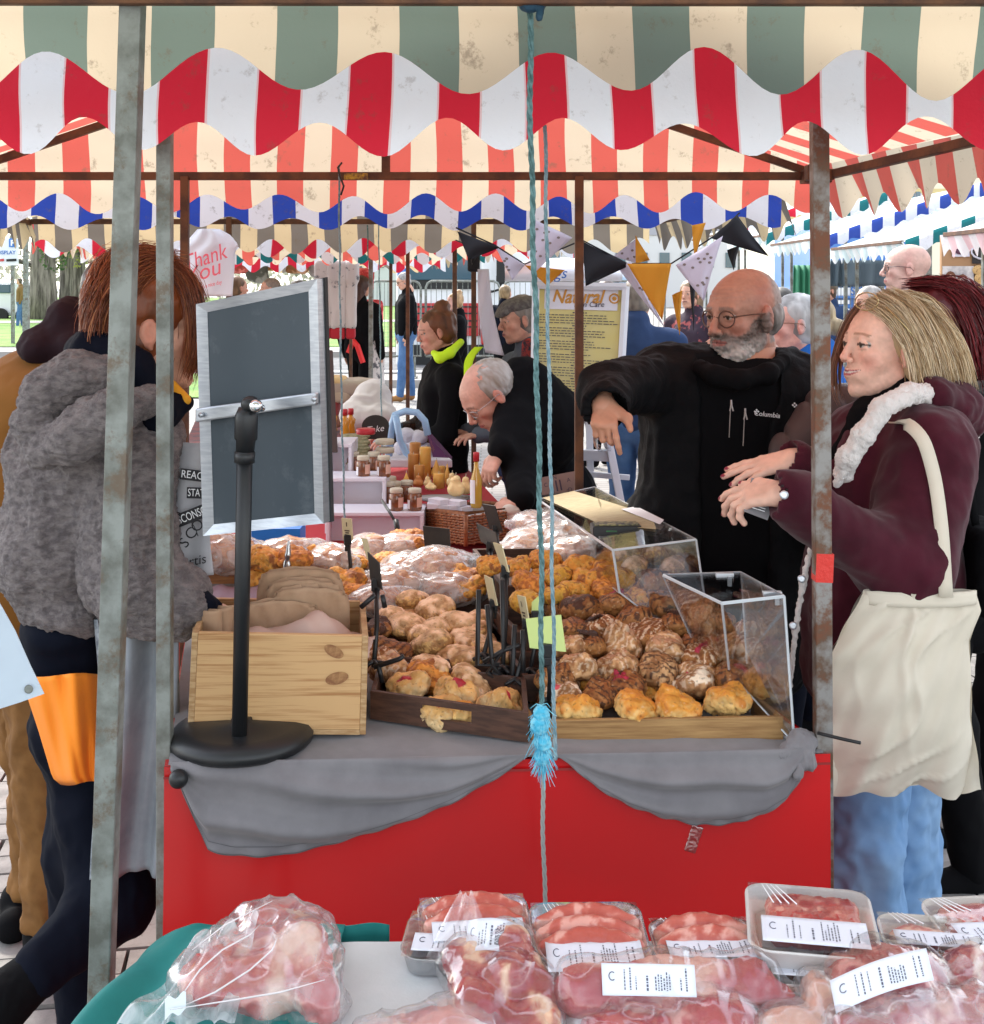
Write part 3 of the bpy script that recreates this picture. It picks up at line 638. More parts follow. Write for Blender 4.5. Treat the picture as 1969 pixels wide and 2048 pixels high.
for a, b, c, d in ((A0, i0, i3, A3), (i1, A1, A2, i2)):
    q = MB(); q.hexa([a, b, b+dp, a+dp, d, c, c+dp, d+dp]); q.ob('side_panel', m_pend, bt, bevel=.0015)
q = MB(); q.hexa([i0, i1, i1+dp, i0+dp, i0+up_, i1+up_, i1+dp+up_, i0+dp+up_]); q.ob('bottom_panel', m_pend, bt)
q = MB(); q.slab(i0+dp+up_, i1+dp+up_, i2+dp, i3+dp, .012); q.ob('back_panel', m_pine, bt)
for u, v, rx, rz, an in ((668, 1303, .019, .010, .5), (674, 1357, .021, .011, -.25)):
    c = P(u, v, bxY-.0015); b = MB()
    for k, (s_, mm) in enumerate(((1, 0), (.62, 1), (.25, 0))):
        b.add([c+Vector((math.cos(a)*rx*s_*math.cos(an)-math.sin(a)*rz*s_*math.sin(an), -.0004*k, -(math.cos(a)*rx*s_*math.sin(an)+math.sin(a)*rz*s_*math.cos(an)))) for a in np.linspace(0, 6.28, 20)[:-1]], [tuple(range(19))])
    b.ob('knot', m_knot, front)
def paper_bag(u, v, Y, w, h, lean, rz, label, name='paper_bag', hole=False):
    t = thing(name, label, 'paper bag', P(u, v, Y), 'kraft paper bags in the pine box')
    c = P(u, v, Y); Mz = Matrix.Rotation(rz, 3, 'Z')@Matrix.Rotation(lean, 3, 'X'); b = MB()
    for s_, d in ((0, -.010), (1, .010)):
        b.grid(14, 14, lambda a, t_: c+Mz@Vector(((a-.5)*w*(1-.12*max(0, t_-.7)/.3*(1 if abs(a-.5) > .4 else 0)), d*math.sin(math.pi*a)**.4*(.4+t_*.6)+.003*math.sin(a*25+t_*9+s_*2+u), t_*h+(.012*math.sin(a*math.pi)-.012)*(t_ > .9))))
    b.ob('bag_sheet', m_kraft, t, smooth=True, solid=.0008)
    if hole:
        q = MB(); q.box(c+Mz@Vector((.01, -.0125, h*.42)), (w*.22, .001, .006), Mz); q.ob('handle_slot', m_dark, t)
    return t
paper_bag(603, 1300, 2.44, .17, .165, .10, .02, 'tallest kraft paper bag at the back of the pine box', hole=False)
paper_bag(612, 1300, 2.42, .155, .145, .14, -.05, 'kraft paper bag with octagonal folded mouth in front of the tallest')
paper_bag(622, 1300, 2.40, .15, .13, .16, .05, 'kraft paper bag with dark slot near the middle of the box', hole=True)
paper_bag(560, 1300, 2.38, .15, .10, .1, .1, 'low kraft paper bag leaning behind the black pole')
b = MB(); cc = P(600, 1280, 2.33)
def f(a, t):
    x = (a-.5)*.27; h_ = .062*math.exp(-((a-.62)/.22)**2)+.03*math.exp(-((a-.2)/.2)**2)
    return (cc.x+x, cc.y-.07+t*.13, cc.z-.01+h_*(1-(2*t-1)**2*.8)+.003*math.sin(a*30+t*14))
b.grid(40, 16, f); b.ob('wrapping_paper', mat('pinkish paper', (.50, .36, .31), .85, bump=.3, bscale=25, bdist=.004), smooth=True, solid=.001, label='crumpled pinkish brown wrapping paper on top of the pine box', cat='paper')
for k, (u, v) in enumerate(((415, 1245), (430, 1240), (448, 1232))):
    q = MB(); c = P(u, v+10, 2.30+.012*k); q.grid(6, 8, lambda a, t: c+Vector(((a-.5)*.055+.008*t*k, .006*math.sin(a*6+k), (t-.5)*.055+.006*a))); q.ob('paper_bag', m_kraft, smooth=True, solid=.001, label=['shortest folded kraft bag standing in the front corner of the pine box', 'folded kraft bag second from the grey fleece cuff', 'folded kraft bag touching the black pole'][k], cat='paper bag', group='kraft paper bags in the pine box')
# ---------------------------------------------------------------- pastries
m_past = mat('baked crust', (.5, .3, .1), .55, attr='Col', bump=.7, bscale=230, bdist=.0035, spec=.5)
GOLD, CRUMB, BRN, CHOC, PALE, WHT, RED, ORG = (.66, .27, .035), (.74, .47, .17), (.20, .06, .012), (.045, .014, .006), (.66, .42, .22), (.74, .62, .48), (.42, .015, .03), (.75, .26, .035)
def L3(a, b, t): t = np.clip(t, 0, 1)[:, None]; return np.asarray(a)*(1-t)+np.asarray(b)*t
def pastry(kind, seed):
    rs = np.random.RandomState(seed); c = lambda *a: np.array(a)
    prims = [ell((0, 0, .020), (.038, .036, .021))]
    for i in range(5): a = rs.uniform(0, 6.3); prims.append(ell((.020*math.cos(a), .020*math.sin(a), .022+rs.uniform(-.004, .012)), rs.uniform(.010, .020)))
    if kind in ('roll',): prims = [ell((0, 0, .022), (.046, .036, .024)), ell((.01, 0, .028), (.03, .028, .02))]
    if kind == 'half': prims = [ell((0, 0, .016), (.050, .032, .020)), ell((.012, .006, .022), (.03, .02, .014)), ell((0, 0, .0), (.06, .04, .006), sub=True)]
    if kind == 'slab':
        prims += [bx((rs.uniform(-.006, .006), 0, .047), (.020, .013, .003), .001, 1, M=eulM(rs.uniform(-.3, .3), rs.uniform(-.3, .3), rs.uniform(0, 3)), k=.001)]
    if kind == 'cherry': prims += [ell((.004, -.010, .040), (.011, .011, .009), 1, k=.001)]
    if kind in ('berry', 'whiteberry'):
        for i in range(9): a = rs.uniform(0, 6.3); r_ = rs.uniform(0, .013); prims.append(ell((r_*math.cos(a), r_*math.sin(a)-.008, .040+rs.uniform(-.002, .004)), rs.uniform(.003, .0055), 1, k=.001))
    if kind == 'fudge':
        for i in range(7): a = rs.uniform(0, 6.3); r_ = rs.uniform(.004, .024); prims.append(bx((r_*math.cos(a), r_*math.sin(a), .041-r_*.35), (.0055, .005, .005), .0015, 1, M=eulM(*rs.uniform(0, 3, 3)), k=.002))
    if kind == 'nut':
        for i in range(6): a = rs.uniform(3.4, 6); r_ = rs.uniform(.01, .03); prims.append(ell((r_*math.cos(a), r_*math.sin(a), .032), (.007, .006, .005), 1, k=.002))
    c1 = {'slab': CHOC, 'cherry': RED, 'berry': (.38, .02, .05), 'whiteberry': (.6, .08, .1), 'fudge': (.52, .26, .14), 'nut': (.68, .45, .22)}.get(kind, GOLD)
    def paint(V, col, N):
        n1 = fbm(V, 60, 3, seed); n2 = fbm(V, 170, 3, seed+3); t = (V[:, 2]-.018)/.02+n1*.35
        if kind == 'plain': base = L3(CRUMB, GOLD, t*1.1+n2*.5); base = L3(base, (.46, .16, .025), (n1-.1)*1.8*(t > .2))
        elif kind == 'cheese': base = L3(GOLD, (.75, .40, .08), n2*1.6+.4); base = L3(base, (.24, .08, .02), (n1+n2*.6-.15)*2)
        elif kind == 'orange': base = L3((.60, .24, .04), (.34, .10, .02), n2*1.5+.3)
        elif kind == 'yellow': base = L3((.66, .36, .05), (.30, .11, .02), np.maximum(n1+n2*.5, 0)*2)
        elif kind in ('roll', 'half'): base = L3((.40, .20, .07), PALE, t*.8+n2*.8); base = L3(base, (.80, .60, .44), (n1*.8+.0)*(N[:, 2] > .2)); base = L3(base, CRUMB, (n2 > .15)*(N[:, 2] < .45)*.8)
        elif kind == 'cherry': base = L3((.70, .50, .26), (.62, .34, .11), t+n2*.5)
        elif kind in ('drizzle', 'slab', 'choc', 'berry'): base = L3((.40, .18, .055), BRN, t*.6+n2*.7+.2)
        else: base = L3((.30, .13, .045), (.52, .30, .14), n2*.9+n1*.5+.4)
        if kind in ('drizzle', 'slab', 'berry', 'nut', 'fudge', 'whiteberry'):
            w_ = np.abs(np.sin(V[:, 0]*(270 if seed % 2 else 200)+n1*2.2+V[:, 1]*(90 if seed % 2 else -150))); msk = ((w_ > .9-.08*n2)*(t > .1+.3*n2)).astype(float)
            base = L3(base, (.66, .50, .36) if kind in ('fudge', 'whiteberry') or seed % 3 == 0 else CHOC, msk*(.75 if kind in ('fudge', 'whiteberry') else .9))
        if kind == 'choc': base = L3(base, CHOC, ((n1+t*.5) > .45)*.95)
        if kind == 'whiteberry': base = L3(base, WHT, (n1+n2*.5 > .1)*(t > .4)*.9)
        n3 = fbm(V, 330, 2, seed+8); base = base*(1.1+.32*np.clip(n1*1.2, -.7, .8))[:, None]; base[n3 > .8] *= .5; base[n3 < -.85] = base[n3 < -.85]*.6+np.array((.75, .6, .42))*.4
        m = (np.abs(col-np.array(c1)).sum(1) < 1e-6)
        base[m] = np.array(c1)*(1+.3*n2[m][:, None]) if kind != 'plain' else base[m]
        return base
    pal = [(.123, .456, .789), c1]
    amp = .0035 if kind in ('cheese', 'orange', 'plain', 'fudge', 'cherry') else .0025
    crk = .0045 if kind in ('plain', 'cheese', 'cherry', 'orange', 'half') else .002
    return sdf('scone', prims, .0026, .010, disp=lambda V, N: amp*fbm(V, 75, 4, seed)*(1 if kind != 'roll' else .6)-crk*np.clip(1-np.abs(vn(V*np.array([1, 1, .6]), 42, seed+9))*7, 0, 1)*(N[:, 2] < .75)+.0012*vn(V, 420, seed), pal=pal, paint=paint)
KIN = {}
def pm(kind, i=0):
    key = (kind, i % 3)
    if key not in KIN: KIN[key] = pastry(kind, sum(map(ord, kind)) % 97+i % 3*7); KIN[key].materials.append(m_past)
    return KIN[key]
DESC = dict(plain='golden plain scone', cheese='browned cheese scone', orange='orange crusted cheese scone', yellow='yellow glazed scone', roll='flour dusted bread roll', half='crumbly split roll', cherry='scone with a glazed cherry on top', drizzle='chocolate drizzled scone', slab='scone topped with a chocolate slab', choc='chocolate topped scone', berry='scone topped with red berries', whiteberry='white iced scone with red berries', fudge='iced scone with fudge pieces', nut='drizzled scone with nuts')
seen = {}
def item(kind, u, v, Y, where, sc=1.0, tilt=.35, cat='scone'):
    seen[kind] = seen.get(kind, 0)+1; me = pm(kind, seen[kind])
    o = bpy.data.objects.new('bread_roll' if kind in ('roll', 'half') else 'scone', me); link(o); p = P(u, v, Y); p.z -= .02*sc
    o.location = p; o.rotation_euler = (NR.uniform(-.2, tilt), NR.uniform(-tilt, tilt), NR.uniform(0, 6.28) if kind != 'cherry' else NR.uniform(-.5, .5)); o.scale = (sc*NR.uniform(.94, 1.07), sc*NR.uniform(.94, 1.07), sc*NR.uniform(.9, 1.15))
    WL[o.name] = p
    o['label'] = (DESC[kind]+' '+where).strip(); o['category'] = 'bread roll' if kind in ('roll', 'half') else 'scone'
    o['group'] = 'scones and rolls heaped on the bakery table'
    return o
Yr = lambda v: float(np.interp(v, [1060, 1100, 1150, 1200, 1250, 1300, 1345, 1400, 1420], [3.12, 2.95, 2.78, 2.66, 2.56, 2.47, 2.40, 2.32, 2.30]))
Yl = lambda v: float(np.interp(v, [1075, 1101, 1143, 1207, 1257, 1310, 1348, 1390, 1430], [3.35, 3.22, 3.04, 2.82, 2.68, 2.55, 2.47, 2.37, 2.30]))
RT = [('plain', 1156, 1415, 'first from the blue rope in the front row', 1.12), ('plain', 1263, 1410, 'second from the blue rope in the front row', 1.14), ('plain', 1349, 1404, 'third from the blue rope in the front row', 1.12), ('plain', 1457, 1395, 'last of the front row beside the acrylic panel', 1.14),
 ('whiteberry', 1122, 1392, 'just above the first front scone', 1.05), ('berry', 1256, 1370, 'leaning above the second front scone', 1.1), ('whiteberry', 1390, 1372, 'between two plain front scones', 1.1), ('berry', 1462, 1357, 'at the end above the last front scone', 1.1), ('drizzle', 1205, 1385, 'half hidden between the first two front scones', 1.0),
 ('fudge', 1154, 1340, 'in the second tray next to the blue rope', 1.12), ('fudge', 1246, 1334, 'with dark middle in the second tray', 1.12), ('nut', 1315, 1340, 'with black chocolate lines in the second tray', 1.12), ('nut', 1392, 1345, 'lying low at the end of the second tray', 1.05), ('berry', 1403, 1318, 'pushed against the acrylic in the second tray', 1.05), ('drizzle', 1110, 1362, 'at the rope end of the second tray', 1.0),
 ('fudge', 1237, 1290, 'with an orange sweet on its crown', 1.15), ('fudge', 1326, 1296, 'with a white icing streak down its face', 1.15), ('slab', 1403, 1289, 'near the sloping acrylic in the third row', 1.12), ('fudge', 1143, 1303, 'in the third row beside the rope', 1.05), ('slab', 1183, 1298, 'in the third row with small tilted slab', 1.0), ('drizzle', 1285, 1275, 'wedged between the two biggest fudge scones', 1.0),
 ('drizzle', 1148, 1262, 'in the fourth row beside the green card', 1.05), ('slab', 1205, 1254, 'in the fourth row with long slab', 1.0), ('drizzle', 1272, 1244, 'in the fourth row facing the camera', 1.05), ('drizzle', 1305, 1258, 'in the fourth row lying low', 1.0), ('slab', 1353, 1255, 'closing the fourth row at the acrylic', 1.0),
 ('choc', 1163, 1212, 'with chips in the fifth row', 1.15), ('berry', 1232, 1212, 'in the fifth row with dark berries', 1.15), ('drizzle', 1325, 1212, 'beneath the dark chocolate domed one', 1.15), ('cheese', 1277, 1205, 'in the fifth row behind the berries', 1.0), ('choc', 1312, 1175, 'standing highest at the acrylic edge', 1.2),
 ('yellow', 1119, 1190, 'beside the rope in the sixth row', .95), ('cheese', 1148, 1182, 'in the sixth row', 1.0), ('orange', 1212, 1182, 'in the sixth row', 1.0), ('cheese', 1183, 1168, 'sitting between rows six and seven', 1.0), ('yellow', 1119, 1152, 'beside the rope in the seventh row', .95), ('cheese', 1162, 1140, 'standing upright near the top of the heap', 1.15), ('cheese', 1203, 1148, 'near the top of the heap', 1.0), ('yellow', 1237, 1155, 'near the top of the heap beside the acrylic', 1.15),
 ('cheese', 1090, 1126, 'behind the two ropes', 1.05), ('cheese', 1034, 1134, 'darker and to the rope side at the back', 1.0), ('orange', 1055, 1170, 'between rope and black price holders', 1.05), ('cheese', 985, 1130, 'behind the black price holders', .9), ('yellow', 1050, 1200, 'under the orange one by the rope', 1.0),
 ('half', 1273, 1130, 'leaning inside the far acrylic box', 1.0), ('half', 1262, 1106, 'at the back inside the far acrylic box', 1.0), ('half', 1312, 1112, 'propped against the far acrylic panel', 1.0), ('half', 1350, 1130, 'in the far corner of the acrylic box', 1.0),
 ('drizzle', 1400, 1235, 'behind the side panel in the top row', 1.0), ('slab', 1446, 1248, 'behind the side panel in the second row', 1.0), ('choc', 1440, 1292, 'behind the side panel in the middle', 1.05), ('drizzle', 1486, 1300, 'added for the reflection close to the outer sheet', 1.0), ('drizzle', 1510, 1345, 'added for the reflection low at the outer sheet', 1.0), ('choc', 1372, 1205, 'behind the side panel nearest the domed one', 1.0), ('slab', 1500, 1262, 'added for the reflection high in the side panel', 1.0)]  # outer dark scones behind the panel added in place of its reflections
for k, (kd, u, v, wh, sc) in enumerate(RT): item(kd, u, v+(9 if k < 4 else 0), Yr(v)-(.035 if k < 4 else 0), wh, sc)
LT = [('cherry', 825, 1374, 'at the back of the low dark tray', 1.15), ('cherry', 918, 1392, 'in the middle of the low dark tray', 1.2), ('cherry', 992, 1416, 'in the near corner of the low dark tray', 1.15), ('cherry', 880, 1425, 'showing through the tray handle slot', 1.1), ('plain', 912, 1432, 'showing through the tray handle slot', 1.0), ('orange', 852, 1352, 'folded like a pasty in the low dark tray', 1.25), ('half', 862, 1336, 'propped behind the folded one', 1.2), ('half', 940, 1362, 'flat beside the black clamp', 1.15),
 ('drizzle', 774, 1302, 'beside the pine box under the black holder', 1.15), ('fudge', 780, 1345, 'beside the pine box near the tray corner', 1.15), ('choc', 761, 1262, 'touching the pine box corner', 1.0), ('drizzle', 757, 1325, 'squeezed between box and tray', 1.0),
 ('roll', 827, 1203, 'highest of the flour dusted heap', 1.0), ('roll', 872, 1224, 'with a browned face in the flour dusted heap', 1.1), ('roll', 815, 1252, 'roundest, in front of the heap', 1.05), ('roll', 783, 1236, 'at the holder side of the heap', .95), ('roll', 918, 1252, 'at the rope side of the heap', 1.1), ('half', 945, 1262, 'in the heap with orange crumb', 1.1), ('roll', 868, 1290, 'lowest in the middle tray', 1.15), ('half', 936, 1283, 'smooth topped in the middle tray', 1.15), ('half', 925, 1310, 'largest, along the middle tray edge', 1.35), ('roll', 846, 1276, 'tucked behind the lowest roll', 1.0), ('roll', 872, 1262, 'in the dark gap of the heap', .9), ('roll', 975, 1305, 'beside the holder clamps', 1.0),
 ('cheese', 690, 1170, 'behind the box corner', 1.2), ('cheese', 712, 1130, 'among the wrapped loaves', 1.0), ('orange', 700, 1190, 'by the tall bag', 1.0), ('cheese', 530, 1122, 'just past the black pole', 1.3), ('orange', 590, 1118, 'under the chalkboard', 1.3), ('cheese', 640, 1128, 'under the chalkboard end', 1.3), ('cheese', 520, 1165, 'behind the tall paper bags', 1.3), ('orange', 548, 1180, 'lower behind the tall paper bags', 1.2), ('cheese', 770, 1130, 'peeping between wrapped loaves', 1.0),
 ('orange', 800, 1078, 'at the very back of the table', 1.2), ('orange', 822, 1088, 'in the rear orange heap', 1.2), ('orange', 838, 1098, 'closing the rear orange heap', 1.0), ('orange', 748, 1088, 'behind the wrapped loaves', 1.0), ('cheese', 930, 1160, 'behind the biggest wrapped loaf', 1.1), ('cheese', 948, 1175, 'beneath the price holders', 1.1)]
for kd, u, v, wh, sc in LT: item(kd, u, v, Yl(v) if u > 600 or v > 1200 else 2.95, wh, sc)
for k in range(70):
    v = NR.uniform(1130, 1385); lo_ = np.interp(v, [1130, 1250, 1385], [1040, 1130, 1110]); hi_ = np.interp(v, [1130, 1250, 1385], [1240, 1400, 1500]); u = NR.uniform(lo_, hi_)
    o = item(['drizzle', 'choc', 'slab', 'cheese', 'fudge'][k % 5] if v > 1200 else ['cheese', 'yellow', 'orange'][k % 3], u, v+16, Yr(v)+.03, '', .95); o['label'] = DESC[['drizzle', 'choc', 'slab', 'cheese', 'fudge'][k % 5] if v > 1200 else ['cheese', 'yellow', 'orange'][k % 3]]+' wedged low in the '+['back', 'upper', 'middle', 'lower', 'front'][min(4, int((v-1130)/51))]+' gaps, '+['rope side', 'centre', 'acrylic side'][min(2, int(3*(u-lo_)/(hi_-lo_)))]
for k in range(24):
    v = NR.uniform(1215, 1300); u = NR.uniform(np.interp(v, [1215, 1300], [790, 850]), 965); o = item(['roll', 'half', 'roll'][k % 3], u, v+18, Yl(v)+.03, '', .95); o['label'] = 'buried '+DESC[['roll', 'half', 'roll'][k % 3]]+' in the '+['rear', 'middle', 'front'][min(2, int((v-1215)/29))]+' of the floury heap, '+['box side', 'centre', 'clamp side'][min(2, max(0, int((u-790)/60)))]
# display steps underneath so that nothing floats
m_walnut = mat('dark stained wood', (.095, .042, .026), .5, col2=(.05, .022, .014), nscale=6, stretch=(1.5, 6, 18), bump=.25, bscale=80)
m_oak = mat('oiled oak', (.42, .245, .095), .55, col2=(.24, .12, .04), nscale=7, stretch=(1.2, 4, 22), nlo=.35, nhi=.65, bump=.3, bscale=90)
def tray(label, fl, fr_, back, h, t=.010, m=m_walnut, hole=None, floor=True):
    """fl, fr_: bottom front corners; back: vector to the back"""
    fl, fr_, back = Vector(fl), Vector(fr_), Vector(back); U = Vector((0, 0, h)); tr = thing('wooden_tray', label, 'tray', (fl+fr_)/2+back/2)
    bl, br = fl+back, fr_+back; xd = (fr_-fl).normalized()*t; yd = back.normalized()*t
    if hole:
        a0, a1, z0, z1 = hole; q = MB(); W = fr_-fl
        for p0, p1, q0, q1 in ((0, a0, 0, 1), (a1, 1, 0, 1), (a0, a1, 0, z0), (a0, a1, z1, 1)):
            a = fl+W*p0+U*q0; b = fl+W*p1+U*q0; q.hexa([a, b, b+yd, a+yd]+[x+U*(q1-q0) for x in (a, b, b+yd, a+yd)])
        q.ob('front_panel', m, tr)
    else:
        q = MB(); q.hexa([fl, fr_, fr_+yd, fl+yd]+[x+U for x in (fl, fr_, fr_+yd, fl+yd)]); q.ob('front_panel', m, tr, bevel=.0015)
    for a, b in ((fl+yd, bl), (fr_+yd-xd, br-xd)):
        q = MB(); q.hexa([a, a+xd, b+xd, b]+[x+U for x in (a, a+xd, b+xd, b)]); q.ob('side_panel', m, tr, bevel=.0015)
    q = MB(); q.hexa([bl-yd+xd, br-yd-xd, br-xd, bl+xd]+[x+U for x in (bl-yd+xd, br-yd-xd, br-xd, bl+xd)]); q.ob('back_panel', m, tr)
    q = MB(); q.hexa([x+Vector((0, 0, .002)) for x in (fl+xd+yd, fr_-xd+yd, br-xd-yd, bl+xd-yd)]+[x+Vector((0, 0, .008)) for x in (fl+xd+yd, fr_-xd+yd, br-xd-yd, bl+xd-yd)]); q.ob('tray_floor', m, tr)
    return tr
tray('oak tray with low front board in front of the plain scones', P(1062, 1500, 2.225), P(1568, 1492, 2.235), (-.035, .20, 0), .052, m=m_oak)
tray('low dark tray with a handle slot holding cherry scones', P(741, 1438, 2.32), P(1058, 1486, 2.20), (.0, .20, 0), .052, hole=(.34, .65, .35, .78))
q = MB(); q.lathe([(0, 0), (.1, 0)], (0, 0, 0), 3)
tray('dark tray holding the flour dusted rolls', (-.215, 2.535, .80), (.02, 2.50, .80), (-.06, .34, 0), .045)
tray('dark tray at the back below the price holders', (-.19, 2.95, .80), (.10, 2.93, .80), (-.08, .45, 0), .07)
tray('dark tray under the fudge scones', (.06, 2.40, .80), (.42, 2.42, .80), (-.03, .16, 0), .05)
tray('dark tray under the chocolate scones', (.05, 2.58, .84), (.40, 2.60, .84), (-.05, .2, 0), .045)
tray('dark tray under the browned cheese scones', (.02, 2.80, .88), (.36, 2.82, .88), (-.07, .4, 0), .045)
tray('orange brown tray of wrapped bread behind the chalkboard', P(396, 1168, 2.95), P(560, 1168, 2.95), (-.03, .25, 0), .04, m=mat('orange wood', (.36, .15, .05), .5, col2=(.22, .08, .03), nscale=8, stretch=(1, 3, 14)))
tray('dark tray under the wrapped loaves', (-.36, 2.95, .82), (-.1, 2.9, .82), (-.09, .42, 0), .04)
for k, (x, y, w_, d_, z0, z1) in enumerate(((.19, 2.67, .17, .09, TZ+.012, .835), (.17, 3.02, .17, .18, TZ+.012, .875), (-.29, 3.12, .17, .16, TZ+.012, .815), (-.60, 3.1, .14, .12, TZ+.012, .86))):
    q = MB(); q.box((x, y, (z0+z1)/2), (w_, d_, (z1-z0)/2)); q.ob('display_riser', m_dark, label=['black riser block under the chocolate scones', 'black riser block under the cheese scones', 'black riser block under the wrapped loaves', 'black riser block behind the chalkboard'][k], cat='riser')
# ---------------------------------------------------------------- wrapped loaves
m_film = film('clear bag', (1, 1, 1), .08, .22, .30)
def wrapped(u, v, Y, w, h, rz, tilt, kind, label, sc=1.0):
    c = P(u, v, Y); t = thing('wrapped_loaf', label, 'wrapped bread', c, 'bread wrapped in clear bags'); M = eulM(tilt, 0, rz)
    prims = [ell(c, (w*.42, h*.75, h*.40), 0, M), ell(c+Vector((M@np.array([w*.1, 0, h*.12])).tolist()), (w*.3, h*.6, h*.36), 0, M)]
    ob('loaf', sdf('loaf', prims, .005, .02, disp=lambda V, N: .004*fbm(V, 60, 3, int(u)), pal=[GOLD], paint=lambda V, col, N: L3((.33, .13, .055), (.60, .36, .2), fbm(V, 70, 3, int(v))*1.2+.3)), m_past, t)
    prims = [ell(c, (w*.5, h*.9, h*.5), 0, M), cap(c+Vector((M@np.array([-w*.4, 0, 0])).tolist()), c+Vector((M@np.array([-w*.68, -.01, .01])).tolist()), h*.3, .008), cap(c+Vector((M@np.array([w*.4, 0, 0])).tolist()), c+Vector((M@np.array([w*.6, .01, .0])).tolist()), h*.36, .02)]
    ob('bag', sdf('bag', prims, .005, .02, disp=lambda V, N: .006*ridge(V@M*np.array([.5, 1, 1]), 42, 3, int(u) % 20)), m_film, t)
for a in ((801, 1098, 3.24, .15, .07, .3, .2, 0, 'wrapped flat loaf at the back of the heap'), (812, 1142, 3.04, .15, .075, -.6, .3, 0, 'wrapped loaf lying slantwise in the middle of the heap'), (876, 1138, 3.02, .17, .085, .45, .35, 0, 'biggest wrapped loaf with a glossy pointed bag'), (900, 1176, 2.95, .17, .07, -.15, .2, 0, 'wrapped loaf with an open crumpled bag end over the rolls'), (785, 1168, 2.96, .15, .07, -.3, .2, 0, 'wrapped loaf against the black price flag'), (742, 1100, 3.22, .12, .07, .5, .2, 0, 'wrapped loaf at the far end near the yellow tag'), (716, 1125, 3.15, .12, .06, 1.2, .2, 0, 'small wrapped loaf by the cheese scones'), (755, 1200, 2.85, .12, .06, .3, .2, 0, 'wrapped loaf half under the black price flag'),
          (435, 1105, 2.98, .13, .09, 1.2, .3, 0, 'wrapped loaf standing behind the chalkboard edge'), (470, 1108, 3.02, .11, .08, .5, .2, 0, 'wrapped loaf partly behind the black pole'), (575, 1100, 3.1, .12, .06, .3, .1, 0, 'wrapped loaf below the blue box'), (655, 1120, 3.08, .13, .07, -.7, .2, 0, 'wrapped loaf leaning by the white risers'), (610, 1105, 3.12, .1, .06, .9, .1, 0, 'wrapped loaf just under the chalkboard corner'),
          (1058, 1092, 3.3, .13, .08, .4, .2, 0, 'wrapped white roll behind the rope'), (1150, 1105, 3.1, .13, .07, -.3, .2, 0, 'wrapped white roll near the far acrylic box'), (1098, 1072, 3.4, .14, .07, .1, .2, 0, 'wrapped white roll at the back near the rope'), (1030, 1115, 3.25, .1, .07, .9, .2, 0, 'wrapped white roll next to the price holders'), (1120, 1085, 3.3, .1, .07, -.9, .2, 0, 'small wrapped roll between two larger ones'), (1065, 1050, 3.55, .11, .07, .2, .2, 0, 'farthest wrapped white roll beside the basket')):
    wrapped(*a)
# ---------------------------------------------------------------- acrylic guards
m_acr = film('clear acrylic', (.97, .98, .99), .07, .03); m_edge = mat('acrylic edge', (.75, .8, .85), .15, trans=.3, spec=.8)
def sheet(parent, pts, t=.003, edges=True, name='acrylic_panel'):
    pts = [Vector(p) for p in pts]; q = MB(); n = (pts[1]-pts[0]).cross(pts[-1]-pts[0]).normalized()*t; q.prism(pts, n); q.ob(name, m_acr, parent)
    if edges:
        q = MB()
        for i in range(len(pts)): q.tube([pts[i]+n*.5, pts[(i+1) % len(pts)]+n*.5], .0019, 5)
        q.ob('panel_edge', m_edge, parent)
g1 = thing('acrylic_guard', 'nearer clear acrylic sneeze guard at the end of the scone display', 'sneeze guard', P(1575, 1475, 2.22))
a, b_, c, d = P(1445, 1207, 2.22), P(1568, 1193, 2.22), P(1482, 1146, 2.42), P(1328, 1151, 2.42)
sheet(g1, [a, b_, c, d]); bb = P(1588, 1474, 2.21); bb.z = TZ+.012
sheet(g1, [b_, bb, P(1500, 1440, 2.36), c]); sheet(g1, [a, P(1460, 1345, 2.36), bb, b_]); sheet(g1, [d, P(1410, 1330, 2.5), P(1460, 1345, 2.36), a])
for u, v, Y in ((1545, 1187, 2.25), (1450, 1150, 2.4)):
    q = MB(); q.box(P(u, v, Y), (.017, .006, .004)); q.box(P(u+10, v+12, Y-.01), (.004, .003, .010)); q.ob('hinge_clip', m_edge, g1, bevel=.001)
g2 = thing('acrylic_guard', 'farther clear acrylic sneeze guard with paper and a black box on top', 'sneeze guard', P(1400, 1160, 2.65))
a, b_, c, d = P(1227, 1101, 2.62), P(1392, 1080, 2.66), P(1190, 975, 3.55), P(1078, 1000, 3.5)
b2 = P(1412, 1150, 2.62)
sheet(g2, [a, b_, c, d]); sheet(g2, [b_, P(1428, 1330, 2.56), P(1215, 1200, 3.5), c]); sheet(g2, [a, P(1240, 1185, 2.62), P(1428, 1330, 2.56), b_]); sheet(g2, [d, P(1085, 1060, 3.5), P(1240, 1185, 2.62), a])
def onplate(s_, t_, d_=.006): return a.lerp(b_, s_).lerp(d.lerp(c, s_), t_)+Vector((0, 0, d_))
q = MB(); q.prism([onplate(.05, .98), onplate(.6, .98), onplate(.98, .35), onplate(.75, .16), onplate(.25, .34)], (0, 0, .0008)); q.ob('reflection_and_paper_sheet', mat('yellow paper', (.44, .37, .22), .8, col2=(.34, .28, .16), nscale=40, stretch=(1, 6, 1)), label='yellowish reflection painted as a sheet on top of the farther acrylic guard', cat='notice')  # wood-like reflection on the plate, painted as a yellow sheet
q = MB(); q.prism([onplate(.75, .5, .009), onplate(.98, .5, .009), onplate(.99, .25, .009), onplate(.86, .2, .009)], (0, 0, .0008)); q.ob('reflection_and_paper_sheet', mat('white paper', (.75, .76, .8), .8), label='small white paper sheet on the acrylic guard beside the yellow reflection', cat='notice')
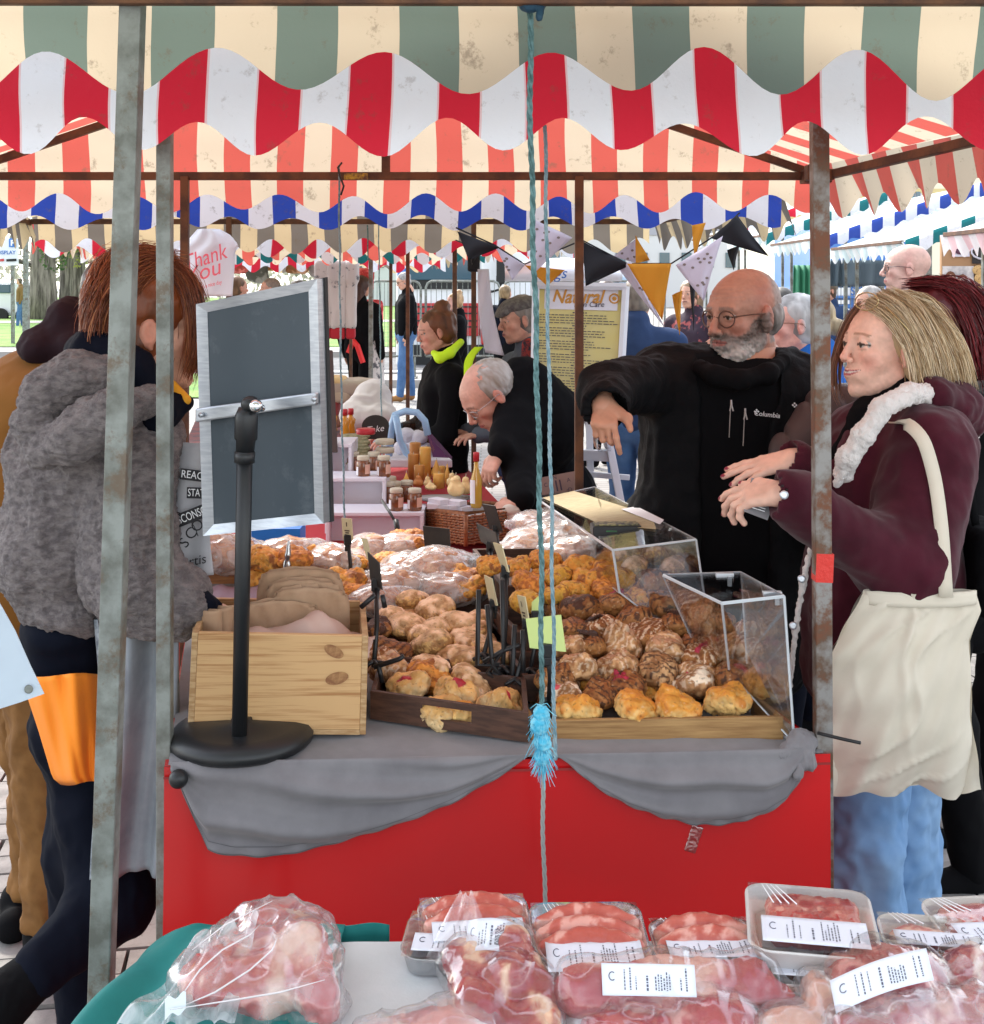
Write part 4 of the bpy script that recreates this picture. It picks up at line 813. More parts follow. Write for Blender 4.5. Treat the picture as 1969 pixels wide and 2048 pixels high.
q = MB(); c0 = P(1232, 1058, 2.86); q.box(c0, (.056, .026, .011), Matrix.Rotation(.06, 3, 'Z')); bo = q.ob('card_reader', m_dark, bevel=.003, label='flat black card reader box on top of the acrylic guard', cat='card reader')
q = MB(); q.box(c0+Vector((0, 0, .0125)), (.05, .02, .0012), Matrix.Rotation(.06, 3, 'Z')); q.ob('keypad', mat('keypad', (.30, .28, .12), .6, col2=(.03, .03, .03), nscale=90), bo)
q = MB(); q.box(c0+Vector((-.012, -.027, 0)), (.012, .001, .0015)); q.ob('indicator', mat('green light', (.03, .25, .06), .4), bo)
# ---------------------------------------------------------------- price flags and card holders
m_flag = mat('blackboard tag', (.020, .016, .015), .55, col2=(.03, .024, .02), nscale=20); m_card = mat('cream card', (.66, .60, .38), .8); m_green = mat('lime card', (.62, .74, .28), .8)
def flag(base, pts, mcol, label, stem=True, name='price_tag', print_=False):
    pts = [Vector(p) for p in pts]; t = thing(name, label, 'price tag', base)
    n = (pts[1]-pts[0]).cross(pts[-1]-pts[0]).normalized(); q = MB(); q.prism(pts, n*-.0022); q.ob('card', mcol, t)
    if stem:
        m_ = (pts[0]+pts[1])/2; q = MB(); q.tube([base, base.lerp(m_, .5)+Vector((.004, 0, 0)), m_], .0048, 8); q.ob('stem', m_dark, t, smooth=True)
        q = MB(); q.box(m_, (.009, .008, .012)); q.box(m_+Vector((.0, 0, -.02)), (.007, .006, .008)); q.ob('clip', m_dark, t, bevel=.002)
        q = MB(); q.tube([base+Vector((-.018, -.012, .004)), base+Vector((0, 0, .012)), base+Vector((.02, .014, .004))], .004, 6); q.tube([base+Vector((-.012, .016, .004)), base+Vector((0, 0, .012)), base+Vector((.014, -.018, .004))], .004, 6); q.ob('clamp_foot', m_dark, t, smooth=True)
    if print_:
        X_ = (pts[1]-pts[0]); Z_ = (pts[3]-pts[0])
        for r_, ln in ((.72, .0), (.42, .5), (.32, .35)):
            q = MB(); o_ = pts[0]+X_*.5+Z_*r_+n*.0008
            h = .03 if ln else .1; w_ = ln if ln else .1
            q.quad(o_-X_*w_*.5-Z_*h, o_+X_*w_*.5-Z_*h, o_+X_*w_*.5+Z_*h, o_-X_*w_*.5+Z_*h); q.ob('print', mat('ink', (.08, .05, .04), .7), t)
    return t
def quadp(*a): return [P(u, v, Y) for u, v, Y in a]
flag(P(878, 1175, 3.12), quadp((851, 1110, 3.15), (903, 1114, 3.13), (899, 1058, 3.13), (846, 1052, 3.15)), m_flag, 'black price board standing upright behind the biggest wrapped loaf')
flag(P(748, 1335, 2.42), quadp((741, 1160, 2.55), (764, 1180, 2.48), (758, 1126, 2.48), (735, 1104, 2.55)), m_flag, 'narrow black price board above the rolls beside the pine box')
flag(P(985, 1260, 2.75), quadp((962, 1083, 2.98), (1000, 1105, 2.86), (992, 1066, 2.86), (953, 1047, 2.98)), m_flag, 'black price board tilted in front of the wicker basket')
flag(P(1010, 1230, 2.85), quadp((980, 1058, 3.2), (1005, 1063, 3.15), (990, 1012, 3.15), (965, 1008, 3.2)), m_flag, 'black price board under the leaning man\'s hand')
flag(P(965, 1320, 2.5), quadp((980, 1208, 2.62), (995, 1212, 2.58), (984, 1158, 2.58), (968, 1150, 2.62)), m_card, 'beige price card on the leftmost of the black holders by the rope')
flag(P(1005, 1345, 2.45), quadp((1005, 1140, 2.6), (1018, 1145, 2.55), (1003, 1090, 2.55), (986, 1085, 2.6)), m_card, 'tan price card high on its black holder')
flag(P(1030, 1370, 2.4), quadp((1047, 1248, 2.5), (1060, 1252, 2.47), (1050, 1194, 2.47), (1034, 1190, 2.5)), m_card, 'cream price card beside the lime one', print_=True)
flag(P(1098, 1410, 2.30), quadp((1060, 1296, 2.28), (1132, 1304, 2.25), (1122, 1230, 2.25), (1052, 1238, 2.28)), m_green, 'large lime green price card behind the two ropes')
flag(P(1060, 1350, 2.45), quadp((1064, 1232, 2.5), (1080, 1234, 2.5), (1080, 1190, 2.5), (1064, 1205, 2.5)), m_green, 'smaller lime price card behind the large one')
flag(P(700, 1180, 3.0), quadp((686, 1078, 3.02), (706, 1080, 3.0), (703, 1038, 3.0), (683, 1036, 3.02)), m_card, 'yellow price card on a tall stem in front of the white risers', print_=True)
flag(P(838, 1078, 3.3), quadp((735, 1120, 2.9), (745, 1122, 2.9), (735, 1078, 2.9), (722, 1076, 2.9)), m_card, 'pale card edge above the black price board', stem=False)
ca = thing('clamp_stand', 'tangle of black articulated clamp arms between the two scone heaps', 'clamp stand', P(1010, 1400, 2.42))
for pts in ([(958, 1180), (955, 1330), (1000, 1330)], [(975, 1210), (985, 1330), (1040, 1400)], [(1005, 1160), (1008, 1300), (975, 1345), (1060, 1405)], [(968, 1325), (1010, 1300), (1040, 1290)], [(1030, 1250), (1025, 1350), (1045, 1390)], [(1046, 1260), (1048, 1385)], [(985, 1345), (1060, 1380)], [(750, 1190), (722, 1215)], [(765, 1190), (770, 1215)], [(748, 1335), (800, 1318), (808, 1312)], [(757, 1330), (765, 1365)]):
    q = MB(); q.tube([P(u, v, 2.42 if u > 900 else 2.40) for u, v in pts], .005, 7); q.ob('clamp_arm', m_dark, ca, smooth=True)
q = MB(); q.tube([P(764, 1000, 3.6), P(778, 1022, 3.55), P(792, 1045, 3.5)], .004, 8); q.tube([P(792, 1040, 3.5), P(797, 1068, 3.48)], .008, 8); q.ob('tag_clip', m_dark, smooth=True, label='thin slanted tag clip hanging above the orange scones', cat='clip')
q = sdf('tongs', [cap(P(578, 1082, 2.9), P(576, 1110, 2.9), .003, .008), ell(P(574, 1135, 2.9), (.010, .006, .022))], .002, .01); ob('serving_spoon', q, mat('steel', (.6, .6, .62), .25, 1), label='steel serving spoon standing upright behind the paper bags', cat='spoon')
q = MB(); q.box(P(905, 1508, 2.26), (.034, .02, .0008)); q.ob('cloth_label', mat('white label', (.72, .72, .74), .7), label='small white label on the grey cloth beneath the dark tray', cat='label')
A_ = lambda v: np.array(v, float)
# ================================================================ honey and candle table
h = thing('trestle_table', 'candle and honey table under the blue and white canopy', 'table', (-.4, 5, 0))
q = MB(); q.hexa([(-1.15, 3.75, .70), (.18, 3.75, .70), (-.2, 6.2, .70), (-1.5, 6.2, .70), (-1.15, 3.75, .775), (.18, 3.75, .775), (-.2, 6.2, .775), (-1.5, 6.2, .775)]); q.ob('tabletop', mat('red table cloth', (.45, .02, .03), .8), h)
q = MB(); q.hexa([(-1.14, 3.76, .03), (.17, 3.76, .03), (-.2, 6.18, .03), (-1.48, 6.18, .03), (-1.14, 3.76, .695), (.17, 3.76, .695), (-.2, 6.18, .695), (-1.48, 6.18, .695)]); q.ob('skirt', MATS['red table cloth'], h)
m_wpl = mat('white painted board', (.70, .68, .74), .6, bump=.05); m_purp = mat('purple cloth', (.09, .02, .08), .9)
def riser(u0, u1, v0, v1, Y, d, label):
    t = thing('display_riser', label, 'riser', P((u0+u1)/2, v1, Y+d/2)); a, b_, c, e = P(u0, v1, Y), P(u1, v1, Y), P(u1, v0, Y), P(u0, v0, Y); D = Vector((0, d, 0)); k = .012
    q = MB(); q.hexa([e-Vector((0, 0, k)), c-Vector((0, 0, k)), c-Vector((0, 0, k))+D, e-Vector((0, 0, k))+D, e, c, c+D, e+D]); q.ob('top_board', m_wpl, t, bevel=.002)
    for p in (a, b_-Vector((k, 0, 0))):
        hh = Vector((0, 0, e.z-a.z-k)); X_ = Vector((k, 0, 0)); q = MB(); q.hexa([p, p+X_, p+X_+D, p+D, p+hh, p+X_+hh, p+X_+D+hh, p+D+hh]); q.ob('side_board', m_wpl, t, bevel=.002)
    hh = Vector((0, 0, e.z-a.z-k)); q = MB(); X_ = Vector((k, 0, 0)); q.hexa([a+X_+D*.35, b_-X_+D*.35, b_-X_+D*.4, a+X_+D*.4]+[p+hh for p in (a+X_+D*.35, b_-X_+D*.35, b_-X_+D*.4, a+X_+D*.4)]); q.ob('back_board', m_wpl, t)
riser(652, 848, 1025, 1095, 3.98, .16, 'lowest and widest white shelf riser'); riser(650, 772, 956, 1095, 4.15, .16, 'middle white shelf riser'); riser(645, 704, 888, 1090, 4.32, .2, 'tallest narrow white shelf riser')
m_jam = mat('dark honey', (.13, .045, .02), .15, col2=(.25, .09, .03), nscale=40, coat=.6); m_lid = mat('cream lid', (.55, .50, .38), .5); m_lab = mat('paper label', (.78, .76, .78), .8); m_plab = mat('pink label', (.70, .42, .32), .8)
def jar(u, v, Y, w, hgt, label, col=None, grp='jars of honey and preserve'):
    c = P(u, v, Y); r = w/2; t = thing('jar', label, 'jar', c, grp); H_ = hgt
    q = MB(); q.lathe([(r*.85, 0), (r, .004), (r, H_*.7), (r*.82, H_*.8)], c, 14); q.ob('jar_body', col or m_jam, t, smooth=True)
    q = MB(); q.lathe([(r*.88, H_*.8), (r*.92, H_*.82), (r*.92, H_*.97), (r*.86, H_)], c, 14); q.ob('lid', m_lid, t, smooth=True)
    q = MB(); q.grid(5, 1, lambda a, t_: c+Vector((math.sin(lerp(.35, 1.4, a))*(r+.0006), -math.cos(lerp(.35, 1.4, a))*(r+.0006), lerp(H_*.18, H_*.62, t_)))); q.ob('label', m_plab, t)
    q = MB(); q.grid(5, 1, lambda a, t_: c+Vector((math.sin(lerp(-1.5, -.7, a))*(r+.0006), -math.cos(lerp(-1.5, -.7, a))*(r+.0006), lerp(H_*.1, H_*.5, t_)))); q.ob('label', m_lab, t)
for u, v, Y, lb in ((793, 1021, 4.02, 'first of the two jars on the lowest riser'), (830, 1021, 4.02, 'second of the two jars on the lowest riser, beside the basket'), (727, 954, 4.2, 'jar nearer the tall riser on the middle riser'), (768, 954, 4.2, 'jar at the open end of the middle riser'), (778, 1006, 4.2, 'jar behind the first jar on the lowest riser'), (814, 1003, 4.25, 'jar behind the second jar on the lowest riser'), (748, 945, 4.35, 'jar standing between and behind the middle riser pair'), (707, 945, 4.4, 'jar half hidden beside the tall riser')):
    jar(u, v, Y, .046, .072, lb)
for u, v, Y, lb in ((665, 855, 4.6, 'squat jar with dark label on the top riser'), (690, 862, 4.7, 'amber bottle like jar with red lid on top riser'), (702, 860, 4.75, 'amber bottle like jar with red lid next to the striped rope')):
    c = P(u, v+8, Y); t = thing('honey_bottle', lb.replace(' like jar', ''), 'bottle', c, 'jars of honey and preserve'); q = MB(); q.lathe([(.016, 0), (.019, .006), (.014, .035), (.019, .055), (.008, .068), (.007, .078)], c, 12); q.ob('bottle_body', mat('amber honey', (.62, .25, .02), .15, coat=.5), t, smooth=True); q = MB(); q.lathe([(.011, .074), (.011, .096), (.008, .098)], c, 10); q.ob('lid', mat('red lid', (.45, .02, .03), .35), t, smooth=True)
for k in range(9):
    q = MB(); c = P(712-4*(k % 2), 928-6.5*k, 4.42+.03*k); q.lathe([(.05, 0), (.055, .006), (.05, .014), (.0, .016)], c, 18, sy=.7); q.ob('wax_disc', mat('herb wax', (.38, .33, .20), .8, col2=(.20, .20, .10), nscale=60), smooth=True, label=['lowest', 'second lowest', 'third lowest', 'fourth from the bottom', 'middle', 'fourth from the top', 'third from the top', 'second from the top', 'topmost'][k]+' herb covered flat tin in the stack behind the middle riser', cat='tin', group='stack of herb covered tins')
for k, (u, v, w, hh) in enumerate(((770, 888, .034, .016), (770, 905, .034, .016), (732, 868, .034, .018), (776, 962, .03, .014), (785, 972, .034, .014), (800, 982, .03, .012))):
    q = MB(); q.lathe([(w*.95, 0), (w, .003), (w, hh), (w*.9, hh+.002)], P(u, v, 4.5-.03*k), 16); q.ob('balm_tin', [m_lid, MATS['red lid']][k == 2], smooth=True, label=['upper cream balm tin beside the pale blue frame', 'lower cream balm tin beside the pale blue frame', 'red balm tin beside the black oval sign', 'small tin touching the open end of the middle riser', 'flat tin behind the lower jars', 'flat tin nearest the short candles'][k], cat='tin')
# candles
m_wax = mat('beeswax', (.72, .36, .06), .45, col2=(.80, .50, .14), nscale=6, sss=.15); m_wax2 = mat('brown beeswax', (.50, .22, .05), .5, sss=.1); m_waxp = mat('pale beeswax', (.80, .58, .28), .5, sss=.1)
def candle(u, v, Y, w, hpx, label, m=None, kind='pillar'):
    c = P(u, v, Y); H_ = hpx/F*Y; r = w/2/F*Y; t = thing('candle', label, 'candle', c, 'beeswax candles'); m = m or m_wax
    if kind == 'pillar': q = MB(); q.lathe([(r, 0), (r, H_*.97), (r*.9, H_), (0, H_*.985)], c, 16); q.ob('wax', m, t, smooth=True, )
    elif kind == 'cone': q = MB(); q.lathe([(r, 0), (r*.95, H_*.2), (r*.35, H_*.7), (r*.1, H_), (0, H_)], c, 14); q.ob('wax', m, t, smooth=True)
    elif kind == 'flame': q = MB(); q.lathe([(r*.5, 0), (r, H_*.3), (r*.7, H_*.6), (r*.15, H_), (0, H_)], c, 12); q.ob('wax', m, t, smooth=True)
    elif kind == 'bear': ob('wax', sdf("wax", [ell(A_(c)+A_((0, 0, H_*.35)), (r, r*.8, H_*.38)), ell(A_(c)+A_((0, 0, H_*.78)), (r*.6, r*.6, H_*.2)), ell(A_(c)+A_((r*.5, -r*.4, H_*.3)), (r*.5, r*.5, H_*.25)), ell(A_(c)+A_((-r*.5, -r*.4, H_*.3)), (r*.4, r*.5, H_*.2))], .003, .006, disp=lambda V, N: .002*fbm(V, 90, 3, 3)), m, t)
    q = MB(); q.tube([c+Vector((0, 0, H_*.97)), c+Vector((.001, 0, H_+.008))], .0012, 5); q.ob('wick', m_lid, t)
for a in ((831, 965, 4.75, 23, 80, 'brown pillar candle at the back', m_wax2, 'pillar'), (851, 962, 4.5, 23, 68, 'tallest glossy yellow pillar candle', m_wax, 'pillar'), (827, 960, 4.5, 22, 52, 'brown pillar candle in front of the taller brown one', m_wax2, 'pillar'), (839, 968, 4.4, 21, 38, 'short brown pillar candle below the tallest', m_wax2, 'pillar'), (873, 950, 4.5, 24, 30, 'yellow cone shaped candle', m_wax, 'cone'), (884, 952, 4.6, 14, 20, 'small yellow candle behind the cone shaped one', m_wax, 'pillar'), (895, 972, 4.4, 13, 44, 'slim flame shaped candle', m_wax, 'flame'), (878, 976, 4.35, 24, 29, 'square topped yellow candle', m_wax, 'pillar'), (837, 974, 4.35, 20, 24, 'orange flower shaped candle', mat('orange wax', (.55, .22, .06), .5), 'bear'), (856, 974, 4.3, 16, 22, 'egg shaped pale candle with dark outline', m_waxp, 'bear'), (813, 970, 4.3, 20, 24, 'cup shaped candle nearest the tins', m_wax, 'cone'), (862, 980, 4.25, 22, 16, 'low pale seated figure candle', m_waxp, 'bear'), (912, 992, 4.1, 34, 42, 'large pale figure candle with round belly', m_waxp, 'bear'), (932, 988, 4.15, 24, 36, 'pale figure candle behind the large one', m_waxp, 'bear'), (905, 975, 4.3, 22, 30, 'pale animal candle at the back of the figures', m_waxp, 'bear'), (856, 955, 4.55, 16, 10, 'yellow candle stub under the tallest pillar', m_wax, 'pillar')): candle(*a)
c = P(953, 1015, 4.0); t = thing('oil_bottle', 'slim glass bottle of golden oil with red cap and white label', 'bottle', c)
q = MB(); q.lathe([(.017, 0), (.019, .01), (.018, .09), (.008, .125), (.007, .155)], c, 14); q.ob('bottle_body', mat('golden oil', (.70, .42, .05), .1, coat=.8, trans=.3), t, smooth=True); q = MB(); q.lathe([(.010, .148), (.010, .175), (.009, .177)], c, 12); q.ob('cap', MATS['red lid'], t, smooth=True)
q = MB(); q.grid(6, 1, lambda a, t_: c+Vector((math.sin(lerp(-1.5, -.2, a))*.0198, -math.cos(lerp(-1.5, -.2, a))*.0198, lerp(.015, .09, t_)))); q.ob('label', m_lab, t)
# wicker basket
bk = thing('wicker_basket', 'long rectangular brown wicker basket behind the black price boards', 'basket', P(940, 1085, 3.9))
m_wick = mat('wicker', (.34, .13, .045), .55, col2=(.20, .07, .025), nscale=60)
bA, bB, bC, bD = P(846, 1078, 4.12), P(932, 1092, 3.82), P(1050, 1074, 4.0), P(960, 1062, 4.3); Hb = .095
cor = [bA, bB, bC, bD]
for i in range(4):
    a, b_ = cor[i], cor[(i+1) % 4]; L_ = (b_-a).length; n_ = int(L_/.011); nr = (b_-a).cross(Vector((0, 0, 1))).normalized()
    for r_ in range(11):
        q = MB(); pts = [a.lerp(b_, k/(n_))+nr*(.0032*(1 if (k+r_) % 2 else -1)+.006*r_/11)+Vector((0, 0, .006+r_*.0083+.001*math.sin(k*1.7+r_))) for k in range(n_+1)]; q.tube(pts, .0036, 5); q.ob('weave_strand', m_wick, bk, smooth=True)
    for k in range(0, n_+1, 3):
        q = MB(); p = a.lerp(b_, k/n_); q.tube([p, p+Vector((0, 0, Hb))+nr*.006], .0032, 5); q.ob('stake', m_wick, bk)
q = MB(); q.tube([p+Vector((0, 0, Hb+.004)) for p in cor+[cor[0]]], .0065, 7); q.ob('rim', m_wick, bk, smooth=True)
for p in (bB,): q = MB(); q.tube([p+Vector((0, -.004, 0)), p+Vector((0, -.004, Hb))], .007, 7); q.ob('corner_post', m_wick, bk, smooth=True)
q = MB(); q.hexa([p+Vector((0, 0, .02)) for p in cor]+[p+Vector((0, 0, .085)) for p in cor]); q.ob('lining', mat('grey cloth lining', (.40, .38, .37), .9, bump=.3, bscale=40), bk)
for k, (u, v) in enumerate(((868, 1010), (885, 1012), (903, 1013), (925, 1016), (878, 1002), (912, 1005))):
    q = MB(); q.box(P(u, v, 4.05), (.021, .03, .008), Matrix.Rotation(.2*k, 3, 'Z')); q.ob('soap_box', m_wpl, bevel=.001, label=['white card box at the wicker end nearest the jars', 'white card box second along the basket', 'white card box third along the basket', 'white card box nearest the oil bottle', 'white card box stacked at the rear', 'white card box at the rear by the pale candles'][k], cat='box')
for k, (u, v, r) in enumerate(((1010, 1045, .02), (1030, 1035, .022), (1045, 1048, .02), (1022, 1022, .02))):
    ob('wrapped_soap', sdf('wrapped_soap', [ell(A_(P(u, v, 3.95)), (r*1.5, r, r))], .004, .01, disp=lambda V, N: .004*ridge(V, 50, 2, 3)), mat('muslin', (.62, .56, .48), .9), label=['pale wrapped parcel in the basket under the tilted black tag', 'pale wrapped parcel beside the bending man\'s fist', 'pale wrapped parcel at the rope end of the basket', 'pale wrapped parcel highest in the basket'][k], cat='parcel')
q = MB(); q.lathe([(.06, 0), (.09, .01), (.10, .016), (.0, .012)], P(890, 1003, 4.15), 24, sy=.5); q.ob('grey_plate', mat('grey slate', (.35, .33, .33), .6), smooth=True, label='grey oval plate lying across the basket of white boxes', cat='plate')
# pale blue arched display frame, white tray, purple cloth
m_pb = mat('pale blue plastic', (.35, .55, .78), .3, spec=.6)
t = thing('cake_cover', 'pale blue arched plastic cake cover frame on a white tray', 'cover', P(825, 935, 4.9))
arc = [P(u, v, 4.9) for u, v in ((778, 912), (784, 850), (790, 830), (812, 822), (835, 825), (850, 842), (856, 870))]; q = MB(); q.tube(arc, [.014]*7, 8); q.ob('arch', m_pb, t, smooth=True)
q = MB(); q.tube([P(u, v, 4.85) for u, v in ((792, 830), (800, 880), (812, 905), (835, 922))], .013, 8); q.ob('arch', m_pb, t, smooth=True)
q = MB(); q.prism([P(u, v, 4.89) for u, v in ((770, 912), (784, 850), (812, 826), (850, 845), (870, 900), (850, 925))], (0, .004, 0)); q.ob('clear_hood', m_acr, t)
q = MB(); q.hexa([P(780, 935, 4.8), P(905, 935, 4.8), P(880, 915, 5.4), P(770, 915, 5.4)]+[x+Vector((0, 0, .03)) for x in (P(780, 935, 4.8), P(905, 935, 4.8), P(880, 915, 5.4), P(770, 915, 5.4))]); q.ob('tray', m_wpl, t, bevel=.004)
for k, (u, v) in enumerate(((812, 870), (838, 875), (805, 895), (830, 892), (850, 900))): ob('soap', sdf('soap', [ell(A_(P(u, v, 5.1)), (.035, .03, .028))], .006, .01, disp=lambda V, N: .006*ridge(V, 40, 2, 3)), m_wpl, t)
q = MB(); q.prism([P(855, 868, 5.0), P(903, 922, 4.9), P(868, 922, 4.95)], (0, .12, 0)); q.ob('purple_cloth', m_purp, label='purple cloth corner folded over the white tray', cat='cloth')
t = thing('oval_sign', 'black oval board with white lettering standing among the tins', 'sign', P(745, 870, 4.75)); q = MB(); c = P(746, 852, 4.75); q.prism([c+Vector((.052*math.cos(a)+.01, 0, .042*math.sin(a) if math.sin(a) > -.3 else -.05)) for a in np.linspace(0, 6.28, 25)[:-1]], (0, .006, 0)); q.ob('board', m_flag, t); text('lettering', 'Take', .034, mat('chalk white', (.75, .75, .75), .8), c+Vector((.008, -.003, -.012)), (1, 0, .12), (0, 0, 1), t, shear=.3)
ob('canvas_bag', sdf('canvas_bag', [cap(A_(P(710, 822, 6.0)), A_(P(745, 797, 6.1)), .05, .075), cap(A_(P(745, 797, 6.1)), A_(P(768, 835, 6.0)), .075, .045), ell(A_(P(735, 835, 6.0)), (.13, .1, .06))], .01, .04, disp=lambda V, N: .016*ridge(V, 9, 3, 3)), mat('white canvas', (.62, .60, .60), .9), label='crumpled white canvas bag slumped on the table beyond the tins', cat='bag')
for k, (u, v, w_, hh, c_, lb) in enumerate(((665, 790, .10, .03, (.45, .35, .26), 'tan folded cloth bundle nearest the chalkboard'), (690, 775, .09, .035, (.38, .30, .24), 'brown cloth bundle with a red ribbon'), (655, 815, .06, .05, (.30, .05, .05), 'red patterned box beside the chalkboard edge'), (715, 770, .09, .03, (.42, .36, .28), 'pale folded bundle beneath the patterned apron'), (668, 840, .05, .03, (.28, .12, .08), 'dark red packet above the amber bottles'), (655, 760, .10, .02, (.60, .42, .20), 'yellowish loaf shaped bundle at the back'))):
    ob('cloth_bundle', sdf('cloth_bundle', [bx(A_(P(u, v, 6.4)), (w_, .08, hh), .02)], .01, .03, disp=lambda V, N: .008*ridge(V, 12, 3, k)), mat('bundle cloth '+lb.split()[0], c_, .9), label=lb, cat='bundle')
q = MB(); q.hexa([(-1.42, 5.75, .70), (-.55, 5.75, .70), (-1.05, 8.8, .70), (-2.0, 8.8, .70), (-1.42, 5.75, .85), (-.55, 5.75, .85), (-1.05, 8.8, .85), (-2.0, 8.8, .85)]); q.ob('side_table', mat('red patterned cloth', (.20, .05, .05), .9, col2=(.08, .05, .06), nscale=14), label='cloth covered side table behind the honey display', cat='table')
# chopping board leaning beside the sign, blue white carton
q = MB(); q.hexa([P(649, 905, 4.3), P(676, 905, 4.3), P(676, 905, 4.34), P(649, 905, 4.34), P(655, 700, 4.4), P(666, 700, 4.4), P(666, 700, 4.44), P(655, 700, 4.44)]); q.ob('wooden_board', mat('dark board', (.06, .04, .035), .6), bevel=.003, label='tall dark easel board edge standing on the top riser beside the chalkboard', cat='easel')
t = thing('carton', 'white cardboard carton with bright blue lid strip beneath the chalkboard', 'carton', P(560, 1120, 3.5)); q = MB(); q.box(P(558, 1088, 3.5), (.068, .05, .045)); q.ob('carton_body', mat('white carton', (.66, .68, .74), .6), t, bevel=.002); q = MB(); q.box(P(558, 1066, 3.497), (.0675, .05, .022)); q.ob('blue_band', mat('blue carton', (.02, .18, .62), .4), t, bevel=.001)
q = MB(); q.grid(12, 8, lambda a, t_: Vector(P(lerp(390, 520, a), lerp(1172, 1215, t_), lerp(2.9, 2.7, t_)))+Vector((0, 0, .004*math.sin(a*20)))); q.ob('purple_cloth', mat('lilac paper', (.28, .22, .30), .8), smooth=True, solid=.002, label='lilac grey paper sheet in front of the orange brown bread tray', cat='paper')
# ---------------------------------------------------------------- yellow notice on white easel
ez = thing('notice_board', 'framed yellow notice headed Natural Skin Care on a white ladder easel', 'notice board', P(1155, 1100, 4.85)); Yb = 4.85
n0, n1, n2, n3 = P(1068, 806, Yb), P(1238, 818, Yb-.02), P(1252, 573, Yb+.03), P(1072, 570, Yb+.02)
q = MB(); q.slab(n0, n1, n2, n3, .01); q.ob('poster', mat('yellow poster', (.62, .55, .28), .5, col2=(.68, .56, .16), nscale=1.2), ez)
m_wfr = mat('white frame', (.75, .77, .84), .35)
for a, b_ in ((n0, n1), (n1, n2), (n2, n3), (n3, n0)):
    q = MB(); q.tube([a+Vector((0, -.008, 0)), b_+Vector((0, -.008, 0))], .0165, 6); q.ob('frame_rail', m_wfr, ez)
def PB(a, t_, d=-.0035): return n3.lerp(n2, a).lerp(n0.lerp(n1, a), t_)+Vector((0, d, 0))
q = MB(); q.quad(PB(.10, .20, -.0015), PB(.92, .20, -.0015), PB(.92, .02, -.0015), PB(.10, .02, -.0015)); q.ob('header_panel', mat('header white', (.70, .68, .74), .6), ez)
text('lettering', 'Natural', .075, mat('orange lettering', (.55, .25, .04), .6), PB(.46, .095), (1, 0, 0), (0, 0, 1), ez, shear=.35, wmax=.21, bold=.0015); text('lettering', 'Skin Care', .03, mat('dark lettering', (.06, .05, .08), .7), PB(.6, .155), (1, 0, 0), (0, 0, 1), ez, shear=.2)
q = MB(); c = PB(.88, .10); q.tube([c+Vector((.018*math.cos(a), 0, .018*math.sin(a))) for a in np.linspace(0, 6.28, 14)], .0035, 5); q.lathe([(.0, .001), (.009, 0), (0, -.001)], c, 8, Matrix(frameM(x=(1, 0, 0), z=(0, -1, 0)).tolist())); q.ob('emblem', MATS['orange lettering'], ez)
rr = random.Random(3)
for k in range(34):
    t_ = .225+.022*k
    if t_ > .965: break
    q = MB(); head_ = k % 5 == 0; x0, x1 = (.42, .58) if head_ else (.05, rr.uniform(.55, .95)); x = x0
    while x < x1:
        w_ = rr.uniform(.02, .06); a, b_ = PB(x, t_, -.0025), PB(min(x+w_, x1), t_, -.0025); hh = Vector((0, 0, .0022 if head_ else .0015)); q.quad(a-hh, b_-hh, b_+hh, a+hh); x += w_+.012
    q.ob('print_line', MATS['dark lettering'], ez)
for a, b_, w_ in (((1058, 800, 4.9), (1090, 1100, 4.7), .013), ((1080, 800, 4.95), (1068, 1050, 4.95), .010), ((1178, 806, 4.9), (1185, 1100, 4.8), .013), ((1208, 830, 4.85), (1265, 1120, 4.6), .014), ((1070, 940, 4.85), (1260, 955, 4.8), .010), ((1068, 840, 4.9), (1200, 842, 4.9), .010), ((1150, 960, 4.85), (1290, 1120, 4.6), .012)):
    bar(ez, P(*a), P(*b_), m_wfr, w_, 'easel_leg')
bar(ez, P(1060, 905, 4.85), P(1228, 912, 4.8), m_wfr, .02, 'easel_shelf')
for (u, w_, lb) in ((1098, .075, 'clear plastic box with yellow flowers on the easel shelf'), (1208, .025, 'small clear plastic box at the end of the easel shelf')):
    t = thing('clear_box', lb, 'plastic box', P(u, 895, 4.78)); q = MB(); q.box(P(u, 882, 4.78), (w_, .04, .034)); q.ob('box_walls', m_acr, t)
    ob('contents', sdf('contents', [ell(A_(P(u+6, 885, 4.78)), (w_*.35, .02, .022))], .005, .01, disp=lambda V, N: .006*ridge(V, 50, 2, 3)), mat('yellow petals', (.85, .55, .03), .7) if w_ > .05 else m_wpl, t)
t = thing('small_sign', 'small brown sign with round lettering on a black stand before the easel', 'sign', P(1112, 1010, 3.9)); q = MB(); q.slab(P(1085, 1000, 3.9), P(1158, 985, 3.9), P(1150, 942, 3.92), P(1083, 955, 3.92), .006); q.ob('board', mat('brown board', (.22, .15, .13), .7), t); q = MB(); q.tube([P(1085, 995, 3.88), P(1172, 985, 3.88)], .008, 6); q.tube([P(1160, 985, 3.88), P(1158, 950, 3.88)], .012, 6); q.ob('stand', m_dark, t)
text('lettering', 'II', .05, MATS['dark lettering'], P(1118, 972, 3.89), (1, 0, .2), (0, 0, 1), t)
for k, ch in enumerate('BOTTOM'): an = -.5+k*1.2; text('lettering', 'DANCES'[k], .018, MATS['dark lettering'], P(1118+26*math.cos(an), 971-17*math.sin(an), 3.89), (1, 0, .2), (0, 0, 1), t)
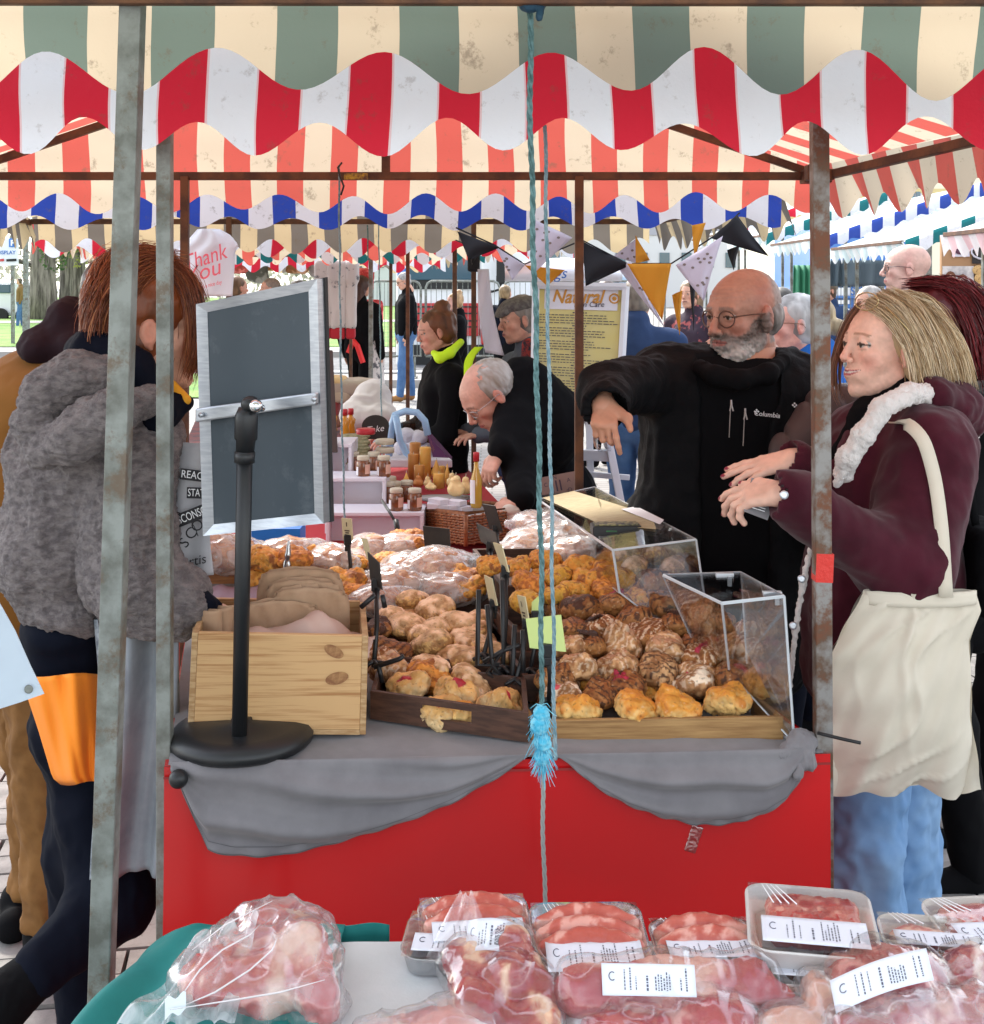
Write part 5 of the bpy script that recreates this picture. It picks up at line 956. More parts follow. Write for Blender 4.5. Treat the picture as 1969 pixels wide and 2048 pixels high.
# ---------------------------------------------------------------- bunting and hanging things
m_by = mat('mustard cotton', (.72, .33, .03), .85, transl=.35); m_bw = mat('bee print cotton', (.66, .62, .72), .85, transl=.3); m_bb = mat('black cotton', (.008, .008, .012), .8); m_bee = mat('bee print', (.22, .18, .17), .9)
def pennant(a, b_, tip, m, label, Y=4.45, Y2=None, bees=0):
    t = thing('pennant', label, 'bunting flag', P(*tip[:2], Y), 'bunting strung across the second stall'); A1_, B1_, T1_ = P(a[0], a[1], Y), P(b_[0], b_[1], Y2 or Y), P(tip[0], tip[1], (Y+(Y2 or Y))/2-.02); b = MB()
    def f(x, t_): return A1_.lerp(B1_, x).lerp(T1_, t_)+Vector((0, .010*math.sin(x*6+t_*4)*(1-t_*.5), 0))
    b.grid(10, 12, f); b.ob('flag_cloth', m, t, smooth=True, solid=.001)
    r3 = random.Random(int(a[0]))
    for k in range(bees):
        t_ = r3.uniform(.08, .7); x = r3.uniform(.12, .88); c = f(x, t_)+Vector((0, -.0035, 0)); q = MB(); q.lathe([(0, .0006), (.0045, 0), (0, -.0006)], c, 7, Matrix(frameM(x=(1, 0, 0), z=(0, -1, 0)).tolist()), sx=1.3); q.ob('bee_print', m_bee, t)
    return t
pennant((915, 462), (1000, 495), (938, 520), m_bb, 'black pennant rolled at the thin post end', 4.45)
pennant((1062, 435), (1145, 475), (1066, 548), m_bw, 'white bee print pennant hanging behind the ropes', 4.4, bees=9); pennant((990, 490), (1050, 530), (1025, 560), m_bw, 'small white bee print pennant near the flat cap', 4.6, bees=5)
pennant((1050, 530), (1130, 540), (1095, 572), m_by, 'orange pennant behind the notice board frame', 4.8)
pennant((1165, 482), (1262, 530), (1172, 572), m_bb, 'large black pennant beside the brown post', 4.5); pennant((1228, 512), (1275, 475), (1275, 527), m_bw, 'small white bee print pennant in the middle of the bunting', 4.7, bees=4); pennant((1272, 470), (1300, 520), (1272, 527), m_by, 'narrow folded mustard pennant above the large one', 4.65)
pennant((1255, 527), (1343, 527), (1325, 640), m_by, 'large mustard pennant pointing down', 4.4); pennant((1236, 535), (1262, 522), (1330, 655), m_bw, 'white bee print pennant edge behind the large mustard one', 4.5, bees=3)
pennant((1352, 530), (1446, 472), (1408, 602), m_bw, 'large white bee print pennant above the bald man', 4.2, bees=12); pennant((1422, 476), (1475, 430), (1538, 512), m_bb, 'large black pennant stretched beside the blue valance end', 4.3); pennant((1385, 450), (1412, 445), (1390, 520), m_by, 'narrow mustard pennant behind the big white one', 4.5)
pennant((1345, 590), (1365, 580), (1360, 670), m_by, 'thin mustard pennant hanging behind the bald man\'s face', 4.9); pennant((1378, 540), (1392, 560), (1388, 660), m_bb, 'thin black pennant hanging by the bald man\'s glasses', 4.8); pennant((1455, 500), (1480, 490), (1468, 540), m_bb, 'small black pennant knotted on the orange pole', 4.9)
q = MB(); q.tube([P(u, v, 4.5) for u, v in ((912, 455), (990, 490), (1050, 528), (1165, 480), (1255, 527), (1343, 527), (1440, 465), (1480, 425))], .003, 5); q.ob('bunting_cord', m_bb, smooth=True, label='dark cord carrying the bunting across the second stall', cat='cord')
t = thing('carrier_bag', 'white plastic carrier bag printed Thank You in pink hanging at the second stall', 'carrier bag', P(425, 590, 4.35)); b = MB(); m_car = mat('white polythene', (.86, .86, .90), .35, transl=.35, bump=.4, bscale=14, bdist=.01)
def f(a, t_):
    v = lerp(458, 592, t_); ul = np.interp(v, [458, 480, 500, 592], [395, 375, 352, 345]); ur = np.interp(v, [458, 470, 490, 505, 592], [440, 462, 478, 470, 466]); return P(lerp(ul, ur, a), v, 4.35)+Vector((0, -.03*math.sin(math.pi*a)+.006*math.sin(a*16+t_*8), 0))
b.grid(24, 24, f); b.ob('bag_sheet', m_car, t, smooth=True, solid=.001); m_pink = mat('pink print', (.80, .12, .16), .6)
text('lettering', 'Thank', .078, m_pink, P(408, 516, 4.30), (1, 0, .32), (0, 0, 1), t, shear=.3, wmax=.15); text('lettering', 'You', .078, m_pink, P(404, 545, 4.30), (1, 0, .32), (0, 0, 1), t, shear=.3); text('lettering', 'have a nice day', .02, m_pink, P(418, 570, 4.30), (1, 0, .25), (0, 0, 1), t, shear=.2, wmax=.09)
b = MB(); b.grid(8, 20, lambda a, t_: P(lerp(lerp(956, 972, t_), lerp(978, 1010, t_), a)-6*math.sin(t_*3), lerp(538, 705+6*a, t_), 5.4)+Vector((0, .01*math.sin(a*5+t_*7), 0))); b.ob('paper_towel', mat('white tissue', (.74, .72, .80), .85, transl=.3), smooth=True, solid=.001, label='long white paper strip hanging from the thin post next to the neon collar', cat='paper')
# ropes
m_rg = mat('green twine', (.055, .12, .12), .8, col2=(.14, .26, .27), nscale=60); m_rb = mat('blue grey rope', (.13, .24, .29), .8, col2=(.28, .38, .42), nscale=50); m_fr = mat('frayed cyan rope', (.06, .42, .62), .8, col2=(.25, .62, .75), nscale=60)
def rope(pts, r, m, label, fuzz=0, seedv=1, seg=None):
    t = thing('rope', label, 'rope', pts[-1]); pts = [Vector(p) for p in pts]; D = []; Ls = [0]
    for i in range(len(pts)-1): Ls.append(Ls[-1]+(pts[i+1]-pts[i]).length)
    n = int(Ls[-1]/.006); ph = 0
    for s_ in range(3):
        q = MB(); pp = []
        for k in range(n+1):
            d = Ls[-1]*k/n; i = min(sum(1 for x in Ls if x <= d)-1, len(pts)-2); p = pts[i].lerp(pts[i+1], (d-Ls[i])/max(1e-6, Ls[i+1]-Ls[i])); an = d*r**-1*.42+s_*2.094; pp.append(p+Vector((math.cos(an)*r*.55, math.sin(an)*r*.55, 0))+Vector((.0012*math.sin(d*31), 0, 0)))
        q.tube(pp, r*.58, 5); q.ob('strand', m, t, smooth=True)
    if fuzz:
        G = [[A_(pts[0].lerp(pts[-1], x)), A_(pts[0].lerp(pts[-1], x))+A_((.004, -.002, -.002)), A_(pts[0].lerp(pts[-1], x))+A_((.009, -.003, .002))] for x in (0, 1)]
    return t
rope([P(1060, 8, 1.72), P(1062, 300, 1.80), P(1071, 600, 1.86), P(1078, 900, 1.92), P(1084, 1200, 1.97), P(1083, 1420, 2.0)], .0042, m_rg, 'long green blue twine hanging from the nearest canopy bar to the cyan knot')
rope([P(1085, 1490, 2.0), P(1087, 1640, 2.02), P(1090, 1830, 2.04)], .0036, mat('grey rope end', (.33, .34, .33), .85), 'grey lower rope end hanging in front of the red cover')
rope([P(1090, 250, 2.16), P(1096, 600, 2.15), P(1103, 1000, 2.13), P(1108, 1300, 2.11), P(1110, 1520, 2.09)], .0034, m_rb, 'thinner blue grey rope running down to the edge of the red cover')
rope([P(678, 330, 3.6), P(680, 560, 3.6), P(683, 800, 3.58), P(690, 1040, 3.55)], .0030, m_rb, 'thin rope hanging from the rusty bar beside the chalkboard'); rope([P(757, 430, 5.9), P(762, 740, 5.5), P(765, 990, 5.0)], .003, m_rb, 'thin green cord hanging in front of the far men')
rope([P(735, 450, 5.9), P(737, 520, 5.8)], .003, m_rg, 'short cord end below the grey canopy')
t = thing('frayed_knot', 'bright cyan frayed rope knot on the long twine in front of the lime card', 'rope knot', P(1083, 1500, 1.99))
for k, (u, v, r_) in enumerate(((1083, 1428, .012), (1080, 1450, .014), (1086, 1485, .013), (1084, 1515, .011))): ob('knot_lump', sdf('knot_lump', [ell(A_(P(u, v, 1.995)), (r_, r_*.8, r_*1.1))], .002, .004, disp=lambda V, N: .003*ridge(V, 160, 2, k)), m_fr, t)
rs = np.random.RandomState(4)
for (u, v, n_) in ((1083, 1420, 70), (1080, 1452, 80), (1086, 1490, 80), (1084, 1520, 70)):
    q = MB()
    for k in range(n_):
        a = rs.uniform(0, 6.28); e = rs.uniform(-1.6, .3); L_ = rs.uniform(.008, .030); d = Vector((math.cos(a)*.8, -abs(math.sin(a))*.5, e*.9-.1)); p = P(u, v+rs.uniform(-12, 12), 1.995); q.tube([p, p+d*L_*.5+Vector((0, 0, .002)), p+d*L_+Vector((rs.uniform(-.004, .004), 0, -.006))], [.0011, .0008, .0003], 3, cap=False)
    o = q.ob('frayed_fibres', m_fr, t); o['kind'] = 'stuff'
ob('rope_knot', sdf('rope_knot', [ell(A_(P(1061, 10, 1.70)), (.015, .012, .010)), cap(A_(P(1085, 5, 1.70)), A_(P(1079, 35, 1.69)), .005, .004)], .002, .006, disp=lambda V, N: .002*ridge(V, 90, 2, 1)), mat('dark blue rope', (.012, .05, .09), .7), label='dark blue rope knot tied round the bar at the top of the picture', cat='rope knot')
for nm, pts, lab in (('cable_tie', [(1636, 1466, 2.17), (1660, 1472, 2.16), (1685, 1478, 2.15), (1722, 1486, 2.13)], 'black cable tie with a long tail round the rusty post'), ('cord_loop', [(912, 480, 5.6), (935, 490, 5.55), (950, 495, 5.5), (952, 515, 5.5), (944, 530, 5.5), (940, 505, 5.5), (955, 488, 5.5)], 'black cord loop dangling from the thin post'), ('hook', [(684, 325, 3.58), (676, 335, 3.57), (680, 352, 3.56), (688, 372, 3.57), (682, 390, 3.57)], 'dark wire hook looped over the rusty bar')):
    q = MB(); q.tube([P(*p) for p in pts], .003, 6); q.ob(nm, m_dark, smooth=True, label=lab, cat=nm.replace('_', ' '))
q = MB(); q.box(P(948, 525, 6.1), (.03, .03, .045)); q.ob('tied_cord', m_bb, bevel=.012, label='black cord bound round the thin post above the paper strip', cat='cord')
# ================================================================ meat table in front
MZ = .72
m_white = mat('white polythene sheet', (.66, .70, .72), .4, col2=(.56, .61, .63), nscale=3, bump=.3, bscale=9, bdist=.01)
m_tealc = mat('teal cotton', (.006, .15, .145), .8, col2=(.01, .20, .19), nscale=5, bump=.2, bscale=300, bdist=.0008)
mt = thing('trestle_table', 'meat table nearest the camera under white plastic and teal cloth', 'table', (.2, 1.3, 0))
q = MB(); q.box((.35, 1.05, .69), (.77, .60, .012)); q.ob('tabletop', mat('table board', (.3, .3, .3), .7), mt)
for x, y in ((-.38, 1.6), (1.05, 1.6), (-.38, .5), (1.05, .5)): bar(mt, (x, y, 0), (x, y, .675), m_galv, .014, 'leg')
b = MB()
def f(a, t):
    x = lerp(-.30, 1.15, a); y = lerp(.5, 1.672, t); z = MZ+.0035*math.sin(x*9+y*5)*math.sin(y*13+x*3)+.0015*math.sin(x*41+y*17)
    return (x, y-.004*math.sin(x*20)*(t > .99), z)
b.grid(120, 90, f); b.ob('table_sheet', m_white, smooth=True, label='white plastic sheet covering the meat table', cat='table cover')
b = MB()
edge = [(-.40, 1.35), (-.43, 1.50), (-.515, 1.52), (-.50, 1.62), (-.46, 1.69), (-.36, 1.705), (-.25, 1.70), (-.15, 1.69)]
def f(a, t):
    # a across from inner edge to the hanging edge, t from back corner towards the camera
    x0 = lerp(-.20, -.22, t); xo = lerp(-.49, -.585, t**.35); x = lerp(x0, xo, a); y = lerp(1.702-.03*max(0, a-.5), .8, t); d = max(0, a-.78)/.22
    z = MZ+.008-.14*d*d+.011*math.sin(a*13+t*9+math.sin(t*7))*(.25+a)*(1 if t > .02 else .4)+.005*math.sin(a*29-t*12)*a
    return (x, y, z)
b.grid(70, 90, f); b.grid(70, 12, lambda a, t: (lerp(-.14, -.44, a), 1.702-.03*max(0, a-.5)+.006*t+.004*math.sin(a*25), MZ+.008-.14*(max(0, a-.62)/.38)**2-.2*t+.011*math.sin(a*13)*(.25+a)*.4*(1-t)))
b.ob('teal_cloth', m_tealc, smooth=True, solid=.002, label='teal cotton cloth draped in folds over the end of the meat table', cat='cloth')
b = MB(); b.grid(30, 10, lambda a, t: (lerp(.98, 1.35, a), 1.72+.01*math.sin(a*20), lerp(.80, .5, t)+.015*math.sin(a*9))); b.ob('teal_cloth', m_tealc, smooth=True, solid=.002, label='corner of teal cloth at the far end beyond the white trays', cat='cloth')
m_meat = mat('raw meat', (.4, .1, .1), .32, attr='Col', bump=.6, bscale=150, bdist=.002, coat=.25, sss=.05)
m_mwrap = film('vacuum film', (1, 1, 1), .05, .10, .03); m_bagf = film('loose clear bag', (1, 1, 1), .08, .14, .16)
m_print = mat('label print', (.10, .10, .14), .8); m_plabel = mat('white meat label', (.72, .75, .84), .6)
REDM, FAT, PINK = (.26, .014, .022), (.66, .42, .33), (.42, .07, .065)
def meatcol(seed, a=REDM, b_=FAT, c=PINK, th=.15, sc=22, st=(1, 1, 1)):
    def p(V, col, N):
        w_ = V*A_(st); n = fbm(w_+.02*np.stack([vn(V, 18, 1), vn(V, 18, 2), vn(V, 18, 3)], 1), sc, 4, seed); n2 = fbm(V, 70, 3, seed+5)
        o = L3(a, c, n*1.2+.3); return np.clip(L3(o, b_, (n-th)*3+(n2 > .3)*.35), 0, 1)
    return p
def labelq(par, c, rx, ry, w, l, seed=1, bend=None):
    """paper label centred at c, axes rx (width) ry (height)"""
    rx, ry = Vector(rx).normalized(), Vector(ry).normalized(); n = rx.cross(ry).normalized(); t = MB(); be = bend or (lambda a, t_: 0)
    def f(a, t_): return c+rx*(a-.5)*w+ry*(t_-.5)*l+n*(.001+be(a, t_))
    t.grid(12, 8, f); lo = t.ob('label', m_plabel, par, smooth=True, solid=.0004); r3 = random.Random(seed)
    def g(a, t_): return f(a, t_)+n*.0006
    def stroke(a0, t0, a1, t1, hw): q = MB(); p0, p1 = g(a0, t0), g(a1, t1); d = (p1-p0).normalized().cross(n)*hw; q.quad(p0-d, p1-d, p1+d, p0+d); return q
    q = MB(); q.tube([g(.11+.035*math.cos(x), .6+.13*math.sin(x)) for x in np.linspace(.9, 5.4, 12)], .0006, 4); q.ob('logo_ring', m_print, lo)
    for k, (a0, hw) in enumerate(((.24, .0007), (.30, .0009), (.36, .0006), (.48, .0012), (.57, .0008), (.60, .0008), (.63, .0008), (.66, .0008), (.69, .0008), (.72, .0008), (.84, .0008), (.90, .001))):
        t0 = .15+r3.uniform(0, .05); end = r3.uniform(.55, .9); q = MB()
        while t0 < end:
            d = r3.uniform(.03, .09); p0, p1 = g(a0, t0), g(a0, min(t0+d, end)); s_ = rx*hw; q.quad(p0-s_, p0+s_, p1+s_, p1-s_); t0 += d+.03
        q.ob('print_line', m_print, lo)
    return lo
def pack(u, v, Y, z, w, l, h, tilt, rz, tray, label, content, sw=1, roll=0):
    """shallow rounded tray; centre of its rim at P(u,v,Y)"""
    c = P(u, v, Y); t = thing('meat_tray', label, 'meat tray', c, 'packed meat trays'); M = Matrix.Rotation(rz, 3, 'Z')@Matrix.Rotation(tilt, 3, 'X')@Matrix.Rotation(roll, 3, 'Y')
    def rr_(hw, hl, r, zz, n=6):
        o = []
        for cx, cy, a0 in ((hw-r, hl-r, 0), (-hw+r, hl-r, 90), (-hw+r, -hl+r, 180), (hw-r, -hl+r, 270)):
            for k in range(n+1): a = R(a0+90*k/n); o.append(c+M@Vector((cx+r*math.cos(a), cy+r*math.sin(a), zz)))
        return o
    rings = [rr_(w/2*.82, l/2*.82, .018, -h), rr_(w/2*.86, l/2*.86, .02, -h*.9), rr_(w/2*.94, l/2*.94, .024, -.002), rr_(w/2, l/2, .028, 0), rr_(w/2, l/2, .028, -.003), rr_(w/2*.955, l/2*.955, .026, -.006), rr_(w/2*.87, l/2*.87, .02, -h*.98), rr_(w/2*.82, l/2*.82, .018, -h-.002)]
    q = MB(); n = len(rings[0]); vs = [p for r_ in rings for p in r_]; fs = [tuple(range(n))]
    for i in range(len(rings)-1): fs += [(i*n+j, i*n+(j+1) % n, (i+1)*n+(j+1) % n, (i+1)*n+j) for j in range(n)]
    q.add(vs, fs); q.ob('tray_shell', tray, t, smooth=True)
    Mn = np.array(M.to_3x3()) if hasattr(M, 'to_3x3') else np.array(M); cc = A_(c); W = lambda p: cc+Mn@A_(p)
    if content == 'sausage':
        for k in range(sw):
            y0 = l*.30-k*.030; pts = [W((x, y0-.012*(x/(w*.4))**2, -.004+.004*math.cos(x*30))) for x in np.linspace(-w*.38, w*.38, 6)]
            ob('sausage', sdf('sausage', chain(pts, [.012, .0155, .0165, .0165, .0155, .012]), .003, .006, disp=lambda V, N: .0012*fbm(V, 70, 3, k), pal=[PINK], paint=meatcol(k+3, (.46, .085, .06), (.70, .34, .28), (.56, .15, .11), .28, 60)), m_meat, t)
    elif content == 'mince':
        ob('mince', sdf('mince', [bx(W((w*.03, l*.10, -h*.45)), (w*.36, l*.28, h*.5), .014, M=Mn)], .0028, .006, disp=lambda V, N: .0035*ridge(V, 120, 2, 3), pal=[PINK], paint=meatcol(9, (.42, .05, .045), (.66, .28, .22), (.52, .10, .08), .2, 90)), m_meat, t)
    else:
        ob('steak', sdf('steak', [ell(W((-w*.1, l*.1, -h*.5)), (w*.3, l*.28, h*.5), M=Mn), ell(W((w*.12, -l*.05, -h*.5)), (w*.22, l*.2, h*.4), M=Mn)], .003, .01, disp=lambda V, N: .002*fbm(V, 60, 3, 3), pal=[PINK], paint=meatcol(5, (.50, .10, .10), (.78, .52, .42), (.62, .22, .18), .1, 30)), m_meat, t)
    q = MB(); q.grid(14, 14, lambda a, b_: Vector(W(((a-.5)*w*.95, (b_-.5)*l*.95, .001+.004*math.exp(-((b_-.7)/.25)**2)+.0012*math.sin(a*37+b_*9)*math.sin(b_*31))).tolist())); q.ob('film', m_mwrap, t, smooth=True)
    q = MB()
    for k in range(4): p0 = W((-w*.36+k*.006, l*.44, .004)); p1 = W((-w*.28+k*.010, l*.14, .006)); q.tube([Vector(p0.tolist()), Vector(p1.tolist())], [.0004, .0011], 4)
    q.ob('film_crease', mat('film crease', (.85, .87, .9), .15), t)
    labelq(t, Vector(W((.002, -l*.26, .006)).tolist()), M@Vector((1, 0, 0)), M@Vector((0, 1, 0)), w*.80, l*.36, int(u))
    return t
m_ctray = film('clear tray plastic', (.80, .80, .82), .28, .08, .08); m_wtray = mat('white foam tray', (.74, .72, .70), .5, transl=.15)
pack(950, 1842, 1.66, 0, .150, .125, .028, .05, .10, m_ctray, 'clear tray of three sausages tilted on top of another tray', 'sausage', 2)
pack(915, 1872, 1.63, 0, .140, .115, .026, .02, -.08, m_ctray, 'clear tray mostly hidden under the tilted sausage tray', 'steak')
pack(1180, 1880, 1.61, 0, .152, .19, .030, .02, .02, m_ctray, 'clear tray with three sausages in a fan above a white label', 'sausage', 3)
pack(1412, 1882, 1.625, 0, .140, .115, .028, .02, .03, m_ctray, 'clear tray of plump sausages in the middle beside the white foam tray', 'sausage', 2)
pack(1622, 1838, 1.63, 0, .165, .165, .030, .04, -.17, m_wtray, 'white foam tray of minced beef raised on a second foam tray', 'mince')
pack(1625, 1920, 1.60, 0, .145, .12, .035, .0, -.12, m_wtray, 'white foam tray underneath the minced beef tray', 'steak')
pack(1862, 1868, 1.65, 0, .130, .10, .026, .0, -.13, m_wtray, 'white foam tray of sliced steak behind the marbled round joint', 'steak')
pack(1965, 1845, 1.68, 0, .13, .13, .03, .05, .1, m_wtray, 'white foam tray of mince cut off by the frame edge', 'mince')
def joint(name, label, prims, seed, a=REDM, b_=FAT, c=PINK, th=.15, sc=22, amp=.006, lab=None, wrapm=None, grow=.004, wr=.006, st=(1, 1, 1), res=.0032):
    t = thing(name, label, 'meat joint', Vector(((prims[0]['o'] if prims[0]['t'] != 'c' else prims[0]['a'])).tolist()), 'wrapped joints of meat')
    ob('meat', sdf('meat', prims, res, .012, disp=lambda V, N: amp*fbm(V, 38, 4, seed)+amp*.5*ridge(V, 55, 2, seed+3), pal=[a], paint=meatcol(seed, a, b_, c, th, sc, st)), m_meat, t)
    p2 = []
    for q in prims:
        q2 = dict(q)
        if q['t'] == 'c': q2['ra'] = q['ra']+grow+.003; q2['rb'] = q['rb']+grow+.003
        elif q['t'] == 'e': q2['r'] = q['r']+grow+.003
        else: q2['h'] = q['h']+grow+.003
        p2.append(q2)
    ob('wrapping', sdf('wrapping', p2, .004, .015, disp=lambda V, N: wr*ridge(V*A_((1, .6, 1)), 26, 2, seed)-.002+grow*.3, clip=None), wrapm or m_mwrap, t)
    return t
def W3(u, v, Y): return A_(P(u, v, Y))
big = joint('meat_joint', 'large pale pink bone in joint inside a loose clear bag on the teal cloth', [ell(W3(515, 1950, 1.55), (.082, .065, .045)), ell(W3(555, 1878, 1.60), (.060, .05, .030)), cap(W3(610, 1900, 1.55), W3(635, 2000, 1.50), .028, .026), ell(W3(440, 1960, 1.52), (.045, .045, .034)), cap(W3(545, 1858, 1.6), W3(620, 1915, 1.56), .022)], 3, (.42, .05, .05), (.72, .46, .38), (.56, .15, .12), .12, 18, amp=.006, wrapm=m_bagf, grow=.006, wr=.014)
b = MB()
def f(a, t):
    p = P(lerp(lerp(225, 400, t), lerp(470, 520, t), a), lerp(lerp(2062, 1880, t), lerp(2050, 1830, t), a), 1.46+.10*t); return p+Vector((0, 0, .006*math.sin(a*15+t*7)+.004*math.sin(a*31-t*9)+.008*math.sin(t*9)))
b.grid(34, 34, f); b.ob('bag_tail', film('loose bag tail', (1, 1, 1), .10, .2, .34), big, smooth=True)
q = MB()
for pts in ([(350, 2010, 1.45), (400, 1940, 1.47), (445, 1900, 1.5), (500, 1870, 1.53), (520, 1850, 1.55)], [(360, 2015, 1.45), (430, 1985, 1.45), (500, 1940, 1.47), (545, 1900, 1.49), (555, 1875, 1.5)], [(340, 2020, 1.44), (470, 2000, 1.44), (560, 1985, 1.44), (650, 1960, 1.46)], [(385, 1900, 1.5), (450, 1850, 1.53), (545, 1802, 1.57)]): q.tube([P(*p) for p in pts], [.0004]+[.0012]*(len(pts)-2)+[.0004], 5)
q.ob('bag_crease', mat('shiny plastic crease', (.85, .80, .82), .12, alpha=.6), big, smooth=True)
b = MB(); b.grid(8, 8, lambda a, t: P(lerp(330, 372, a), lerp(2000, 2036, t)-14*a, 1.445)+Vector((0, 0, .003*math.sin(a*9+t*5)))); b.ob('sticker', mat('white sticker', (.85, .86, .9), .4), big, smooth=True)
g_ = joint('meat_joint', 'dark red and cream shoulder joint standing open ended with a label on top', [cap(W3(935, 1935, 1.56), W3(965, 2020, 1.49), .030, .026), cap(W3(1010, 1905, 1.58), W3(1075, 1990, 1.53), .030, .028), cap(W3(940, 1925, 1.57), W3(1010, 1900, 1.58), .026, .026), ell(W3(1015, 1975, 1.52), (.026, .02, .036)), cap(W3(1075, 1990, 1.53), W3(1080, 2060, 1.48), .026, .024), ell(W3(1000, 2050, 1.5), (.05, .04, .03)), ell(W3(1000, 1990, 1.56), (.05, .02, .04))], 8, (.30, .02, .03), (.74, .50, .34), (.55, .15, .10), .08, 16, amp=.006, st=(1.6, 1.6, .5))
labelq(g_, P(985, 1880, 1.57)+Vector((0, -.006, .010)), (1, .1, -.12), (.1, .8, .6), .062, .040, 4, lambda a, t: -.012*(2*a-1)**2)
b = MB(); b.grid(16, 20, lambda a, t: P(lerp(lerp(918, 900, t), lerp(948, 1000, t), a)-lerp(0, 60*(1-a), t), lerp(1787, 1935-30*a, t), 1.58-.03*t)+Vector((0, .004*math.sin(a*9+t*6), .003*math.sin(a*17)))); b.ob('bag_peak', m_bagf, g_, smooth=True)
h_ = joint('meat_joint', 'long vacuum packed pork roll with white label lying across the sheet', [cap(W3(1160, 1985, 1.52), W3(1330, 1985, 1.53), .030, .036), cap(W3(1330, 1985, 1.53), W3(1500, 1970, 1.55), .036, .030), cap(W3(1500, 1975, 1.55), W3(1585, 2010, 1.53), .028, .014)], 12, (.36, .045, .055), (.66, .38, .32), (.46, .10, .10), .18, 14, amp=.004, st=(.5, 1, 1), wr=.009)
labelq(h_, P(1297, 1962, 1.50)+Vector((0, -.004, .003)), (1, 0, -.02), (0, .5, .8), .112, .034, 5, lambda a, t: .004*math.sin(a*3))
i_ = joint('meat_joint', 'marbled round beef joint with a long white label across its top', [ell(W3(1765, 1985, 1.53), (.072, .06, .042)), ell(W3(1745, 1960, 1.56), (.062, .055, .040)), ell(W3(1830, 1960, 1.56), (.04, .05, .032))], 17, (.24, .015, .025), (.58, .24, .22), (.34, .04, .05), .30, 40, amp=.004, wr=.007)
labelq(i_, P(1765, 1958, 1.485), (1, .12, .26), (0, .75, .65), .125, .036, 6, lambda a, t: .004*math.sin(a*3.1)+.010*math.sin(a*3.14)-.006)
b = MB(); b.grid(16, 10, lambda a, t: P(lerp(1830, 1945, a), lerp(lerp(1925, 1915, a), lerp(2010, 1950, a), t), 1.54)+Vector((0, .003*math.sin(a*9+t*6), .004*math.sin(a*17)))); b.ob('bag_tail', m_bagf, i_, smooth=True)
joint('meat_joint', 'red steaks in film at the bottom edge below the pork roll', [ell(W3(1270, 2062, 1.49), (.075, .05, .026)), ell(W3(1420, 2050, 1.5), (.06, .045, .026)), ell(W3(1380, 2020, 1.51), (.05, .03, .02))], 21, (.38, .03, .045), (.66, .32, .30), (.48, .10, .11), .15, 26, amp=.005, wr=.010)
joint('meat_joint', 'glossy rolled joint in wrinkled film at the bottom beside the marbled one', [cap(W3(1790, 2062, 1.48), W3(1960, 2045, 1.5), .034, .034), cap(W3(1700, 2060, 1.47), W3(1790, 2062, 1.48), .02, .03)], 26, (.32, .03, .045), (.66, .38, .34), (.44, .10, .11), .1, 22, amp=.004, wr=.010, wrapm=m_bagf)
joint('meat_joint', 'dark red joint with white fat at the frame edge', [ell(W3(1955, 1955, 1.57), (.045, .05, .032)), ell(W3(1930, 1990, 1.54), (.03, .03, .026))], 31, (.28, .02, .04), (.78, .66, .62), (.40, .06, .08), .18, 30, amp=.005)
joint('meat_joint', 'slack film bag with pink trimmings at the bottom left of the shoulder joint', [ell(W3(900, 2062, 1.47), (.055, .04, .022)), ell(W3(800, 2075, 1.46), (.05, .04, .012))], 36, (.60, .25, .24), (.80, .68, .64), (.70, .40, .38), .0, 20, amp=.003, wrapm=m_bagf, wr=.010)
joint('meat_joint', 'pink trimmed chop half hidden between the pork roll and the marbled joint', [ell(W3(1645, 1990, 1.53), (.025, .04, .02)), ell(W3(1600, 2050, 1.49), (.05, .03, .018))], 41, (.62, .30, .22), (.80, .66, .58), (.70, .42, .34), .0, 26, amp=.003, wrapm=m_bagf, wr=.006)
# white hanging plastic flap at the left edge
b = MB()
def f(a, t):
    ur = np.interp(t, [0, .5, .8, .93, 1], [-20, 45, 80, 88, 40]); return P(lerp(-60, ur, a), lerp(1180, 1420-40*(1-a)*0+(-a*26 if t > .9 else 0), t), 1.55)+Vector((0, .010*math.sin(a*4+t*3), 0))
b = MB(); poly = [(-70, 1180), (-2, 1205), (30, 1262), (60, 1330), (88, 1388), (40, 1405), (-70, 1440)]; q = MB(); q.prism([P(u, v, 1.5+.0003*(u+70)) for u, v in poly], (0, .0015, 0)); fl = q.ob('plastic_flap', mat('pale blue polythene', (.60, .68, .76), .45, transl=.3, col2=(.54, .62, .70), nscale=4), label='pale blue white plastic flap with an eyelet poking in at the side', cat='tarpaulin')
q = MB(); q.lathe([(.003, -.001), (.0055, -.001), (.005, .0008), (.003, 0)], P(57, 1379, 1.535), 14, Matrix(frameM(x=(1, 0, 0), z=(0, -1, 0)).tolist())); q.ob('eyelet', m_galv, fl, smooth=True)
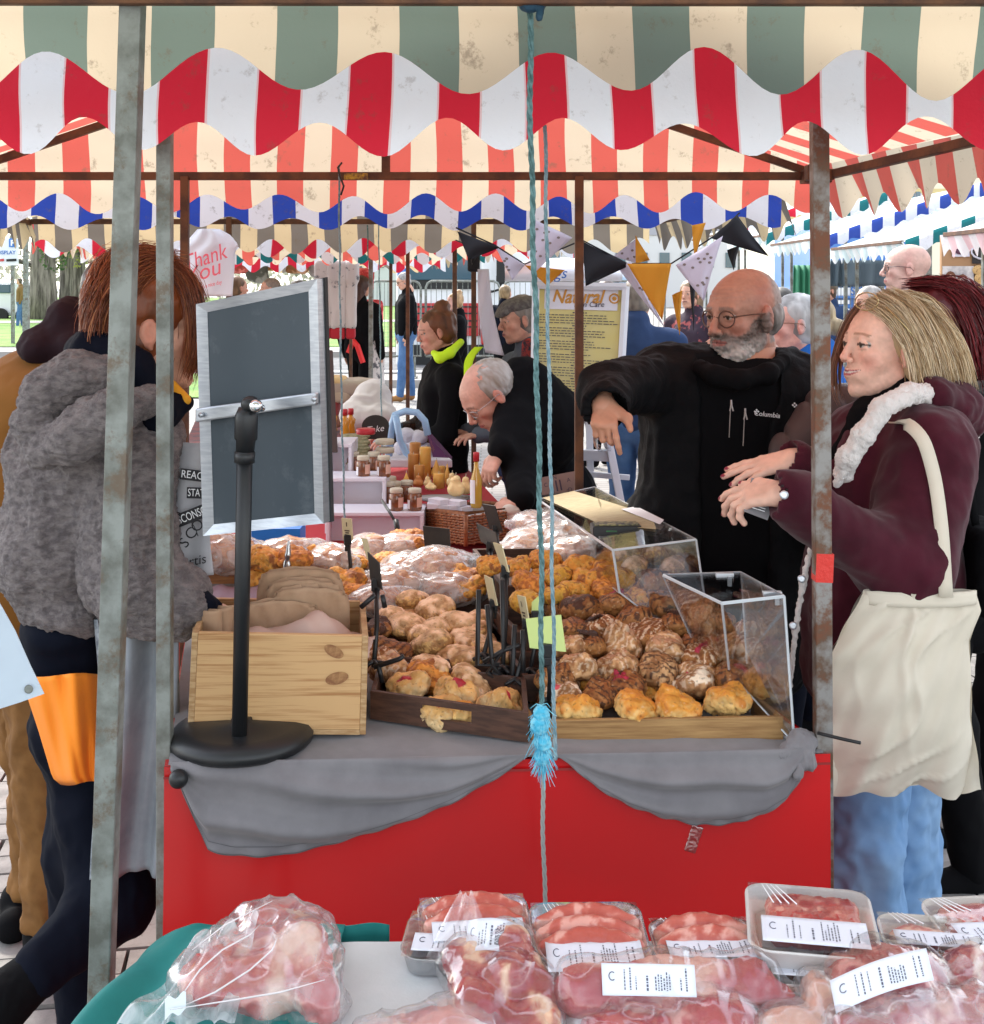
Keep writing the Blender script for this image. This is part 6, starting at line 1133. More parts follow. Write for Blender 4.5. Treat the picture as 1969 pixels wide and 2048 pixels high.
# ================================================================ people
SK = (.60, .33, .235)
m_skin = mat('skin', SK, .48, attr='Col', sss=.08, bump=.15, bscale=260, bdist=.0008, spec=.4)
m_hair = mat('hair', (.1, .05, .02), .42, attr='Col', spec=.5, bump=.5, bscale=120, stretch=(1, 1, .15))
m_strand = mat('hair strands', (.1, .05, .02), .38, attr='Col', spec=.6)
A = A_
def headM(yaw, pitch=0, roll=0):
    f = A((math.cos(R(yaw))*math.cos(R(pitch)), math.sin(R(yaw))*math.cos(R(pitch)), math.sin(R(pitch)))); up = A((0, 0, 1)); l = np.cross(up, f); l /= np.linalg.norm(l); u = np.cross(f, l)
    r = R(roll); l2 = l*math.cos(r)+u*math.sin(r); u2 = np.cross(f, l2); return np.stack([f, l2, u2], 1)
def head(c, M, sc=1, skin=SK, lips=(.42, .13, .12), brow=(.10, .06, .04), res=.0032, beard=None, female=False, hairshade=None, iris=(.05, .035, .02), old=0, smile=0, neck=True, blush=.5, nk=(-.05, 0, -.20)):
    """returns (V, F, col) of head + neck; local x = face forward, y = its left, z = up, eyes near z = 0.005"""
    c = A(c); T = lambda p: c+sc*(M@A(p)); k = .014*sc
    def e(o, r, **kw): return ell(T(o), A(r if hasattr(r, '__len__') else (r,)*3)*sc, M=M, k=kw.pop('k', k), **kw)
    def cp(a, b, ra, rb=None, **kw): return cap(T(a), T(b), ra*sc, (rb if rb is not None else ra)*sc, k=kw.pop('k', k), **kw)
    w = .93 if female else 1
    pr = [e((-.018, 0, .035), (.097, .075*w, .083)), e((.030, 0, .030), (.063, .062*w, .066)), e((.030, 0, -.025), (.060, .058*w, .068)), e((.034+.004*(w < 1), 0, -.066), (.046-.004*(w < 1), .046*w*w, .036)), e((.068, 0, -.093), (.020, .022*w, .018), k=.02*sc),
          cp((.0, .048*w, -.055), (.05, .028*w, -.088), .016, .014, k=.02*sc), cp((.0, -.048*w, -.055), (.05, -.028*w, -.088), .016, .014, k=.02*sc)]
    for s in (-1, 1):
        pr += [cp((.078, s*.040, .026), (.088, s*.012, .028), .0075 if not female else .006), e((.062, s*.040*w, -.014), (.022, .018, .018)), cp((.05, s*.047*w, -.03), (.066, s*.024, -.062), .012, .012)]
        pr += [ell(T((.104, s*.031, .008)), A((.016, .019, .0135))*sc, M=M, k=.012*sc, sub=True)]
        pr += [e((.0765, s*.031, .008), .0125, c=1, k=.001), cp((.086, s*.020, .013), (.083, s*.043, .011), .0042, .004, k=.004), cp((.0875, s*.031, .0165), (.084, s*.031, .019), .0055, k=.006), cp((.085, s*.021, .0015), (.082, s*.042, .0015), .0036, k=.004)]
        pr += [e((-.004, s*(.079*w), -.002), (.018, .009, .030), k=.006*sc), cp((-.004, s*(.082*w), -.02), (.002, s*(.078*w), -.03), .006, k=.004*sc), ell(T((.000, s*(.089*w), .002)), A((.009, .006, .017))*sc, M=M, k=.004*sc, sub=True)]
    nl = .0 if not female else -.003
    pr += [cp((.088, 0, .018), (.112+nl, 0, -.022), .0075, .0105 if not female else .0085, k=.010*sc), e((.103+nl, .012, -.028), .0085 if not female else .007, k=.006*sc), e((.103+nl, -.012, -.028), .0085 if not female else .007, k=.006*sc)]
    pr += [e((.080, 0, -.058), (.018, .028, .020), k=.012*sc)]
    z0 = -.053+.0; sm = .005*smile
    for s in (-1, 1):
        pr += [cp((.0975, 0, z0+.003), (.086, s*.021, z0-.001+sm*.4), .0042, .0022, k=.004), cp((.0965, 0, z0-.008), (.085, s*.019, z0-.004+sm*.4), .0052, .0025, k=.004)]
    pr += [cp((.104, 0, z0-.0025), (.088, 0, z0-.0025), .0016, sub=True, k=.003)]
    if neck: pr += [cp((-.025, 0, -.05), nk, (.054 if w == 1 else .045), (.058 if w == 1 else .050), k=.03*sc)]
    if old: pr += [cp((.06, .03, -.085), (.02, .0, -.11), .018, k=.02*sc), cp((.06, -.03, -.085), (.02, .0, -.11), .018, k=.02*sc)]
    pal = [skin, (.42, .40, .38), lips]
    br = beard
    def paint(V, col, N):
        q = (V-c)@M/sc; n1 = fbm(q, 40, 3, 5); n2 = fbm(q, 160, 3, 8); sk = np.abs(col-A(skin)).sum(1) < 1e-6
        m = sk; col = col.copy(); col[m] *= (1+.10*n1[m]+.07*n2[m])[:, None]
        for s in (-1, 1):
            far = (np.sqrt((q[:, 0]-.0765)**2+(q[:, 1]-s*.031)**2+(q[:, 2]-.008)**2) > .0140) & (q[:, 1]*s > 0) & (np.abs(col-A(pal[1])).sum(1) < 1e-6); col[far] = A(skin)*.85
        ya = np.abs(q[:, 1]); wm = .024+.005*smile; zc = z0-.0025+sm*1.3*(ya/.027)**2; dz = q[:, 2]-zc; hh = np.clip(1-(ya/wm)**2, 0, 1)**.6
        lm = (q[:, 0] > .055) & (dz < .0062*hh) & (dz > -.0078*hh); col[lm] = A(lips)*(1+.12*n2[lm])[:, None]; ln = (np.abs(dz) < (.0010+.0012*smile*hh)) & (ya < wm) & (q[:, 0] > .055); col[ln] = (.62, .55, .50) if smile else (.10, .03, .03)
        if smile: l2 = (np.abs(dz-.0026*hh) < .0006) & (ya < wm) & (q[:, 0] > .055); col[l2] = (.16, .04, .04)
        red = np.exp(-((q[:, 0]-.07)**2+(np.abs(q[:, 1])-.042)**2+(q[:, 2]+.028)**2)/.0005)+.9*np.exp(-((q[:, 0]-.112)**2+q[:, 1]**2+(q[:, 2]+.022)**2)/.00022)+.8*np.exp(-((np.abs(q[:, 1])-.082)**2+(q[:, 0])**2)/.0008)
        red = red*m*blush; col = col*(1-red[:, None]*A((.02, .38, .38)))
        # eyes: iris / pupil / lashes
        for s in (-1, 1):
            ey = np.abs(col-A(pal[1])).sum(1) < 1e-6; d = np.sqrt((q[:, 1]-s*.031)**2+(q[:, 2]-.008)**2); col[ey & (d < .0062)] = iris; col[ey & (d < .003)] = (.01, .01, .01)
            lash = (np.abs(q[:, 2]-(.0115-.25*np.abs(np.abs(q[:, 1])-.031))) < (.0022 if female else .0014)) & (np.abs(np.abs(q[:, 1])-.031) < .016) & (q[:, 0] > .07); col[lash] = col[lash]*.25+A((.02, .012, .01))
            b = np.exp(-((q[:, 2]-(.030-.35*np.maximum(np.abs(q[:, 1])-.036, 0)+(.002 if female else 0)))/(.0030 if female else .0045))**4)*((np.abs(q[:, 1]) > .012) & (np.abs(q[:, 1]) < .047) & (q[:, 0] > .05)); b = np.clip(b*(.85+.3*n2), 0, 1)
            col = col*(1-b[:, None]*.5)+A(brow)*b[:, None]*.5
        nost = np.exp(-((np.abs(q[:, 1])-.008)**2+(q[:, 0]-.106)**2+(q[:, 2]+.0355)**2)/.00001); col = col*(1-.75*nost[:, None])
        if br is not None:
            zb_ = np.interp(q[:, 0], [-.02, .0, .02, .045, .072, .088, .12], [.0, .016, .004, -.020, -.040, -.032, -.031])+.004*n1
            low = 1/(1+np.exp((q[:, 2]-zb_)*500)); low = low/(1+np.exp(-(q[:, 0]-(-.008+.25*np.maximum(-q[:, 2]-.06, 0)))*300))*(q[:, 2] > -.125)
            low = low*(~lm)
            bc = A(br[0])*(1+.35*n2[:, None]); chin = np.clip((-.045-q[:, 2])/.04+n1*.3, 0, 1)[:, None]; bc = bc*(1-chin)+A(br[1])*chin*(1+.25*n2[:, None])
            col = col*(1-low[:, None]*.9)+bc*low[:, None]*.9; paint.low = low
        if hairshade is not None:
            h = 1/(1+np.exp((q[:, 0]+hairshade[1]+ (q[:, 2]-.03)*hairshade[2]+.006*n1)*260))*(q[:, 2] > -.07); col = col*(1-h[:, None]*.8)+A(hairshade[0])*h[:, None]*.8*(1+.3*n2[:, None])
        return np.clip(col, 0, 1)
    def disp(V, N):
        q = (V-c)@M/sc; d = .0006*fbm(q, 120, 2, 3)
        # forehead lines
        if old: d = d-.0010*np.clip(np.sin(q[:, 2]*620), 0, 1)*(q[:, 2] > .045)*(q[:, 2] < .085)*(q[:, 0] > .05)-.0018*np.exp(-((np.abs(q[:, 1])-.030-.35*(-.03-q[:, 2]))/.003)**2)*(q[:, 2] < -.025)*(q[:, 2] > -.06)*(q[:, 0] > .06)
        if br is not None: d = d+paint.low*(.004+.004*fbm(q, 190, 3, 4)+.003*np.clip((-.06-q[:, 2])/.04, 0, 1))
        return d*sc
    return sdf('h', pr, res*sc if sc > .9 else res, k, disp=disp, pal=pal, paint=paint, ret=True)
def hand(w, f, n, side=1, curl=(.3, .35, .4, .5), sc=1.0, thumb=(.6, .5, -.25), c=0, nail=None, spread=1.0):
    """w wrist, f finger direction, n back-of-hand normal, side=+1 thumb lies towards f x n"""
    w, f, n = A(w), A(f), A(n); f /= np.linalg.norm(f); n = n-f*(n@f); n /= np.linalg.norm(n); s = np.cross(f, n)*side; pr = []
    for i, (off, fl, segs) in enumerate(((.027, .083, (.042, .026, .021)), (.009, .087, (.046, .030, .022)), (-.010, .083, (.042, .028, .021)), (-.027, .074, (.033, .021, .018)))):
        kn = w+sc*(f*fl+s*off); pr.append(cap(w+s*off*.55*sc+f*.01, kn, .0145*sc, .0115*sc, c, .012)); d = f+s*off*3*spread; d /= np.linalg.norm(d); p = kn; a = 0; r = .0092*sc
        for j, L_ in enumerate(segs):
            a += curl[i]*(.8 if j == 0 else 1); dd = d*math.cos(a)-n*math.sin(a); q = p+dd*L_*sc; r2 = r*.92; pr.append(cap(p, q, r, r2, c, .004)); last = (p, q, dd, a); p = q; r = r2
        if nail is not None:
            nn = d*math.sin(a)+n*math.cos(a); pr.append(ell(p+nn*.0045*sc-last[2]*.001, (.0085*sc, .0062*sc, .0032*sc), nail, M=np.stack([last[2], np.cross(nn, last[2]), nn], 1), k=.0005))
    b = w+sc*(f*.022+s*.020); t1 = b+sc*(f*thumb[0]+s*thumb[1]+n*thumb[2])*.055; t2 = t1+sc*(f*(thumb[0]+.45)+s*thumb[1]*.25+n*thumb[2]*1.1)*.032
    pr += [cap(b, t1, .0145*sc, .0115*sc, c, .012), cap(t1, t2, .011*sc, .0088*sc, c, .006), cap(w+s*.012*sc-n*.004, t1, .016*sc, .011*sc, c, .012)]
    if nail is not None: pr.append(ell(t2+n*.006*sc, (.008*sc, .006*sc, .003*sc), nail, M=frameM(x=f, z=n+1e-3), k=.0005))
    pr.append(cap(w-f*.03*sc, w+f*.015*sc, .024*sc, .024*sc, c, .015)); return pr
def handmesh(pr, skin=SK, nailc=(.25, .02, .05), res=.0028):
    def paint(V, col, N):
        n1 = fbm(V, 50, 3, 2); m = np.abs(col-A(skin)).sum(1) < 1e-6; col[m] *= (1+.14*n1[m])[:, None]; return np.clip(col, 0, 1)
    return sdf('hand', pr, res, .006, disp=lambda V, N: .0005*fbm(V, 130, 2, 3), pal=[skin, nailc], paint=paint, ret=True)
def core(chains, res=.014, skin=SK):
    pr = []
    for pts, rs in chains: pr += chain(pts, rs, 0, .03)
    V, Fq, col = sdf('core', pr, res, .03, pal=[skin], ret=True); return V, Fq, col
def strands(name, roots, ctrl, m, cols, n, rad=.0012, jit=.004, seg=10, parent=None, seed=0, sides=3):
    """roots: list of control polylines; n strands interpolated between neighbouring guides"""
    rs = np.random.RandomState(seed); Vs, Fs, Cs = [], [], []; b = 0; G = [A(g) for g in roots]
    ts = np.linspace(0, 1, seg)
    def samp(g):
        u = np.linspace(0, 1, len(g)); out = np.stack([np.interp(ts, u, g[:, i]) for i in range(3)], 1)
        for _ in range(2): out[1:-1] = .25*out[:-2]+.5*out[1:-1]+.25*out[2:]
        return out
    G = [samp(g) for g in G]
    for k in range(n):
        t = rs.uniform(0, len(G)-1); i = min(int(t), len(G)-2); fr_ = t-i; p = G[i]*(1-fr_)+G[i+1]*fr_; off = rs.normal(0, jit, 3); off2 = rs.normal(0, jit*1.2, 3); p = p+off+np.outer(ts**1.5, off2)+np.outer(np.sin(ts*rs.uniform(3, 9)+rs.uniform(0, 6)), rs.normal(0, jit*.5, 3)); L_ = rs.uniform(.66, 1)
        p = p[:max(4, int(seg*L_)+1)]; m_ = len(p); tan = np.gradient(p, axis=0); tan /= np.linalg.norm(tan, axis=1, keepdims=True)+1e-9; X = np.cross(tan, A((.3, .2, .9))); X /= np.linalg.norm(X, axis=1, keepdims=True)+1e-9; Y = np.cross(tan, X)
        r = rad*rs.uniform(.6, 1.5)*np.interp(np.linspace(0, 1, m_), [0, .1, .7, 1], [.5, 1, .9, .15]); col = A(cols[rs.randint(len(cols))])*rs.uniform(.8, 1.2)
        for j in range(sides): a = 2*math.pi*j/sides; Vs.append(p+(X*math.cos(a)*1.6+Y*math.sin(a)*.8)*r[:, None])
        idx = np.arange(m_-1)
        for j in range(sides): j2 = (j+1) % sides; Fs.append(np.stack([b+j*m_+idx, b+j*m_+idx+1, b+j2*m_+idx+1, b+j2*m_+idx], 1))
        Cs.append(np.tile(col, (m_*sides, 1))); b += m_*sides
    me = npmesh(name, np.concatenate(Vs), np.concatenate(Fs), np.concatenate(Cs)); return ob(name, me, m, parent)
def folds(amp=.008, sc=7, seed=0, st=(1, 1, .6)):
    s_ = A(st)
    def f(V, N): w = V+.05*np.stack([vn(V, 4, seed+11), vn(V, 4, seed+12), vn(V, 4, seed+13)], 1); return amp*(ridge(w*s_, sc, 3, seed)-.3)+amp*.25*vn(V, sc*5, seed+2)
    return f
def fabric(name, col, **k): return mat(name, col, k.pop('rough', .85), spec=k.pop('spec', .2), sheen=k.pop('sheen', .0), bump=k.pop('bump', .25), bscale=k.pop('bscale', 350), bdist=k.pop('bdist', .0008), **k)
m_blk = fabric('black fabric', (.0045, .0045, .0055), spec=.1); m_shell = fabric('black shell fabric', (.006, .0062, .0075), rough=.75, bump=.6, bscale=35, bdist=.006, spec=.12)
m_navy = fabric('navy fabric', (.004, .0055, .012), spec=.1); m_jean = fabric('blue denim', (.055, .12, .26), col2=(.10, .19, .36), nscale=9, nlo=.35, nhi=.7); m_ljean = fabric('light denim', (.11, .23, .44), col2=(.24, .38, .58), nscale=5, nlo=.3, nhi=.7)
def glasses(parent, c, M, sc=1, m=None, r=.021, ry=.018, thick=.0016, x=.098):
    c = A(c); T = lambda p: Vector((c+sc*(M@A(p))).tolist()); g = bpy.data.objects.new('glasses', None); link(g); g.parent = parent; g.location = (0, 0, 0); WL[g.name] = WL[parent.name]
    for s in (-1, 1):
        q = MB(); q.tube([T((x-.010*abs(math.cos(a)*r+.0)/r*(1 if s*math.cos(a) > 0 else 0), s*.032+math.cos(a)*r, .004+math.sin(a)*ry)) for a in np.linspace(0, 2*math.pi, 19)], thick*sc, 6); q.ob('rim', m, g, smooth=True)
        q = MB(); q.tube([T((x-.008, s*(.032+r), .010)), T((.05, s*.080, .012)), T((-.005, s*.086, .008)), T((-.02, s*.084, -.008))], thick*sc*.9, 6); q.ob('temple', m, g, smooth=True)
    q = MB(); q.tube([T((x, -.011, .007)), T((x+.003, 0, .010)), T((x, .011, .007))], thick*sc, 6); q.ob('bridge', m, g, smooth=True); return g
def hairshell(parent, c, M, prims, col, sc=1, res=.004, amp=.004, st=(1, 1, .3), fsc=60, name='hair', seed=0, m=None, col2=None):
    c = A(c); pr = []
    for q in prims:
        t = q[0]
        if t == 'e': pr.append(ell(c+sc*(M@A(q[1])), A(q[2])*sc, M=M, k=.015*sc, sub=len(q) > 3 and q[3] == 'sub'))
        else: pr.append(cap(c+sc*(M@A(q[1])), c+sc*(M@A(q[2])), q[3]*sc, q[4]*sc, k=.015*sc))
    c2 = A(col2 if col2 is not None else A(col)*.5)
    me = sdf(name, pr, res, .015*sc, disp=lambda V, N: amp*ridge(((V-c)@M)*A(st), fsc, 3, seed), pal=[col], paint=lambda V, cc, N: L3(col, c2, .5+.9*fbm(((V-c)@M)*A(st), fsc*.8, 3, seed+1)))
    return ob(name, me, m or m_hair, parent)
# ---- simple standing figure for people farther away ----------------------
def figure(label, u, vcrown, Y, yaw, top, bottom, hair, H=None, skin=SK, shoes=m_blk, hairtype='short', build=1.0, pitch=0, glass=None, lean=0, arms='down', coat=.0, female=False, res=None, stride=.1, beard=None, cap_=None, cuts=None, hat=None):
    x = PX(u, Y); zc = PZ(vcrown, Y); H = zc; s = H/1.75; t = thing('person', label, 'person', (x, Y, 0)); M = headM(yaw, pitch); res = res or max(.006, Y*.0011)
    f = A((math.cos(R(yaw)), math.sin(R(yaw)), 0)); l = A((-f[1], f[0], 0)); b = A((x, Y, 0))
    def W(fx, ly, z): return b+f*(fx+lean*max(0, z-.95))*s+l*ly*s+A((0, 0, z*s))
    hc = W(.03, 0, 1.63); hd = head(hc, M, s*.97, skin=skin, res=max(.0036, Y*.0009), female=female, hairshade=None if hairtype == 'none' else (A(hair)*.8, .01, .0), beard=beard, nk=(-.04, 0, -.14))
    sw = .195*build; chs = [([W(0, 0, 1.0), W(-.02, 0, 1.34)], [.09*s, .08*s])]; hands = []; jp = []
    jp += [bx(W(0, 0, 1.20), A((.115*build, .165*build, .20))*s, .09*s, M=headM(yaw), k=.06), cap(W(-.01, -sw*.8, 1.40), W(-.01, sw*.8, 1.40), .075*s, k=.05), cap(W(-.03, 0, 1.38), W(-.025, 0, 1.505), .10*s, .072*s, k=.03), bx(W(0, 0, .97-coat*.5), A((.115*build, .165*build, .10+coat*.5))*s, .07*s, M=headM(yaw), k=.06)]
    for sd in (-1, 1):
        sh_ = W(-.01, sd*(sw+.01), 1.39)
        if arms == 'down': el_ = W(-.03, sd*(sw+.06), 1.12); wr = W(.05, sd*(sw+.04), .88); hf, hn = (0, 0, -1), l*sd
        elif arms == 'front': el_ = W(.04, sd*(sw+.04), 1.12); wr = W(.27, sd*.09, 1.08); hf, hn = f, A((0, 0, 1))
        else: el_ = W(.02, sd*(sw+.05), 1.13); wr = W(.20, sd*.14, .98); hf, hn = f*.7+A((0, 0, -.6)), A((0, 0, 1))
        jp += [cap(sh_, el_, .062*s, .052*s, k=.03), cap(el_, wr, .052*s, .040*s, k=.03)]; chs.append(([sh_, el_, wr], [.04*s, .035*s, .025*s])); hands += hand(wr-A(hf)*.015, hf, hn, sd, sc=s*.84)
    lg = []
    tr = []
    for sd in (-1, 1):
        k_ = sd*stride; hip = W(0, sd*.09, .92); kn = W(k_*.6, sd*.095, .50); an = W(k_, sd*.10, .09)
        tr += [cap(hip, kn, .095*s*build**.5, .068*s, k=.03), cap(kn, an, .070*s, .052*s, k=.02)]; chs.append(([hip, kn, an], [.06*s, .045*s, .03*s]))
        lg.append((an, k_))
    tr.append(bx(W(0, 0, .93), A((.11*build, .155*build, .10))*s, .08*s, M=headM(yaw), k=.05))
    bd = joinsdf('body', [hd, core(chs, .02, skin), handmesh(hands, skin, res=max(.004, Y*.0008))]); ob('body', bd, m_skin, t)
    ob('jacket', sdf('jacket', jp, res, .03, disp=folds(.010*s, 7, int(u) % 30)), top, t); ob('trousers', sdf('trousers', tr, res, .03, disp=folds(.008*s, 8, int(u) % 20)), bottom, t)
    for an, k_ in lg: ob('shoe', sdf('shoe', [cap(an+A((0, 0, -.035*s)), an+f*.15*s+A((0, 0, -.05*s)), .045*s, .036*s), cap(an, an+A((0, 0, -.04*s)), .045*s)], max(.006, res), .02), shoes, t)
    if hairtype == 'short': hairshell(t, hc, M, [('e', (-.022, 0, .045), (.098, .081, .082)), ('e', (.09, 0, -.01), (.09, .09, .065), 'sub'), ('e', (-.03, 0, -.02), (.075, .078, .07))], hair, s*.97, max(.005, res))
    elif hairtype == 'sides': hairshell(t, hc, M, [('e', (-.035, 0, .0), (.078, .083, .058))], hair, s*.97, max(.005, res))
    elif hairtype == 'bun': hairshell(t, hc, M, [('e', (-.022, 0, .042), (.100, .080, .085)), ('e', (.09, 0, -.01), (.085, .09, .07), 'sub'), ('e', (-.06, 0, .125), (.042, .045, .038)), ('e', (-.04, 0, -.01), (.07, .078, .07))], hair, s*.97, max(.005, res), amp=.006)
    elif hairtype == 'lowbun': hairshell(t, hc, M, [('e', (-.022, 0, .042), (.100, .080, .085)), ('e', (.09, 0, -.01), (.085, .09, .07), 'sub'), ('e', (-.13, 0, -.02), (.04, .04, .04)), ('e', (-.04, 0, -.01), (.07, .078, .07))], hair, s*.97, max(.005, res), amp=.004)
    elif hairtype == 'long': hairshell(t, hc, M, [('e', (-.022, 0, .042), (.104, .088, .09)), ('e', (.10, 0, -.03), (.08, .07, .09), 'sub'), ('c', (-.06, 0, 0), (-.09, 0, -.22), .08, .05)], hair, s*.97, max(.005, res), amp=.006)
    if glass: glasses(t, hc, M, s*.97, glass)
    t['_'] = 0; del t['_']
    return t, hc, M, s, W
def Q(u, v, Y): return A(P(u, v, Y))
def floor_legs(t, hips, m, r=(.09, .065, .05), shoe=m_blk, name='trousers', res=.009, yaw=180, amp=.012):
    pr = []
    f = A((math.cos(R(yaw)), math.sin(R(yaw)), 0))
    for hip, kn, an in hips:
        pr += [cap(hip, kn, r[0], r[1], k=.03), cap(kn, an, r[1], r[2], k=.03)]
        ob('shoe', sdf('shoe', [cap(an+A((0, 0, -.04)), an+f*.15+A((0, 0, -.055)), .047, .04), cap(an, an+A((0, 0, -.05)), .05)], .007, .02), shoe, t)
    ob(name, sdf(name, pr, res, .03, disp=folds(amp, 9, 3, (1, 1, .55))), m, t)
# ---------------- bald bearded man ----------------
t = thing('person', 'bald man with grey beard and round glasses in black jacket pointing down at the scones', 'person', (PX(1450, 3.15), 3.15, 0))
hc = Q(1487, 632, 3.15); M = headM(216, -6, 0)
hd = head(hc, M, 1.0, skin=(.42, .22, .16), lips=(.34, .12, .10), beard=((.13, .11, .10), (.46, .44, .42)), brow=(.12, .10, .09), res=.0028, old=1, hairshade=((.22, .20, .19), .040, .1), blush=.7, nk=(-.05, .0, -.19))
hp = hand(Q(1208, 806, 2.73), (-.05, -.72, -.62), (-.25, -.62, .75), -1, curl=(.5, 1.2, 1.3, 1.35), sc=.78, thumb=(.8, .8, -.1))
cr = core([([Q(1480, 760, 3.2), Q(1450, 1150, 3.2)], [.13, .14]), ([Q(1320, 770, 3.15), Q(1195, 770, 2.88), Q(1207, 815, 2.72)], [.04, .035, .028]), ([Q(1580, 780, 3.2), Q(1600, 1000, 3.1)], [.04, .03])], skin=(.52, .26, .17))
ob('body', joinsdf('body', [hd, cr, handmesh(hp, (.52, .26, .17))]), m_skin, t)
glasses(t, hc, M, 1.0, mat('tortoise frame', (.10, .045, .03), .3), r=.022, ry=.0205, thick=.0019)
hairshell(t, hc, M, [('e', (-.042, 0, -.004), (.062, .0805, .062)), ('e', (-.01, 0, .10), (.12, .06, .065), 'sub')], (.30, .28, .27), 1, .0035, amp=.003, col2=(.12, .11, .10))
pr = [bx(Q(1460, 930, 3.15), (.17, .115, .28), .1, k=.06), bx(Q(1430, 1200, 3.18), (.185, .13, .22), .1, k=.06), cap(Q(1345, 765, 3.17), Q(1575, 775, 3.17), .075, k=.05), cap(Q(1495, 775, 3.17), Q(1495, 730, 3.17), .075, .068, k=.02)]
ob('fleece', sdf('fleece', pr, .008, .04, disp=folds(.006, 6, 5)), m_blk, t)
pr = [bx(Q(1450, 920, 3.16), (.215, .135, .27), .1, k=.06), bx(Q(1420, 1190, 3.19), (.235, .15, .25), .1, k=.06), cap(Q(1335, 765, 3.17), Q(1590, 775, 3.17), .085, k=.05),
      cap(Q(1325, 765, 3.14), Q(1212, 785, 2.88), .078, .062, k=.04), cap(Q(1212, 785, 2.88), Q(1216, 810, 2.72), .060, .051, k=.02), cap(Q(1592, 800, 3.15), Q(1610, 1010, 3.05), .08, .07, k=.04),
      bx(Q(1478, 960, 2.98), (.085, .12, .36), .02, sub=True, k=.01), cap(Q(1214, 815, 2.72), Q(1214, 850, 2.57), .041, .055, sub=True, k=.006), cap(Q(1490, 800, 3.05), Q(1497, 690, 3.1), .078, .078, sub=True, k=.01)]
ob('jacket', sdf('jacket', pr, .0065, .03, disp=lambda V, N: folds(.016, 8, 9, (1, 1, .45))(V, N)+.004*ridge(V, 22, 2, 3)), m_shell, t)
q = []
for s_ in (1,):
    q += chain([Q(1402, 735, 3.04), Q(1432, 752, 2.99), Q(1480, 760, 2.97), Q(1535, 748, 3.0), Q(1566, 722, 3.08)], [.02, .022, .022, .022, .02])
ob('collar', sdf('collar', q, .004, .02, disp=folds(.003, 20, 2)), m_blk, t)
floor_legs(t, [(Q(1400, 1250, 3.2), A((PX(1380, 3.2), 3.2, .48)), A((PX(1380, 3.2), 3.2, .09))), (Q(1500, 1250, 3.2), A((PX(1500, 3.2), 3.2, .48)), A((PX(1500, 3.2), 3.2, .09)))], m_navy, yaw=230)
m_wht = mat('white print', (.75, .76, .78), .6); m_ink = mat('black print', (.015, .015, .018), .7)
text('logo_lettering', 'Columbia', .0165, m_wht, P(1535, 829, 2.985), (1, .1, -.12), (0, 0, 1), t, shear=.1); text('logo_lettering', 'Col', .0165, m_wht, P(1607, 813, 2.99), (1, .25, 0), (0, 0, 1), t, shear=.1)
for u, v in ((1516, 823), (1592, 810)):
    q = MB(); c = P(u-2, v, 2.985)
    for dx, dz in ((0, .004), (0, -.004), (.004, 0), (-.004, 0)): q.box(c+Vector((dx, 0, dz)), (.0018, .0006, .0018), Matrix.Rotation(.785, 3, 'Y'))
    q.ob('logo_mark', m_wht, t)
for u, v in ((1463, 800), (1491, 817)):
    q = MB(); c = P(u, v, 2.99); q.tube([c, c+Vector((0, -.004, -.012))], .0022, 6); q.tube([c+Vector((0, -.004, -.01)), c+Vector((-.004, -.005, -.026))], .0018, 6); q.tube([c+Vector((0, -.004, -.01)), c+Vector((.004, -.005, -.026))], .0018, 6); q.tube([c+Vector((0, .004, 0)), c+Vector((-.004, .004, -.09))], .0012, 5); q.ob('zip_pull', mat('zip', (.45, .4, .38), .4, .6), t)
# ---------------- blonde woman ----------------
SKF = (.74, .46, .36)
t = thing('person', 'blonde woman in a burgundy corduroy jacket with white fleece collar holding out both hands', 'person', (PX(1775, 2.68), 2.68, 0))
hc = Q(1774, 701, 2.66); M = headM(197, 5, 0); sc = .945
hd = head(hc, M, sc, skin=SKF, lips=(.40, .10, .11), female=True, brow=(.20, .11, .06), res=.0026, smile=1.0, blush=.6, nk=(-.045, 0, -.17))
h1 = hand(Q(1575, 988, 2.33), (-.86, .46, -.10), (-.15, -.45, .9), 1, curl=(.25, .45, .6, .7), sc=.86, nail=1, thumb=(.9, .5, -.1))
h2 = hand(Q(1597, 918, 2.60), (-.95, .12, -.20), (-.25, -.35, .9), 1, curl=(.10, .12, .22, .3), sc=.86, nail=1, thumb=(.9, .35, -.25))
cr = core([([Q(1775, 900, 2.68), Q(1775, 1300, 2.68)], [.10, .11]), ([Q(1850, 910, 2.54), Q(1800, 1120, 2.44), Q(1600, 1005, 2.34)], [.025, .022, .018]), ([Q(1720, 880, 2.85), Q(1700, 1040, 2.76), Q(1605, 932, 2.62)], [.025, .022, .018])], skin=SKF)
ob('body', joinsdf('body', [hd, cr, handmesh(h1, SKF, res=.0026), handmesh(h2, SKF, res=.0026)]), m_skin, t)
m_burg = fabric('burgundy corduroy', (.042, .004, .011), sheen=.12, col2=(.060, .006, .016), nscale=10)
